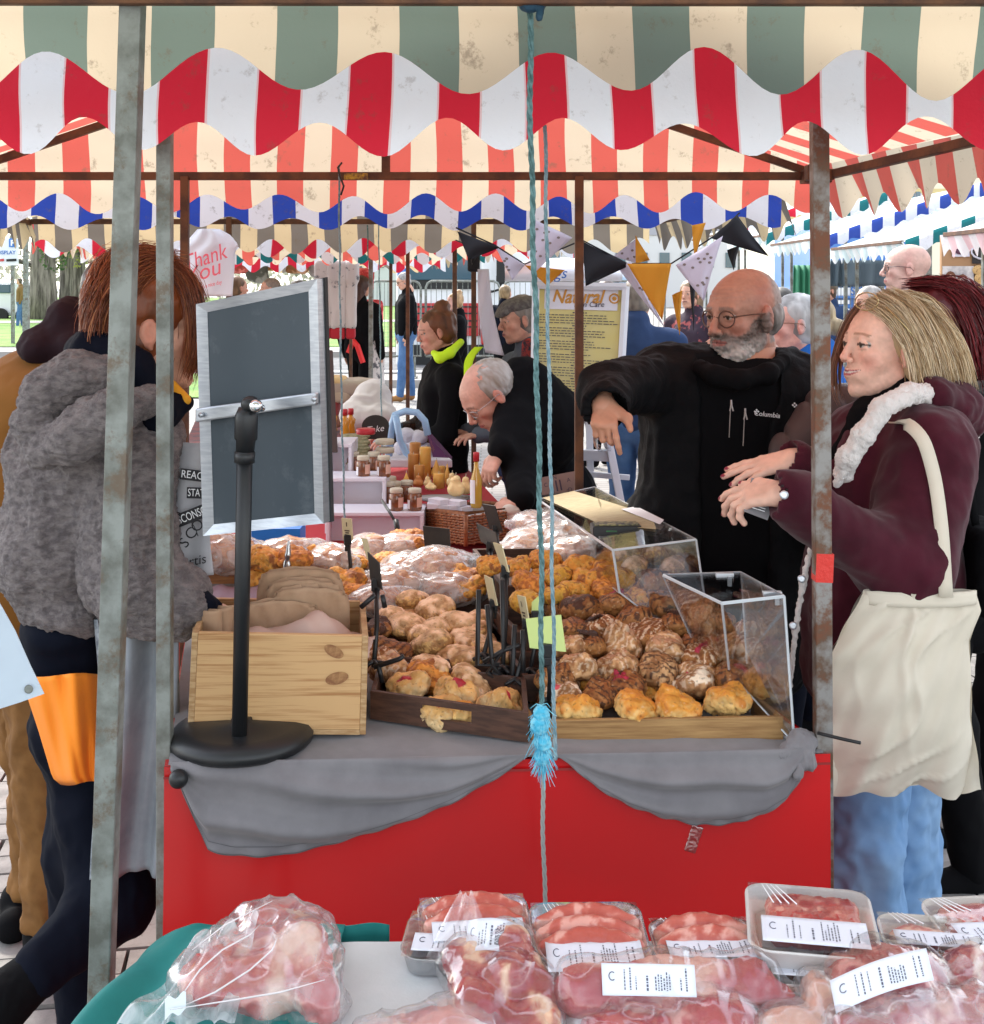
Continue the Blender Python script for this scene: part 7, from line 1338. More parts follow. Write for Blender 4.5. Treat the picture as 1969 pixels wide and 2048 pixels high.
pr = [bx(Q(1775, 1010, 2.68), (.135, .15, .20), .1, k=.06), bx(Q(1758, 1260, 2.68), (.150, .16, .19), .1, k=.06), cap(Q(1735, 880, 2.80), Q(1865, 890, 2.58), .085, k=.05), cap(Q(1870, 850, 2.72), Q(1800, 840, 2.7), .06, k=.04),
      cap(Q(1868, 900, 2.52), Q(1812, 1135, 2.42), .088, .085, k=.04), cap(Q(1812, 1135, 2.42), Q(1610, 1015, 2.34), .080, .050, k=.03), cap(Q(1612, 1012, 2.34), Q(1578, 992, 2.32), .050, .048, k=.012), cap(Q(1572, 990, 2.31), Q(1520, 985, 2.33), .030, .048, sub=True, k=.004),
      cap(Q(1720, 890, 2.84), Q(1700, 1040, 2.76), .07, .06, k=.03), cap(Q(1700, 1040, 2.76), Q(1605, 945, 2.63), .06, .05, k=.03), cap(Q(1600, 925, 2.62), Q(1592, 921, 2.61), .045, .045, k=.01), cap(Q(1588, 918, 2.6), Q(1550, 905, 2.6), .028, .045, sub=True, k=.005)]
ob('jacket', sdf('jacket', pr, .006, .025, disp=lambda V, N: folds(.013, 7, 21, (1, 1, .5))(V, N)+.0015*ridge(V, 30, 2, 3)), m_burg, t)
ob('jacket_hood', sdf('jacket_hood', [ell(Q(1900, 805, 2.68), (.055, .09, .05)), cap(Q(1870, 790, 2.58), Q(1930, 830, 2.68), .04, .05)], .005, .03, disp=folds(.008, 14, 4)), m_burg, t)
m_sherpa = mat('white sherpa', (.74, .70, .68), .9, bump=.9, bscale=170, bdist=.006, sheen=.3)
for nm, pts, r in (('fleece_collar', [(1935, 800, 2.72), (1880, 790, 2.6), (1820, 787, 2.52), (1765, 815, 2.46), (1728, 870, 2.45), (1697, 915, 2.46), (1688, 945, 2.48)], .021), ('fleece_collar', [(1925, 800, 2.74), (1945, 850, 2.78), (1930, 900, 2.8)], .022), ('fleece_trim', [(1690, 935, 2.46), (1676, 965, 2.47)], .010), ('fleece_trim', [(1625, 1085, 2.50), (1606, 1170, 2.50), (1592, 1260, 2.50), (1580, 1370, 2.50)], .0055)):
    pts = [Q(*p) for p in pts]; ob(nm, sdf(nm, chain(pts, [r]*len(pts)), .003, .01, disp=lambda V, N: .003*fbm(V, 110, 3, 2)), m_sherpa, t)
m_btn = mat('pewter button', (.62, .66, .72), .3, .7)
for u, v, Y in ((1569, 990, 2.262), (1587, 1252, 2.49), (1718, 912, 2.46), (1604, 1158, 2.49)):
    c = P(u, v, Y); q = MB(); q.lathe([(0, -.003), (.0078, -.003), (.0082, 0), (.0065, .0025), (.003, .0015), (0, .002)], c, 16, Matrix(frameM(x=(1, 0, 0), z=(-.1, -1, .1)).tolist())); q.ob('button', m_btn, t, smooth=True)
ob('scarf', sdf('scarf', [cap(Q(1745, 838, 2.62), Q(1800, 780, 2.64), .040, .045), cap(Q(1745, 838, 2.62), Q(1700, 930, 2.64), .040, .042), cap(Q(1700, 930, 2.64), Q(1668, 1010, 2.68), .042, .05), cap(Q(1770, 810, 2.75), Q(1840, 790, 2.72), .045)], .006, .02, disp=folds(.009, 16, 8)), m_blk, t)
hips = [(Q(1735, 1380, 2.68), Q(1730, 1700, 2.62), A((PX(1735, 2.65), 2.62, .09))), (Q(1790, 1380, 2.75), Q(1800, 1700, 2.78), A((PX(1820, 2.8), 2.82, .09)))]
floor_legs(t, hips, m_ljean, r=(.10, .085, .085), name='jeans', yaw=190, res=.006, amp=.018)
# hair
def hb(p): return hc+sc*(M@A(p))
HB = [(.72, .55, .34), (.84, .70, .48), (.52, .36, .19), (.90, .78, .58), (.36, .23, .12)]
hairshell(t, hc, M, [('e', (-.030, 0, .045), (.100, .080, .083)), ('e', (.092, .02, -.045), (.078, .12, .125), 'sub'), ('c', (-.045, .040, .03), (-.085, .040, -.08), .045, .030), ('c', (-.08, .03, .03), (-.155, .02, -.075), .055, .035), ('c', (-.06, -.03, .03), (-.12, -.03, -.09), .06, .04), ('c', (.0, .062, .03), (-.028, .068, -.06), .020, .012)], (.46, .33, .18), sc, .004, amp=.003, st=(1.2, 1, .25), col2=(.46, .34, .20), fsc=70, m=m_hair)
G = []
for k in range(9):
    a = k/8; G.append([hb(p) for p in ((.066-.10*a, .012, .098+.03*math.sin(a*3)), (.045-.13*a, .066-.02*a, .078+.03*math.sin(a*2.6)), (.004-.13*a, .090-.012*a, .01+.035*a), (-.012-.15*a, .092-.02*a, -.05+.03*a), (-.03-.165*a, .085-.03*a, -.098+.02*a))])
strands('hair_strand', G, None, m_strand, HB, 2600, rad=.0007, jit=.0055, seg=12, parent=t, seed=3)
G = [[hb((.068-.02*k, -.005*k, .095+.004*k)), hb((.02-.04*k, .02, .128)), hb((-.06-.02*k, .03, .115)), hb((-.13-.01*k, .03, .04)), hb((-.17-.01*k, .02, -.05))] for k in range(3)]
strands('hair_strand', G, None, m_strand, HB, 260, rad=.0010, jit=.006, seg=12, parent=t, seed=4)
G = [[hb((.070, -.02, .092)), hb((.080, -.055, .05)), hb((.085, -.08, -.02)), hb((.09, -.085, -.09)), hb((.075, -.07, -.13))], [hb((.06, -.03, .095)), hb((.07, -.07, .05)), hb((.065, -.09, -.02)), hb((.06, -.09, -.09)), hb((.05, -.08, -.13))]]
strands('hair_strand', G, None, m_strand, [(.30, .13, .07), (.22, .10, .06)], 60, rad=.001, jit=.004, parent=t, seed=5)
q = MB(); q.tube([Vector(hb(p).tolist()) for p in ((.055, .065, .095), (.02, .092, .055), (-.02, .098, .015))], .0016, 6); q.tube([Vector(hb((.075, .045*math.cos(a)+.02, .105+.02*math.sin(a))).tolist()) for a in np.linspace(0, 6.28, 14)], .0016, 6); q.ob('sunglasses', mat('gold wire', (.45, .35, .18), .3, .8), t, smooth=True)
# card in her hand
cdv = thing('paper_tag', 'grey printed swing tag held between the blonde woman\'s fingers', 'tag', P(1520, 1040, 2.36)); q = MB(); q.slab(P(1488, 1022, 2.34), P(1536, 1040, 2.33), P(1560, 975, 2.40), P(1504, 955, 2.40), .001); q.ob('tag_card', mat('grey card', (.26, .26, .28), .6), cdv)
for k in range(5):
    q = MB(); a = P(1500+k*1.5, 1012-k*5, 2.337+.006*k); q.box(a+Vector((.016, -.003, -.006)), (.012, .0003, .0007), Matrix.Rotation(.3, 3, 'Y')); q.ob('print_line', m_wht, cdv)
# tote bag
tt = thing('tote_bag', 'plain cream cotton tote bag hanging from the blonde woman\'s shoulder', 'tote bag', P(1810, 1590, 2.36))
m_tote = mat('cream cotton', (.66, .60, .50), .9, col2=(.60, .54, .44), nscale=3, bump=.3, bscale=420, bdist=.0008)
Lf = [(1190, 1737), (1230, 1715), (1290, 1685), (1320, 1668), (1380, 1662), (1450, 1663), (1530, 1666), (1597, 1666)]; Rt = [(1190, 1965), (1230, 1975), (1290, 1952), (1380, 1956), (1450, 1955), (1500, 1962), (1560, 1968), (1597, 1976)]
for side in (0, 1):
    b = MB()
    def f(a, t_):
        v = lerp(1188, 1596, t_); ul = np.interp(v, [p[0] for p in Lf], [p[1] for p in Lf]); ur = np.interp(v, [p[0] for p in Rt], [p[1] for p in Rt]); u = lerp(ul, ur, a)
        bot = (6*math.sin(a*9)+8*math.sin(a*17+1))*(t_**6); bulge = .055*math.sin(math.pi*a)**.6*math.sin(math.pi*min(1, t_*.93+.05))**.7
        fo = .010*(1-abs(math.sin(a*8+t_*11+math.sin(t_*7)*2)))**3*math.sin(math.pi*a)+.006*math.sin(a*14+t_*3+1)*t_+.0025*math.sin(a*37+t_*21)+.010*math.exp(-((a-.42-.12*t_)/.03)**2)*(1-t_)+.006*math.sin((a+t_*.6)*20)*math.exp(-((t_-.85)/.2)**2)+.004*math.sin(t_*26+a*5)*(1-a)
        return Q(u, v+bot, 2.33)+A((0, (-1 if side == 0 else 1)*(bulge+fo) + .03, 0))
    b.grid(60, 60, f); b.ob('bag_panel', m_tote, tt, smooth=True)
b = MB(); b.grid(50, 3, lambda a, t_: Q(lerp(1739, 1964, a), lerp(1187, 1215, t_), 2.33)+A((0, -.004-.058*math.sin(math.pi*a)**.6*(.33+.12*t_)+.03-.0025, 0))); b.ob('hem', m_tote, tt, smooth=True, solid=.001)
def strap(pts, w, m, par, name='strap'):
    b = MB(); pts = [Q(*p) for p in pts]; n = 24
    u = np.linspace(0, 1, len(pts)); T_ = np.linspace(0, 1, n+1); C = np.stack([np.interp(T_, u, [p[i] for p in pts]) for i in range(3)], 1)
    for _ in range(3): C[1:-1] = .25*C[:-2]+.5*C[1:-1]+.25*C[2:]
    tn = np.gradient(C, axis=0); X = np.cross(tn, A((0, -1, 0))); X /= np.linalg.norm(X, axis=1, keepdims=True)+1e-9
    b.grid(n, 2, lambda a, t_: C[int(round(a*n))]+X[int(round(a*n))]*w*(t_-.5)); return b.ob(name, m, par, smooth=True, solid=.003)
strap([(1790, 845, 2.52), (1820, 848, 2.43), (1850, 880, 2.40), (1872, 960, 2.395), (1885, 1060, 2.36), (1893, 1195, 2.325)], .026, m_tote, tt); strap([(1900, 860, 2.60), (1895, 950, 2.5), (1880, 1080, 2.42), (1868, 1150, 2.38), (1820, 1205, 2.36)], .026, m_tote, tt)
sb = thing('shoulder_bag', 'black shoulder bag strap crossing the back of the burgundy jacket', 'bag', P(1955, 1250, 2.6)); strap([(1800, 835, 2.6), (1850, 835, 2.50), (1900, 880, 2.48), (1940, 960, 2.52), (1952, 1050, 2.56)], .016, m_blk, sb)
ob('bag_body', sdf('bag_body', [bx(Q(1965, 1130, 2.62), (.05, .11, .09), .03)], .006, .02, disp=folds(.004, 16, 3)), m_blk, sb)
# ---------------- stallholder in grey fleece ----------------
t = thing('person', 'auburn haired stallholder in a grey teddy fleece and apron reaching into the pine box', 'person', (PX(200, 2.5), 2.5, 0))
hc = Q(303, 662, 2.5); M = headM(14, -4, 0); SK3 = (.58, .32, .22)
hd = head(hc, M, 1.0, skin=SK3, female=True, res=.0032, brow=(.2, .07, .03), blush=.8, nk=(-.07, 0, -.2))
h1 = hand(Q(418, 1228, 2.36), (.9, .2, -.5), (.2, -.4, .9), -1, curl=(.5, .6, .7, .8), sc=.9)
cr = core([([Q(210, 860, 2.52), Q(160, 1150, 2.5)], [.08, .08]), ([Q(280, 900, 2.40), Q(300, 1160, 2.34), Q(400, 1220, 2.33)], [.03, .025, .02])], skin=SK3)
ob('body', joinsdf('body', [hd, cr, handmesh(h1, SK3)]), m_skin, t)
m_teddy = mat('grey teddy fleece', (.21, .178, .175), .95, col2=(.105, .085, .088), nscale=45, bump=1, bscale=75, bdist=.014, sheen=.15, stretch=(1, 1, 1.8))
td = lambda V, N: folds(.026, 5, 31, (1, 1, .7))(V, N)+.0065*ridge(V*A((1, 1, 1.8))+.01*np.stack([vn(V, 30, 1)]*3, 1), 52, 2, 7)
pr = [ell(Q(172, 990, 2.52), (.142, .16, .24), k=.08), ell(Q(218, 860, 2.52), (.115, .18, .12), k=.08), ell(Q(115, 1120, 2.48), (.105, .15, .12), k=.08), ell(Q(150, 1215, 2.46), (.075, .13, .04), k=.04), cap(Q(262, 885, 2.40), Q(262, 1140, 2.34), .082, .082, k=.04), cap(Q(270, 1175, 2.33), Q(362, 1200, 2.34), .076, .060, k=.04), ell(Q(312, 1235, 2.34), (.075, .06, .04), k=.04)]
ob('fleece_jacket', sdf('fleece_jacket', pr, .0038, .04, disp=td), m_teddy, t)
ob('cuff', sdf('cuff', [cap(Q(395, 1212, 2.34), Q(420, 1228, 2.36), .036, .030)], .005, .02, disp=folds(.005, 25, 3)), m_navy, t)
pr = chain([Q(88, 900, 2.30), Q(72, 840, 2.31), Q(92, 785, 2.31), Q(150, 752, 2.31), Q(225, 748, 2.32)], [.030, .036, .038, .040, .034])+chain([Q(92, 905, 2.27), Q(150, 880, 2.24), Q(225, 830, 2.24), Q(300, 800, 2.30)], [.026, .032, .032, .024])+chain([Q(110, 870, 2.27), Q(170, 835, 2.26), Q(240, 795, 2.28)], [.016, .020, .016])+[ell(Q(150, 810, 2.42), (.06, .09, .055), k=.03), ell(Q(225, 790, 2.45), (.09, .11, .06), k=.03)]
ob('fleece_hood', sdf('fleece_hood', pr, .0038, .03, disp=lambda V, N: .0065*ridge(V*A((1, 1, 1.8)), 52, 2, 9)+.004*vn(V, 12, 3)), m_teddy, t)
ob('hoodie_collar', sdf('hoodie_collar', [ell(Q(200, 700, 2.48), (.06, .10, .045)), cap(Q(190, 700, 2.4), Q(262, 740, 2.38), .04, .045), cap(Q(262, 745, 2.40), Q(322, 830, 2.38), .03, .028), cap(Q(322, 830, 2.38), Q(362, 805, 2.42), .028, .022)], .005, .03, disp=folds(.006, 16, 4)), m_navy, t)
ob('yellow_lining', sdf('yellow_lining', [cap(Q(340, 775, 2.44), Q(370, 800, 2.41), .016, .012)], .003, .01), mat('yellow cloth', (.75, .36, .02), .8), t)
HR = [(.20, .045, .012), (.26, .065, .018), (.14, .03, .01), (.42, .15, .05), (.22, .05, .015), (.17, .04, .012)]
hairshell(t, hc, M, [('e', (-.028, 0, .048), (.108, .084, .098)), ('e', (.115, 0, -.035), (.075, .12, .10), 'sub'), ('e', (.0, -.10, -.008), (.036, .05, .040), 'sub'), ('e', (-.07, 0, .08), (.06, .07, .075)), ('c', (-.09, 0, .05), (-.105, -.01, -.04), .045, .03), ('e', (-.03, 0, -.02), (.07, .078, .06))], (.24, .06, .018), 1, .0045, amp=.006, st=(1, 1, .3), fsc=55, col2=(.12, .035, .012))
def hb2(p): return hc+M@A(p)
G = [[hb2(p) for p in ((-.02+.015*k, -.03, .14), (-.07+.012*k, -.07, .12), (-.10+.01*k, -.085, .06), (-.112+.012*k, -.08, 0), (-.10+.012*k, -.07, -.055))] for k in range(5)]; strands('hair_strand', G, None, m_strand, HR, 1100, rad=.0007, jit=.010, seg=12, parent=t, seed=8)
G = [[hb2(p) for p in ((.0+.02*k, -.03, .142-.005*k), (.055+.012*k, -.062, .11), (.078+.01*k, -.075, .04), (.083+.008*k, -.07, -.03), (.07+.012*k, -.06, -.085))] for k in range(3)]; strands('hair_strand', G, None, m_strand, HR, 700, rad=.0007, jit=.006, seg=12, parent=t, seed=9)
G = [[hb2(p) for p in ((.04-.03*k, -.02, .145), (-.02-.03*k, -.05, .150), (-.07-.015*k, -.07, .115), (-.10, -.08, .06), (-.105, -.08, .03))] for k in range(3)]; strands('hair_strand', G, None, m_strand, HR, 1000, rad=.0007, jit=.010, seg=12, parent=t, seed=10)
# apron
m_apr = mat('grey denim apron', (.30, .33, .36), .9, col2=(.20, .22, .25), nscale=6, bump=.3, bscale=420, bdist=.0008)
b = MB(); b.grid(20, 30, lambda a, t_: Q(lerp(346, 425, a)+4*math.sin(t_*7), lerp(885, 1150, t_), 2.40)+A((0, .004*math.sin(a*8+t_*5), 0))); bib = b.ob('apron_bib', mat('pale grey apron', (.42, .42, .44), .9, col2=(.34, .34, .37), nscale=8), t, smooth=True, solid=.002)
ap = MB(); ap.grid(30, 50, lambda a, t_: Q(lerp(lerp(188, 180, t_), 352, a)+6*math.sin(t_*4+a), lerp(1240, 1765-14*a, t_), 2.36)+A((0, .03*a+.022*math.sin(a*11+t_*2)+.010*math.sin(a*23+t_*5), 0))); ap.ob('apron_skirt', m_apr, t, smooth=True, solid=.002)
q = MB(); q.grid(2, 40, lambda a, t_: Q(lerp(lerp(188, 180, t_), lerp(196, 188, t_), a)+6*math.sin(t_*4), lerp(1240, 1764, t_), 2.355)+A((0, .012*0+.022*math.sin(t_*2)+.010*math.sin(t_*5), 0))); q.ob('stitched_edge', mat('faded hem', (.34, .38, .42), .9, col2=(.15, .17, .2), nscale=60), t)
for (u, v, w_, h_, s_, sz, an) in ((391, 951, .058, .0105, 'REACH', .0205, -.12), (396, 986, .042, .0105, 'STATE', .0205, -.03), (386, 1030, .066, .0125, 'SCONSCI', .0225, .38)):
    c = P(u, v, 2.385); ri = Vector((math.cos(an), 0, math.sin(an))); q = MB(); q.box(c, (w_/2, .0008, h_), Matrix.Rotation(-an, 3, 'Y')); q.ob('printed_label', m_ink, bib); text('lettering', s_, sz, m_wht, c+Vector((0, -.0012, 0)), ri, (0, 0, 1), bib, wmax=w_*.9, depth=.0003)
for k, ch in enumerate('SSCO'):
    an = 1.15-.22*k; text('lettering', ch, .030, m_ink, P(356+13*k, 1107-22*k+1.2*k*k, 2.385), (math.cos(an), 0, math.sin(an)), (0, 0, 1), bib, depth=.0003)
text('lettering', 'Artis', .026, m_ink, P(385, 1123, 2.385), (1, 0, .2), (0, 0, 1), bib, depth=.0003, shear=.2)
q = MB(); q.tube([P(346+60*math.sin(a)*.9, 1100-85*math.cos(a)*.9+0, 2.386) for a in np.linspace(-.2, 1.2, 10)], .0009, 5); q.ob('print_ring', m_ink, bib)
ob('top', sdf('top', [ell(Q(150, 1310, 2.5), (.095, .13, .085)), ell(Q(150, 1240, 2.5), (.095, .15, .07))], .007, .03, disp=folds(.006, 9, 3)), m_navy, t)
b = MB()
def f(a, t_):
    v = lerp(1352, 1568, t_); ul = float(np.interp(v, [1350, 1400, 1460, 1520, 1555, 1570], [46, 58, 78, 96, 106, 124])); ur = 210
    th = lerp(-1.45, 1.45, a); return Q(lerp(ul, ur, a), v+3*math.sin(a*7)-4*a, 2.47-.20*math.cos(th*.8)+.012*math.sin(a*13+v*.02)+.006*math.sin(a*29))+A((0, 0, 0))
b.grid(40, 20, f)
b.ob('shirt_hem', mat('orange cotton', (.85, .24, .015), .85, bump=.3, bscale=30, bdist=.004), t, smooth=True, solid=.003)
pr = [cap(Q(165, 1470, 2.52), Q(225, 1800, 2.44), .080, .072, k=.05), cap(Q(225, 1800, 2.44), Q(75, 1945, 2.28), .072, .052, k=.04), cap(Q(190, 1450, 2.58), A((PX(165, 2.55), 2.55, .45)), .09, .07, k=.05), cap(A((PX(165, 2.55), 2.55, .45)), A((PX(150, 2.55), 2.58, .08)), .07, .048, k=.04), ell(Q(160, 1440, 2.52), (.09, .12, .1), k=.05)]
ob('leggings', sdf('leggings', pr, .007, .03, disp=folds(.008, 9, 5)), m_navy, t)
ob('shoe', sdf('shoe', [cap(Q(62, 1958, 2.27), Q(5, 2005, 2.24), .045, .05), cap(Q(5, 2005, 2.24), Q(-60, 2010, 2.22), .045, .035)], .005, .02, disp=folds(.004, 20, 5)), m_blk, t); ob('shoe', sdf('shoe', [cap(A((PX(150, 2.55), 2.56, .045)), A((PX(200, 2.55), 2.5, .04)), .045, .04)], .006, .02), m_blk, t)
# ---------------- person in mustard jacket behind ----------------
t = thing('person', 'person in mustard brown jacket with dark hood and tan work trousers behind the fleece wearer', 'person', (PX(110, 2.95), 2.95, 0))
hd = head(Q(268, 600, 3.0), headM(10), 1.0, res=.005); ob('body', joinsdf('body', [hd, core([([Q(240, 690, 3.0), Q(160, 850, 2.98), Q(90, 1300, 2.98)], [.05, .1, .1])])]), m_skin, t)
hairshell(t, Q(268, 600, 3.0), headM(10), [('e', (-.022, 0, .03), (.10, .08, .09))], (.05, .03, .02), 1, .006)
ob('jacket', sdf('jacket', [ell(Q(70, 960, 2.98), (.17, .2, .30), k=.08), ell(Q(130, 800, 2.98), (.16, .2, .12), k=.08), cap(Q(10, 880, 2.95), Q(-10, 1180, 2.85), .10, .08, k=.05), ell(Q(70, 1180, 2.95), (.14, .17, .14), k=.06)], .008, .05, disp=folds(.010, 6, 15)), fabric('mustard cloth', (.20, .085, .018)), t)
ob('hood', sdf('hood', [ell(Q(98, 690, 2.93), (.062, .11, .050)), ell(Q(143, 640, 2.95), (.052, .09, .055)), ell(Q(170, 690, 2.93), (.07, .11, .055))], .006, .03, disp=folds(.006, 15, 7)), fabric('maroon black fleece', (.018, .008, .012)), t)
pr = [cap(Q(90, 1330, 2.95), Q(112, 1600, 2.93), .105, .085, k=.04), cap(Q(112, 1600, 2.93), Q(108, 1800, 2.9), .080, .072, k=.03), ell(Q(95, 1840, 2.9), (.07, .06, .035), k=.03), cap(Q(60, 1330, 3.05), Q(80, 1620, 3.1), .09, .07, k=.04), cap(Q(80, 1620, 3.1), Q(60, 1790, 3.1), .06, .05, k=.03)]
ob('trousers', sdf('trousers', pr, .007, .03, disp=lambda V, N: folds(.014, 9, 17, (1, 1, 1.1))(V, N)), fabric('tan canvas', (.20, .095, .030), col2=(.15, .07, .022), nscale=12), t)
ob('boot', sdf('boot', [cap(Q(42, 1800, 3.1), Q(45, 1845, 3.08), .05), cap(Q(45, 1848, 3.08), Q(25, 1852, 3.0), .045, .04)], .006, .02), m_blk, t); ob('boot', sdf('boot', [cap(Q(90, 1870, 2.9), Q(95, 1900, 2.9), .05), cap(Q(95, 1905, 2.88), Q(110, 1910, 2.78), .045, .04)], .006, .02), m_blk, t)
# ---------------- man leaning over the honey table ----------------
t = thing('person', 'grey haired man in rimless glasses bending over the candle table in black fleece', 'person', (PX(1100, 4.6), 4.6, 0))
hc = Q(978, 790, 4.4); M = headM(204, -44, 0); SK4 = (.60, .32, .24)
hd = head(hc, M, 1.0, skin=SK4, res=.0045, old=1, hairshade=((.25, .21, .18), .03, .3), blush=.8, nk=(-.09, 0, -.12))
ha = hand(Q(1040, 1001, 3.97), (-.85, -.1, -.35), (-.2, -.5, .8), 1, curl=(.5, .7, .9, 1.0), sc=.82); hb_ = hand(Q(1000, 905, 4.15), (-.5, -.2, -.8), (-.6, -.6, .3), 1, curl=(.5, .7, .8, .9), sc=.82)
ob('body', joinsdf('body', [hd, core([([Q(1005, 785, 4.43), Q(1060, 830, 4.52), Q(1110, 1000, 4.7)], [.04, .08, .08]), ([Q(1060, 830, 4.5), Q(1040, 850, 4.35), Q(1045, 935, 4.2), Q(1044, 1000, 3.98)], [.04, .03, .025, .02]), ([Q(1040, 830, 4.45), Q(1020, 840, 4.38), Q(1002, 902, 4.16)], [.04, .03, .02])], skin=SK4), handmesh(ha, SK4, res=.004), handmesh(hb_, SK4, res=.004)]), m_skin, t)
hairshell(t, hc, M, [('e', (-.025, 0, .032), (.098, .080, .082)), ('e', (.075, 0, .02), (.085, .075, .11), 'sub')], (.27, .22, .18), 1, .005, amp=.004, col2=(.45, .42, .40))
glasses(t, hc, M, 1.0, mat('silver wire', (.5, .5, .52), .25, .9), r=.020, ry=.014, thick=.0012)
pr = [cap(Q(1015, 785, 4.45), Q(1045, 770, 4.5), .07, .10, k=.04), ell(Q(1075, 850, 4.55), (.17, .2, .18), k=.08), ell(Q(1110, 1020, 4.7), (.17, .17, .22), k=.08), cap(Q(1040, 840, 4.35), Q(1045, 935, 4.2), .075, .06, k=.04), cap(Q(1045, 935, 4.2), Q(1046, 1000, 3.98), .06, .044, k=.03), cap(Q(1020, 830, 4.4), Q(1004, 900, 4.16), .065, .044, k=.04), ell(Q(1110, 1120, 4.72), (.16, .16, .16), k=.06)]
ob('fleece', sdf('fleece', pr, .008, .05, disp=folds(.010, 7, 12)), m_blk, t)
floor_legs(t, [(Q(1105, 1080, 4.75), A((PX(1100, 4.8), 4.8, .48)), A((PX(1100, 4.8), 4.8, .09))), (Q(1150, 1080, 4.8), A((PX(1150, 4.8), 4.85, .48)), A((PX(1150, 4.8), 4.85, .09)))], m_navy)
# ---------------- the others ----------------
m_hiv = mat('neon yellow', (.62, .95, .02), .7); m_bluej = fabric('bright blue shell', (.02, .12, .42)); m_slate = fabric('slate blue jacket', (.085, .10, .125)); m_dnavy = fabric('dark blue cotton', (.03, .055, .13)); m_puf = fabric('brown grey puffer', (.075, .055, .055), rough=.5)
t, hc, M, s, W = figure('woman with curly auburn bun and neon yellow collar at the candles', 884, 618, 5.6, 196, m_blk, m_blk, (.17, .06, .025), hairtype='bun', female=True, pitch=-12, skin=(.62, .33, .25), arms='front', res=.008)
ob('collar', sdf('collar', chain([Q(868, 706, 5.47), Q(880, 716, 5.44), Q(900, 706, 5.46), Q(922, 684, 5.54)], [.014, .020, .020, .016]), .006, .02), m_hiv, t)
b = MB(); b.grid(3, 14, lambda a, t_: P(lerp(928, 945, a)+18*max(0, t_-.5)**2*8*.6, lerp(772, 694, t_), 5.36+.1*t_)); b.ob('reflective_strip', m_hiv, t, smooth=True, solid=.004)
t, hc, M, s, W = figure('man in grey flat cap with slate jacket and red scarf behind the hanging rope', 1050, 592, 5.5, 200, m_slate, m_jean, (.25, .22, .2), pitch=-10, skin=(.56, .30, .22), arms='front', res=.008)
ob('flat_cap', sdf('flat_cap', [ell(hc+s*(M@A((-.015, 0, .075))), A((.105, .088, .045))*s, M=M), cap(hc+s*(M@A((.08, -.04, .055))), hc+s*(M@A((.08, .04, .055))), .018*s), cap(hc+s*(M@A((.10, -.02, .045))), hc+s*(M@A((.10, .02, .045))), .014*s)], .005, .02), fabric('grey tweed', (.16, .15, .14), col2=(.10, .09, .09), nscale=60), t)
ob('scarf', sdf('scarf', [cap(Q(1058, 690, 5.35), Q(1050, 745, 5.32), .03, .022)], .006, .02), fabric('red scarf', (.35, .04, .03), col2=(.02, .02, .03), nscale=40), t)
t, hc, M, s, W = figure('man in a dark blue bomber jacket seen from behind beside the yellow notice board', 1275, 556, 6.6, 75, m_dnavy, m_jean, (.30, .26, .22), build=1.12, res=.009)
t, hc, M, s, W = figure('white haired man with glasses in bright blue jacket behind the bald bearded man', 1600, 588, 4.3, 190, m_bluej, m_navy, (.50, .50, .50), skin=(.66, .36, .30), glass=mat('brown wire', (.2, .1, .05), .3, .5), res=.008)
t, hc, M, s, W = figure('woman with small blonde bun in a blue coat beside the rusty post', 1632, 592, 5.0, 150, m_bluej, m_navy, (.50, .38, .22), hairtype='lowbun', female=True, res=.009)
t, hc, M, s, W = figure('bald man with dark glasses standing tallest behind the red haired woman', 1826, 486, 5.9, 172, m_slate, m_navy, (.3, .25, .22), hairtype='none', skin=(.64, .40, .33), glass=mat('black frame', (.03, .012, .015), .3), res=.009)
t, hc, M, s, W = figure('woman with dark red layered hair in black coat behind the blonde woman', 1868, 572, 3.15, 186, m_blk, m_blk, (.10, .010, .014), hairtype='long', female=True, arms='front', coat=.10, res=.008, build=1.05, stride=.16)
G = [[hc+M@A((-.01-.03*k, .02, .115)), hc+M@A((-.05-.025*k, .075, .09)), hc+M@A((-.08-.03*k, .095, .0)), hc+M@A((-.10-.025*k, .09, -.07)), hc+M@A((-.12-.03*k, .08, -.13))] for k in range(4)]
strands('hair_strand', G, None, m_strand, [(.16, .012, .018), (.09, .008, .012), (.24, .02, .03)], 500, rad=.0014, jit=.009, seg=11, parent=t, seed=12)
G = [[hc+M@A((.04-.03*k, -.02+.02*k, .115)), hc+M@A((.0-.03*k, .05, .125)), hc+M@A((-.08, .07, .10)), hc+M@A((-.13, .06, .04)), hc+M@A((-.15, .05, -.02))] for k in range(3)]
strands('hair_strand', G, None, m_strand, [(.18, .012, .02), (.11, .008, .012), (.28, .03, .04)], 260, rad=.0014, jit=.008, seg=11, parent=t, seed=13)
ob('puffer_sleeve', sdf('puffer_sleeve', [cap(Q(1800, 830, 3.0), Q(1670, 845, 2.95), .09, .085), cap(Q(1670, 845, 2.95), Q(1590, 905, 2.9), .08, .06), bx(Q(1740, 950, 3.05), (.15, .1, .2), .08)], .007, .04, disp=lambda V, N: -.012*(1-np.abs(np.sin(V[:, 0]*38+V[:, 2]*12)))**3), m_puf, t)
t, hc, M, s, W = figure('grey haired man in black fleece and blue jeans with tan shoes far down the row', 812, 545, 17.2, 196, m_blk, m_jean, (.36, .34, .33), shoes=fabric('tan suede', (.32, .16, .06)), pitch=-20, build=1.15, glass=m_blk, res=.016, arms='down')
t, hc, M, s, W = figure('stallholder with white patterned apron tied with a red bow far down the row', 722, 552, 13.2, 60, m_blk, m_blk, (.08, .03, .02), female=True, hairtype='long', res=.014)
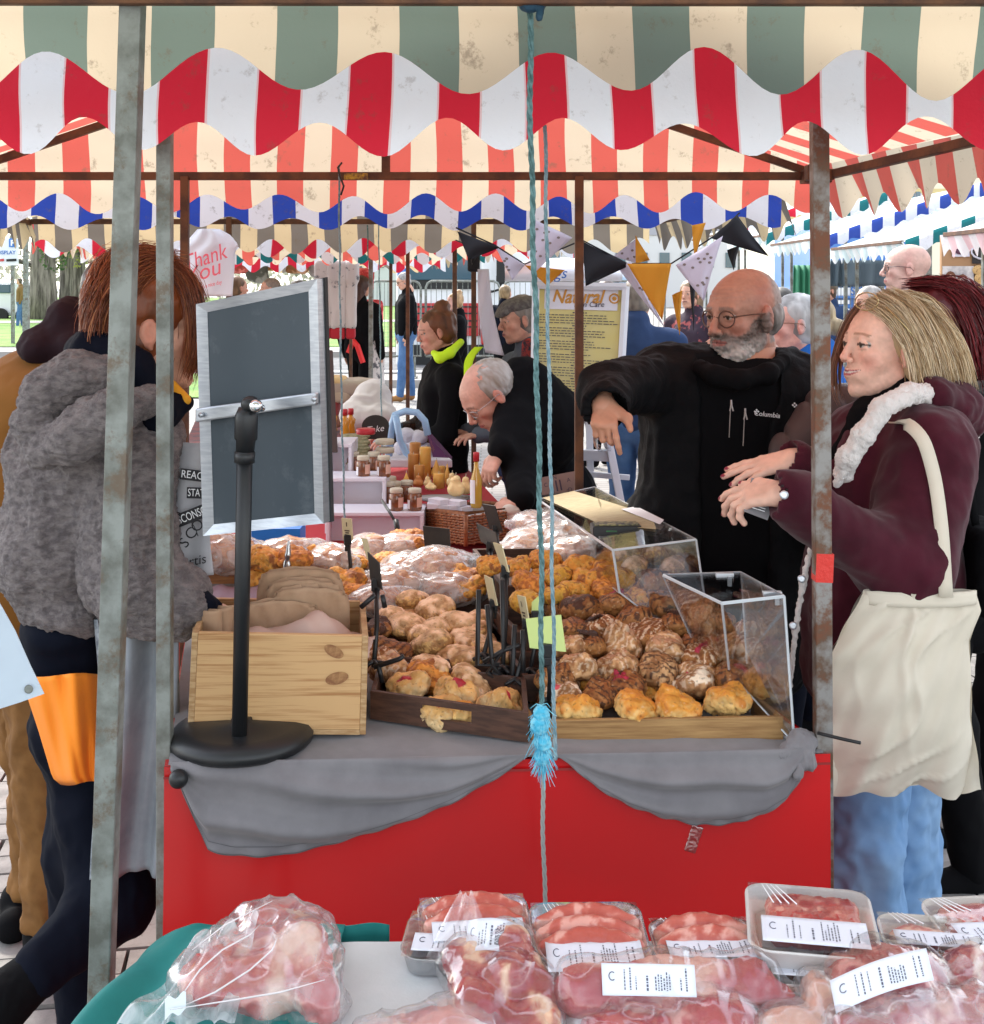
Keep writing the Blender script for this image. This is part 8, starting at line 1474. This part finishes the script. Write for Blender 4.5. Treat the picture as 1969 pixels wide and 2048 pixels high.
ob('apron', sdf('apron', [cap(W(.08, -.12, .95), W(.05, -.14, .45), .12*s, .11*s)], .014, .03, disp=folds(.012, 9, 3)), mat('white print cotton', (.62, .58, .56), .85, col2=(.12, .12, .13), nscale=16, nlo=.55, nhi=.62), t)
q = MB(); q.tube([Vector(W(-.17, -.02, 1.05).tolist()), Vector(W(-.20, -.1, 1.0).tolist()), Vector(W(-.18, -.16, .82).tolist())], .03, 6); q.tube([Vector(W(-.17, -.02, 1.05).tolist()), Vector(W(-.2, .02, .92).tolist())], .03, 6); q.ob('bow', mat('red ribbon', (.75, .03, .03), .6), t)
t, hc, M, s, W = figure('woman with messy blonde topknot in black near the lorry', 914, 585, 13.5, 190, m_blk, m_blk, (.55, .35, .18), hairtype='bun', female=True, skin=(.70, .42, .35), res=.014)
t, hc, M, s, W = figure('walker in brown jacket and blue jeans alone on the path by the trees', 40, 556, 46, 210, fabric('brown jacket', (.20, .12, .045)), m_jean, (.1, .08, .06), skin=(.6, .35, .25), res=.03)
t, hc, M, s, W = figure('woman in dark floral top framed between black bunting flags', 1385, 560, 9.5, 230, mat('dark floral', (.03, .015, .03), .8, col2=(.35, .08, .08), nscale=18, nlo=.58, nhi=.64), m_blk, (.30, .2, .12), hairtype='long', female=True, res=.012)
t, hc, M, s, W = figure('grey haired shopper glimpsed between the post and the blonde hair', 1744, 572, 8.0, 200, m_slate, m_blk, (.42, .40, .38), res=.012)
t, hc, M, s, W = figure('dark haired shopper behind the bald bearded man\'s shoulder', 1565, 575, 7.2, 100, m_blk, m_blk, (.10, .09, .08), res=.012)
t, hc, M, s, W = figure('person in dark coat standing at the frame edge beside the tote bag', 2010, 600, 3.6, 180, m_blk, m_blk, (.05, .04, .04), res=.012, build=1.1)
for (u, v, Y, yaw, c, hr, ht, lb) in ((470, 552, 11.5, 40, m_dnavy, (.2, .12, .06), 'short', 'shopper in dark blue seen beyond the carrier bag'), (545, 556, 12.5, 200, m_slate, (.3, .25, .2), 'short', 'shopper in slate jacket glimpsed above the chalkboard'), (598, 560, 14, 170, m_blk, (.08, .05, .03), 'long', 'dark haired shopper glimpsed above the chalkboard corner'), (1660, 560, 12.5, 210, m_dnavy, (.12, .08, .05), 'short', 'shopper in dark blue between the post and the stall roofs'), (1500, 566, 10.5, 120, m_slate, (.2, .15, .1), 'short', 'shopper behind the bald bearded man near the green tarpaulin'), (1215, 562, 11, 160, fabric('rust coat', (.18, .05, .02)), (.1, .06, .04), 'long', 'woman in rust coat beyond the yellow notice'), (1905, 566, 6.6, 190, m_blk, (.06, .04, .03), 'short', 'dark haired man before the cookie board'), (1010, 570, 16, 60, m_navy, (.3, .2, .1), 'short', 'passer by near the lorry mirror')):
    figure(lb, u, v, Y, yaw, c, m_blk, hr, hairtype=ht, res=.014)
# ================================================================ far surroundings
def pq(m, name, pts, d, parent=None, **k): q = MB(); q.prism(pts, d); return q.ob(name, m, parent, **k)
m_sht = cloth('pale sheet', (.80, .82, .82), (.62, .74, .76), .35, None, .2); m_shp = cloth('pink sheet', (.85, .60, .62), (.86, .84, .84), .35, None, .2); m_shb = cloth('blue far', (.03, .07, .36), (.74, .76, .84), .3, None, .2); m_sht2 = cloth('teal far', (.01, .16, .18), (.76, .78, .84), .3, None, .2)
def rstall(label, xe, ze, Ya, Yb, mroof, mval, hw=1.35, rise=.47, val=.11):
    t = thing('market_stall', label, 'stall', (xe+hw, Ya, 0)); xr = xe+hw
    slope(t, mroof, (xe, Ya, ze), (xe, Yb, ze), (xr, Yb, ze+rise), (xr, Ya, ze+rise), .22); slope(t, mroof, (xr+hw, Ya, ze), (xr+hw, Yb, ze), (xr, Yb, ze+rise), (xr, Ya, ze+rise), .22, 2)
    for sg in (0, 1):
        b = MB(); A0, A1 = (Vector((xe, Ya-.01, ze)), Vector((xr, Ya-.01, ze+rise))) if sg == 0 else (Vector((xr, Ya-.01, ze+rise)), Vector((xr+hw, Ya-.01, ze)))
        b.grid(60, 4, lambda a, t_: A0.lerp(A1, a)+Vector((0, -.008*math.sin(a*30)*t_, .012-val*t_-.014*t_*math.cos(a*2*math.pi*9))), lambda a, t_: (a*hw/.2, t_)); b.ob('gable_valance', mval, t, smooth=True)
    sidecloth(t, mroof, (xe-.01, Ya, 0), (xe-.01, Yb, 0), ze, .13, .05, .20, .14, 1, 'eave_valance')
    for x, y in ((xe+.2, Ya+.1), (xe+.2, Yb-.1), (xr+hw-.2, Ya+.1), (xr+hw-.2, Yb-.1)): bar(t, (x, y, 0), (x, y, ze), m_galv, .014, 'post')
    bar(t, (xe, Ya+.05, ze), (xe, Yb-.05, ze), m_rust, .012, 'eave_bar')
    q = MB(); q.box((xr, (Ya+Yb)/2, .45), (hw*.6, (Yb-Ya)*.4, .40)); q.ob('counter', m_purp, t)
    return t
rstall('pale roofed stall across the aisle with teal and white gable valance', 2.94, 1.91, 8.9, 10.85, m_sht, m_sht2); rstall('pale roofed stall across the aisle with blue and white gable valance', 2.94, 2.02, 11.0, 13.2, m_sht, m_shb); rstall('farther pale roofed stall whose teal valance shows beside the rusty post', 2.94, 2.14, 13.4, 15.6, m_sht, m_sht2); rstall('farthest pale stall roof behind the black pennant', 2.94, 2.26, 15.8, 18.4, m_sht, m_redw)
rstall('pink and white roofed cookie stall at the frame edge', 2.52, 1.88, 5.2, 7.0, m_shp, m_shp)
t = thing('backboard', 'brown stall backboard with cookie pictures and a portrait photo under the pink canopy', 'display board', (3.3, 8.0, 1.2)); Yq = 8.0
pq(mat('brown board far', (.42, .24, .12), .8), 'board', [P(1884, 720, Yq), P(2060, 720, Yq), P(2060, 470, Yq), P(1884, 470, Yq)], (0, .03, 0), t)
pq(m_wpl, 'poster', [P(1905, 513, Yq-.01), P(1940, 513, Yq-.01), P(1938, 488, Yq-.01), P(1904, 488, Yq-.01)], (0, -.004, 0), t); pq(m_flag, 'poster', [P(1945, 527, Yq-.01), P(2000, 527, Yq-.01), P(2000, 488, Yq-.01), P(1945, 488, Yq-.01)], (0, -.004, 0), t)
q = MB(); q.lathe([(.0, .002), (.04, 0)], P(1922, 500, Yq-.02), 14, Matrix(frameM(x=(1, 0, 0), z=(0, -1, 0)).tolist()), sy=.7); q.ob('badge', mat('dark badge', (.10, .03, .06), .6), t); q = MB(); q.tube([P(1972, 503, Yq-.02)+Vector((.09*math.cos(a), 0, .05*math.sin(a))) for a in np.linspace(0, 6.28, 16)], .006, 4); q.ob('badge_ring', m_wpl, t)
pq(mat('photo grey', (.35, .33, .33), .6, col2=(.7, .66, .62), nscale=9), 'photo', [P(1886, 605, Yq-.01), P(1948, 605, Yq-.01), P(1948, 532, Yq-.01), P(1886, 532, Yq-.01)], (0, -.004, 0), t)
for u, v in ((1902, 556), (1926, 562)):
    for (rx_, rz_, dv, c_, nm) in ((.036, .045, 0, (.16, .06, .03), 'photo_hair'), (.022, .030, 2, (.70, .42, .32), 'photo_face')):
        q = MB(); q.lathe([(0, .001), (1, 0)], P(u, v+dv, Yq-.018-.004*(nm == 'photo_face')), 12, Matrix(frameM(x=(1, 0, 0), z=(0, -1, 0)).tolist()), sx=rx_, sy=rz_); q.ob(nm, mat(nm, c_, .7), t)
    q = MB(); q.prism([P(u-13, 604, Yq-.02), P(u+14, 604, Yq-.02), P(u+10, 572, Yq-.02), P(u-8, 572, Yq-.02)], (0, -.002, 0)); q.ob('photo_clothes', mat('photo coral', (.75, .22, .14), .7), t)
pq(mat('photo dark', (.05, .03, .02), .6), 'photo', [P(1950, 592, Yq-.01), P(2010, 592, Yq-.01), P(2010, 530, Yq-.01), P(1950, 530, Yq-.01)], (0, -.004, 0), t)
for k, (u, v, r_) in enumerate(((1958, 540, .04), (1962, 556, .04), (1956, 578, .045), (1968, 570, .04), (1975, 545, .04), (1965, 588, .03))): q = MB(); q.lathe([(0, .008), (.8, .005), (1, 0)], P(u, v, Yq-.016), 12, Matrix(frameM(x=(1, 0, 0), z=(0, -1, 0)).tolist()), sx=r_, sy=r_*.8); q.ob('cookie_print', mat('cookie print', (.62, .40, .16), .7, col2=(.3, .15, .05), nscale=60, nlo=.55, nhi=.6), t)
# green tarpaulin, blue sheet
for u0, u1, v0, v1, Y, c, lb in ((1588, 1628, 530, 660, 10.9, (.05, .24, .13), 'green tarpaulin wall hanging at the stall across the aisle'), (1628, 1688, 520, 572, 10.95, (.10, .14, .17), 'grey blue tarpaulin behind the striped valance'), (1688, 1800, 520, 572, 13.3, (.12, .16, .19), 'grey blue tarpaulin beside the bald head')):
    b = MB(); b.grid(20, 6, lambda a, t_: P(lerp(u0, u1, a), lerp(v0, v1, t_), Y)+Vector((0, .04*math.sin(a*22+t_), 0))); b.ob('tarpaulin', mat('tarp '+lb.split()[0]+str(u0), c, .7), smooth=True, solid=.004, label=lb, cat='tarpaulin')
# lorries --------------------------------------------------------------
m_lw = mat('white lorry paint', (.70, .72, .74), .3, coat=.5); m_lr = mat('red lorry paint', (.42, .015, .02), .35, coat=.5); m_glass = mat('dark windscreen', (.035, .09, .13), .08, spec=.9); m_lblue = mat('blue lorry paint', (.03, .16, .48), .35, coat=.4); m_rub = mat('rubber', (.02, .02, .02), .8)
def boxq(par, name, m, u0, u1, v0, v1, Y, d, bev=.03): q = MB(); a, b_ = P(u0, v1, Y), P(u1, v0, Y); q.box(((a.x+b_.x)/2, Y+d/2, (a.z+b_.z)/2), (abs(b_.x-a.x)/2, d/2, abs(b_.z-a.z)/2)); return q.ob(name, m, par, bevel=bev)
t = thing('lorry', 'white and red lorry with wide dark windscreen parked behind the barriers', 'lorry', (-.6, 25, 0))
boxq(t, 'cab', m_lw, 792, 1062, 470, 735, 25, 3.2, .08); boxq(t, 'windscreen', m_glass, 815, 948, 497, 560, 24.93, .1, .03); boxq(t, 'wiper_panel', m_rub, 815, 950, 560, 578, 24.94, .08, .01); boxq(t, 'grille', m_lr, 800, 960, 606, 672, 24.92, .1, .02); boxq(t, 'bumper', m_rub, 800, 1058, 690, 740, 24.85, .2, .03)
boxq(t, 'corner_panel', m_lw, 962, 1058, 500, 640, 24.88, .12, .05); boxq(t, 'red_bumper', m_lr, 962, 1058, 655, 690, 24.8, .2, .04); boxq(t, 'side_stripe', m_lblue, 795, 812, 505, 560, 24.9, .1, .01)
for v in (612, 625, 640, 652): boxq(t, 'grille_slat', m_rub, 805, 955, v, v+3, 24.9, .05, .002)
q = MB(); q.box(P(1002, 530, 24.6), (.085, .10, .26)); q.ob('mirror', m_rub, t, bevel=.05); q = MB(); q.box(P(1002, 558, 24.6), (.09, .10, .10)); q.ob('mirror', m_rub, t, bevel=.04); q = MB(); q.tube([P(1002, 565, 24.6), P(1002, 578, 24.6), P(985, 583, 24.7), P(972, 582, 24.8)], .025, 6); q.ob('mirror_arm', m_rub, t, smooth=True)
for u, v in ((1018, 612), (1018, 620), (1018, 632), (1024, 616)): q = MB(); q.box(P(u, v, 24.86), (.03, .02, .02)); q.ob('indicator_lamp', m_rub, t, bevel=.005)
for x in (820, 1035): q = MB(); q.lathe([(0, -.15), (.46, -.15), (.5, -.1), (.5, .1), (.46, .15), (0, .15)], (PX(x, 26.2), 26.2, .5), 20, Matrix(frameM(x=(0, 1, 0), z=(1, 0, 0)).tolist())); q.ob('wheel', m_rub, t, smooth=True)
t = thing('lorry', 'blue and white lorry with SC lettering seen under the pale stall roofs', 'lorry', (7, 21, 0))
boxq(t, 'cab', m_lblue, 1628, 1850, 440, 745, 21, 3, .08); boxq(t, 'windscreen', m_glass, 1668, 1770, 556, 573, 20.9, .1, .02); boxq(t, 'grille_panel', m_lw, 1662, 1800, 575, 592, 20.9, .1, .02)
for v in (600, 617, 632): boxq(t, 'grille_slat', m_lw, 1668, 1700, v, v+8, 20.88, .05, .005)
for v in (592, 611, 628): boxq(t, 'grille_bar', m_lblue, 1668, 1790, v, v+4, 20.87, .05, .005)
text('lettering', 'SCANIA', .19, mat('blue lettering', (.03, .12, .38), .5), P(1742, 583, 20.86), (1, 0, 0), (0, 0, 1), t, bold=.006)
# crowd barriers
def barrier(u0, u1, label, Y=21):
    t = thing('crowd_barrier', label, 'barrier', P((u0+u1)/2, 735, Y), 'steel crowd barriers'); r = 12
    pts = [(u0, 712), (u0, 575), (u0+4, 566), (u0+12, 562), (u1-12, 562), (u1-4, 566), (u1, 575), (u1, 712), (u0, 712)]; q = MB(); q.tube([P(u, v, Y) for u, v in pts], .024, 6); q.ob('tube_frame', m_galv, t, smooth=True)
    for k in range(1, 14): q = MB(); u = lerp(u0, u1, k/14); q.tube([P(u, 565, Y), P(u, 712, Y)], .005, 4); q.ob('bar', m_galv, t)
    for u in (u0+12, u1-12): q = MB(); q.box((PX(u, Y), Y, .03), (.03, .3, .03)); q.ob('foot', m_galv, t); q = MB(); q.tube([P(u, 712, Y), (PX(u, Y), Y, .03)], .02, 5); q.ob('upright', m_galv, t)
barrier(740, 842, 'steel barrier panel behind the grey haired man in jeans'); barrier(852, 1000, 'steel barrier panel in front of the lorry grille'); barrier(1008, 1160, 'steel barrier panel behind the yellow notice'); barrier(1170, 1330, 'steel barrier panel behind the dark blue jacket'); barrier(1670, 1760, 'steel barrier before the blue lorry', 18); barrier(1766, 1880, 'steel barrier behind the bald man with dark glasses', 18)
q = MB(); q.box((-.6, 19.6, .06), (2.4, .12, .06)); q.ob('kerb', m_path, kind='structure')
# half timbered building on the right
t = thing('building', 'cream building with yellow timber lattice and windows above the pale stall roofs', 'building', (22, 60, 0)); m_crm = mat('cream render', (.80, .74, .58), .8); m_tim = mat('yellow timber', (.62, .50, .24), .7)
boxq(t, 'wall', m_crm, 1580, 2150, 240, 640, 60, 12, .02)
for u in range(1600, 2140, 62):
    for (a, b_) in (((u, 434), (u+31, 385)), ((u+62, 434), (u+31, 385)), ((u, 385), (u+31, 420)), ((u+62, 385), (u+31, 420))): bar(t, P(a[0], a[1], 59.9), P(b_[0], b_[1], 59.9), m_tim, .09, 'timber_brace')
    bar(t, P(u, 440, 59.85), P(u, 370, 59.85), m_tim, .1, 'timber_post')
for v in (382, 437): bar(t, P(1580, v, 59.8), P(2140, v, 59.8), m_tim, .11, 'timber_rail')
for u in range(1695, 2140, 124):
    w_ = boxq(t, 'window', m_wpl, u, u+26, 380, 405, 59.7, .2, .01); boxq(w_, 'pane', m_glass, u+3, u+12, 383, 403, 59.65, .05, .001); boxq(w_, 'pane', m_glass, u+14, u+23, 383, 403, 59.65, .05, .001)
# far long buildings closing the view beyond the lorries
t = thing('building', 'long pale building closing the view behind the lorry', 'building', (-2, 90, 0)); boxq(t, 'wall', mat('pale render', (.55, .56, .58), .8), 640, 1560, 470, 620, 90, 8, .02)
for u in range(660, 1540, 44): w_ = boxq(t, 'window', m_glass, u, u+20, 505, 535, 89.9, .2, .01)
q = MB(); q.prism([P(640, 470, 89.9), P(1560, 470, 89.9), P(1540, 440, 92), P(660, 440, 92)], (0, 5, 0)); q.ob('roof', mat('slate roof', (.12, .13, .15), .7), t)
t = thing('van', 'white van parked on the far road beyond the walker', 'van', (-21.8, 56, 0)); boxq(t, 'body', m_lw, -40, 62, 562, 632, 56, 2, .15); boxq(t, 'windscreen', m_glass, 36, 58, 570, 592, 55.9, .1, .03); boxq(t, 'side_window', m_glass, -10, 20, 568, 586, 55.9, .1, .03)
for u in (0, 48): q = MB(); q.lathe([(0, -.1), (.36, -.1), (.36, .1), (0, .1)], P(u, 632, 55.8), 16, Matrix(frameM(x=(1, 0, 0), z=(0, -1, 0)).tolist())); q.ob('wheel', m_rub, t)
t = thing('car', 'small pale blue car parked beyond the yellow notice', 'car', P(1200, 600, 30)); ob('car_body', sdf('car_body', [bx(W3(1200, 600, 30), (.85, 1.8, .35), .15), bx(W3(1200, 574, 30.2), (.68, 1.0, .30), .2)], .05, .1), mat('pale blue car', (.32, .42, .52), .3, coat=.5), t); boxq(t, 'windscreen', m_glass, 1158, 1240, 562, 580, 28.9, .2, .05)
for u in (1140, 1260): q = MB(); q.lathe([(0, -.1), (.33, -.1), (.33, .1), (0, .1)], (PX(u, 29.2), 29.2, .33), 16, Matrix(frameM(x=(0, 1, 0), z=(1, 0, 0)).tolist())); q.ob('wheel', m_rub, t)
t = thing('awning', 'white trader awning with hogs lettering behind the bee print flag', 'awning', P(1095, 560, 8.5)); b = MB(); b.grid(20, 8, lambda a, t_: P(lerp(1010, 1240, a), lerp(530-14*math.sin(a*3.1), 562, t_), 8.5)+Vector((0, -.2*math.sin(t_*2.5), 0))); b.ob('awning_cloth', m_car, t, smooth=True, solid=.004); text('lettering', 'hogs', .10, MATS['blue lettering'], P(1105, 548, 8.2), (1, 0, .05), (0, 0, 1), t, shear=.3); bar(t, P(1132, 560, 8.6), (PX(1132, 8.6), 8.6, 0), m_galv, .03, 'post')
# hanging patterned smocks far down the row
for k, (u, w_, lb) in enumerate(((676, 26, 'long pale patterned smock with red hem hanging down the row'), (702, 16, 'narrower patterned smock with red hem beside the long one'), (650, 22, 'patterned smock half hidden by the chalkboard corner'))):
    t = thing('smock', lb, 'garment', P(u, 660, 11.5), 'smocks hanging from the far stall'); ob('cloth', sdf('cloth', [bx(W3(u, 590, 11.5), (w_/2/F*11.5*1.15, .05, .30), .02), bx(W3(u, 545, 11.5), (w_/2/F*11.5*1.5, .05, .09), .03)], .014, .03, disp=lambda V, N: .03*ridge(V*A_((1, 1, .12)), 13, 2, k)), mat('patterned cotton', (.50, .46, .44), .9, col2=(.12, .12, .13), nscale=12, nlo=.6, nhi=.66), t, )
    ob('hem', sdf('hem', [bx(W3(u, 666, 11.5), (w_/2/F*11.5*1.15, .05, .055), .02)], .014, .02), mat('red hem', (.35, .01, .02), .8), t)
for k, (u, v, c_, lb) in enumerate(((480, 520, (.5, .08, .06), 'red knitted goods hanging behind the carrier bag'), (515, 540, (.10, .12, .10), 'dark green goods hanging above the chalkboard'), (545, 518, (.45, .22, .04), 'orange brown picture hanging above the chalkboard'), (595, 522, (.30, .15, .06), 'brown picture beside the orange one'), (570, 500, (.55, .50, .1), 'yellow trim above the pictures'), (640, 530, (.40, .38, .38), 'grey patterned goods next to the smocks'), (728, 560, (.55, .05, .05), 'red hooded garment beside the apron'), (745, 640, (.5, .03, .04), 'red and blue garment hanging beside the apron'), (742, 700, (.08, .12, .2), 'dark blue patterned skirt hanging below the red garment'))):
    q = MB(); q.box(P(u, v, 13), (.10, .04, .10)); ob('hanging_goods', sdf('hanging_goods', [bx(W3(u, v, 13+.05*k), (.10, .05, .12 if v < 600 else .2), .03)], .02, .03, disp=lambda V, N: .03*ridge(V, 6, 2, k)), mat('goods '+str(c_), c_, .8, col2=tuple(min(1, x*2+.15) for x in c_), nscale=9, nlo=.5, nhi=.6), label=lb, cat='hanging goods')
# parking sign and posts
t = thing('parking_sign', 'white pay and display parking sign with blue P on a grey post', 'sign', (PX(26, 32), 32, 0)); bar(t, (PX(26, 32), 32, 0), P(25, 470, 32), m_galv, .04, 'post')
pq(mat('sign white', (.70, .74, .80), .5), 'sign_face', [P(-40, 533, 31.9), P(36, 530, 31.9), P(36, 478, 31.9), P(-40, 474, 31.9)], (0, .04, 0), t); pq(m_lblue, 'blue_square', [P(18, 494, 31.86), P(32, 494, 31.86), P(32, 477, 31.86), P(18, 476, 31.86)], (0, -.01, 0), t)
text('lettering', 'P', .19, mat('sign white', (1, 1, 1)), P(25, 486, 31.8), (1, 0, 0), (0, 0, 1), t, bold=.01); text('lettering', 'DISPLAY', .13, MATS['blue lettering'], P(12, 505, 31.8), (1, 0, 0), (0, 0, 1), t, bold=.004)
pq(m_rub, 'symbol_bar', [P(13, 523, 31.86), P(33, 522, 31.86), P(33, 517, 31.86), P(13, 518, 31.86)], (0, -.01, 0), t); pq(m_lr, 'symbol_bar', [P(0, 523, 31.86), P(8, 522, 31.86), P(8, 517, 31.86), P(0, 518, 31.86)], (0, -.01, 0), t)
t = thing('lamp_post', 'pale grey lamp post standing between the sign and the tree', 'lamp post', (PX(52, 24), 24, 0)); bar(t, (PX(53, 24), 24, 0), P(52, 600, 24), m_galv, .055, 'post'); bar(t, P(52, 600, 24), P(51, 380, 24), m_galv, .042, 'post')
# trees
m_bark = mat('grey bark', (.24, .21, .18), .95, col2=(.07, .06, .05), nscale=7, stretch=(1, 1, .12), bump=1, bscale=9, bdist=.08); m_leaf = mat('spring leaves', (.14, .19, .04), .7, col2=(.30, .32, .08), nscale=1.5, transl=.4); m_ivy = mat('dark ivy leaves', (.03, .07, .02), .6, col2=(.07, .13, .03), nscale=2, transl=.2); m_bare = mat('bare twigs', (.20, .17, .14), .95)
def leaves(cs, n, size, m, parent, name='crown', seed=1):
    rs = np.random.RandomState(seed); V = []; 
    for (c, r) in cs:
        k = int(n/len(cs)); d = rs.normal(0, 1, (k, 3)); d /= np.linalg.norm(d, axis=1, keepdims=True); p = A_(c)+d*A_(r)*(rs.uniform(.2, 1, (k, 1))**.5); keep = vn(p, 1.4, seed) > -.25; p = p[keep]; k = len(p)
        a = rs.normal(0, 1, (k, 3)); a /= np.linalg.norm(a, axis=1, keepdims=True); b_ = np.cross(a, rs.normal(0, 1, (k, 3))); b_ /= np.linalg.norm(b_, axis=1, keepdims=True); s = size*rs.uniform(.5, 1.3, (k, 1)); V.append(np.stack([p-a*s, p-b_*s*.6, p+a*s, p+b_*s*.6], 1).reshape(-1, 3))
    V = np.concatenate(V); me = npmesh(name, V, np.arange(len(V)).reshape(-1, 4), smooth=False); return ob(name, me, m, parent)
def tree(u, Y, w, label, crown, m, n, size, seed, lean=0, hz=9):
    x = PX(u, Y); t = thing('tree', label, 'tree', (x, Y, 0)); rs = random.Random(seed)
    pts = [(x+lean*k*.2+rs.uniform(-.05, .05)*w, Y, hz*k/7) for k in range(8)]; q = MB(); q.tube(pts, [w*.62, w*.52, w*.48, w*.46, w*.42, w*.36, w*.28, w*.2], 14); me = q.mesh('trunk', True)
    V = np.empty(len(me.vertices)*3, 'f'); me.vertices.foreach_get('co', V); V = V.reshape(-1, 3); V[:, 0] += .06*w*vn(V*A_((3, 3, .4)), 1.3/w, seed); me.vertices.foreach_set('co', V.ravel()); ob('trunk', me, m_bark, t)
    for k in range(12):
        z0 = rs.uniform(2.2, hz); a = rs.uniform(0, 6.28); L_ = rs.uniform(1.2, 3.2); p = Vector((x, Y, z0)); d = Vector((math.cos(a), math.sin(a)*.4, rs.uniform(.2, .8))); q = MB(); q.tube([p, p+d*L_*.5+Vector((0, 0, .1)), p+d*L_+Vector((0, 0, rs.uniform(-.4, .5)))], [w*.12, w*.08, .02], 6); q.ob('limb', m_bark, t, smooth=True)
        q = MB()
        for j in range(14): b0 = p+d*L_*rs.uniform(.3, 1); e = Vector((rs.uniform(-1, 1), rs.uniform(-.5, .5), rs.uniform(-.3, 1)))*rs.uniform(.4, 1.1); q.tube([b0, b0+e*.5, b0+e], [.018, .012, .004], 3, cap=False)
        o = q.ob('twigs', m_bare, t); o['kind'] = 'stuff'
    if crown: o = leaves(crown, n, size, m, t, seed=seed); o['kind'] = 'stuff'
tree(87, 55, 1.05, 'broad old grey trunked tree behind the lamp post', [((PX(90, 55), 55, 11), (5, 4, 3))], m_ivy, 3000, .12, 3)
tree(104, 50, .32, 'slim ivy clad tree touching the broad trunk', [((PX(108, 50), 50, 3.6), (.7, .6, 1.6))], m_ivy, 1500, .07, 4); tree(130, 58, .5, 'tree with yellow green leaves beside the broad trunk', [((PX(140, 58), 58, 3.3), (1.6, 1, 1.0)), ((PX(165, 58), 58, 4.2), (1.6, 1, .9)), ((PX(115, 58), 58, 4.6), (1.2, 1, .8))], m_leaf, 3600, .085, 5)
tree(155, 60, .75, 'tree with wide dark trunk partly behind the auburn hair', [((PX(175, 60), 60, 4.6), (2.2, 1, 1.4))], m_leaf, 3000, .09, 6); tree(215, 64, .5, 'farther tree hidden mostly by the auburn hair', [((PX(215, 64), 64, 5), (2.5, 1, 2))], m_leaf, 2500, .1, 7)
o = leaves([((x, 120+8*math.sin(x), 4.5+1.5*math.sin(x*.6)), (6, 3, 5.5)) for x in range(-80, 110, 5)], 26000, .35, mat('distant trees', (.34, .33, .28), .95, col2=(.46, .43, .38), nscale=.2, transl=.5), None, 'treeline', 9); o['kind'] = 'stuff'; o['label'] = 'pale line of distant bare trees'; 
q = MB(); q.box((-3.7, 20, .02), (.1, .1, .01))
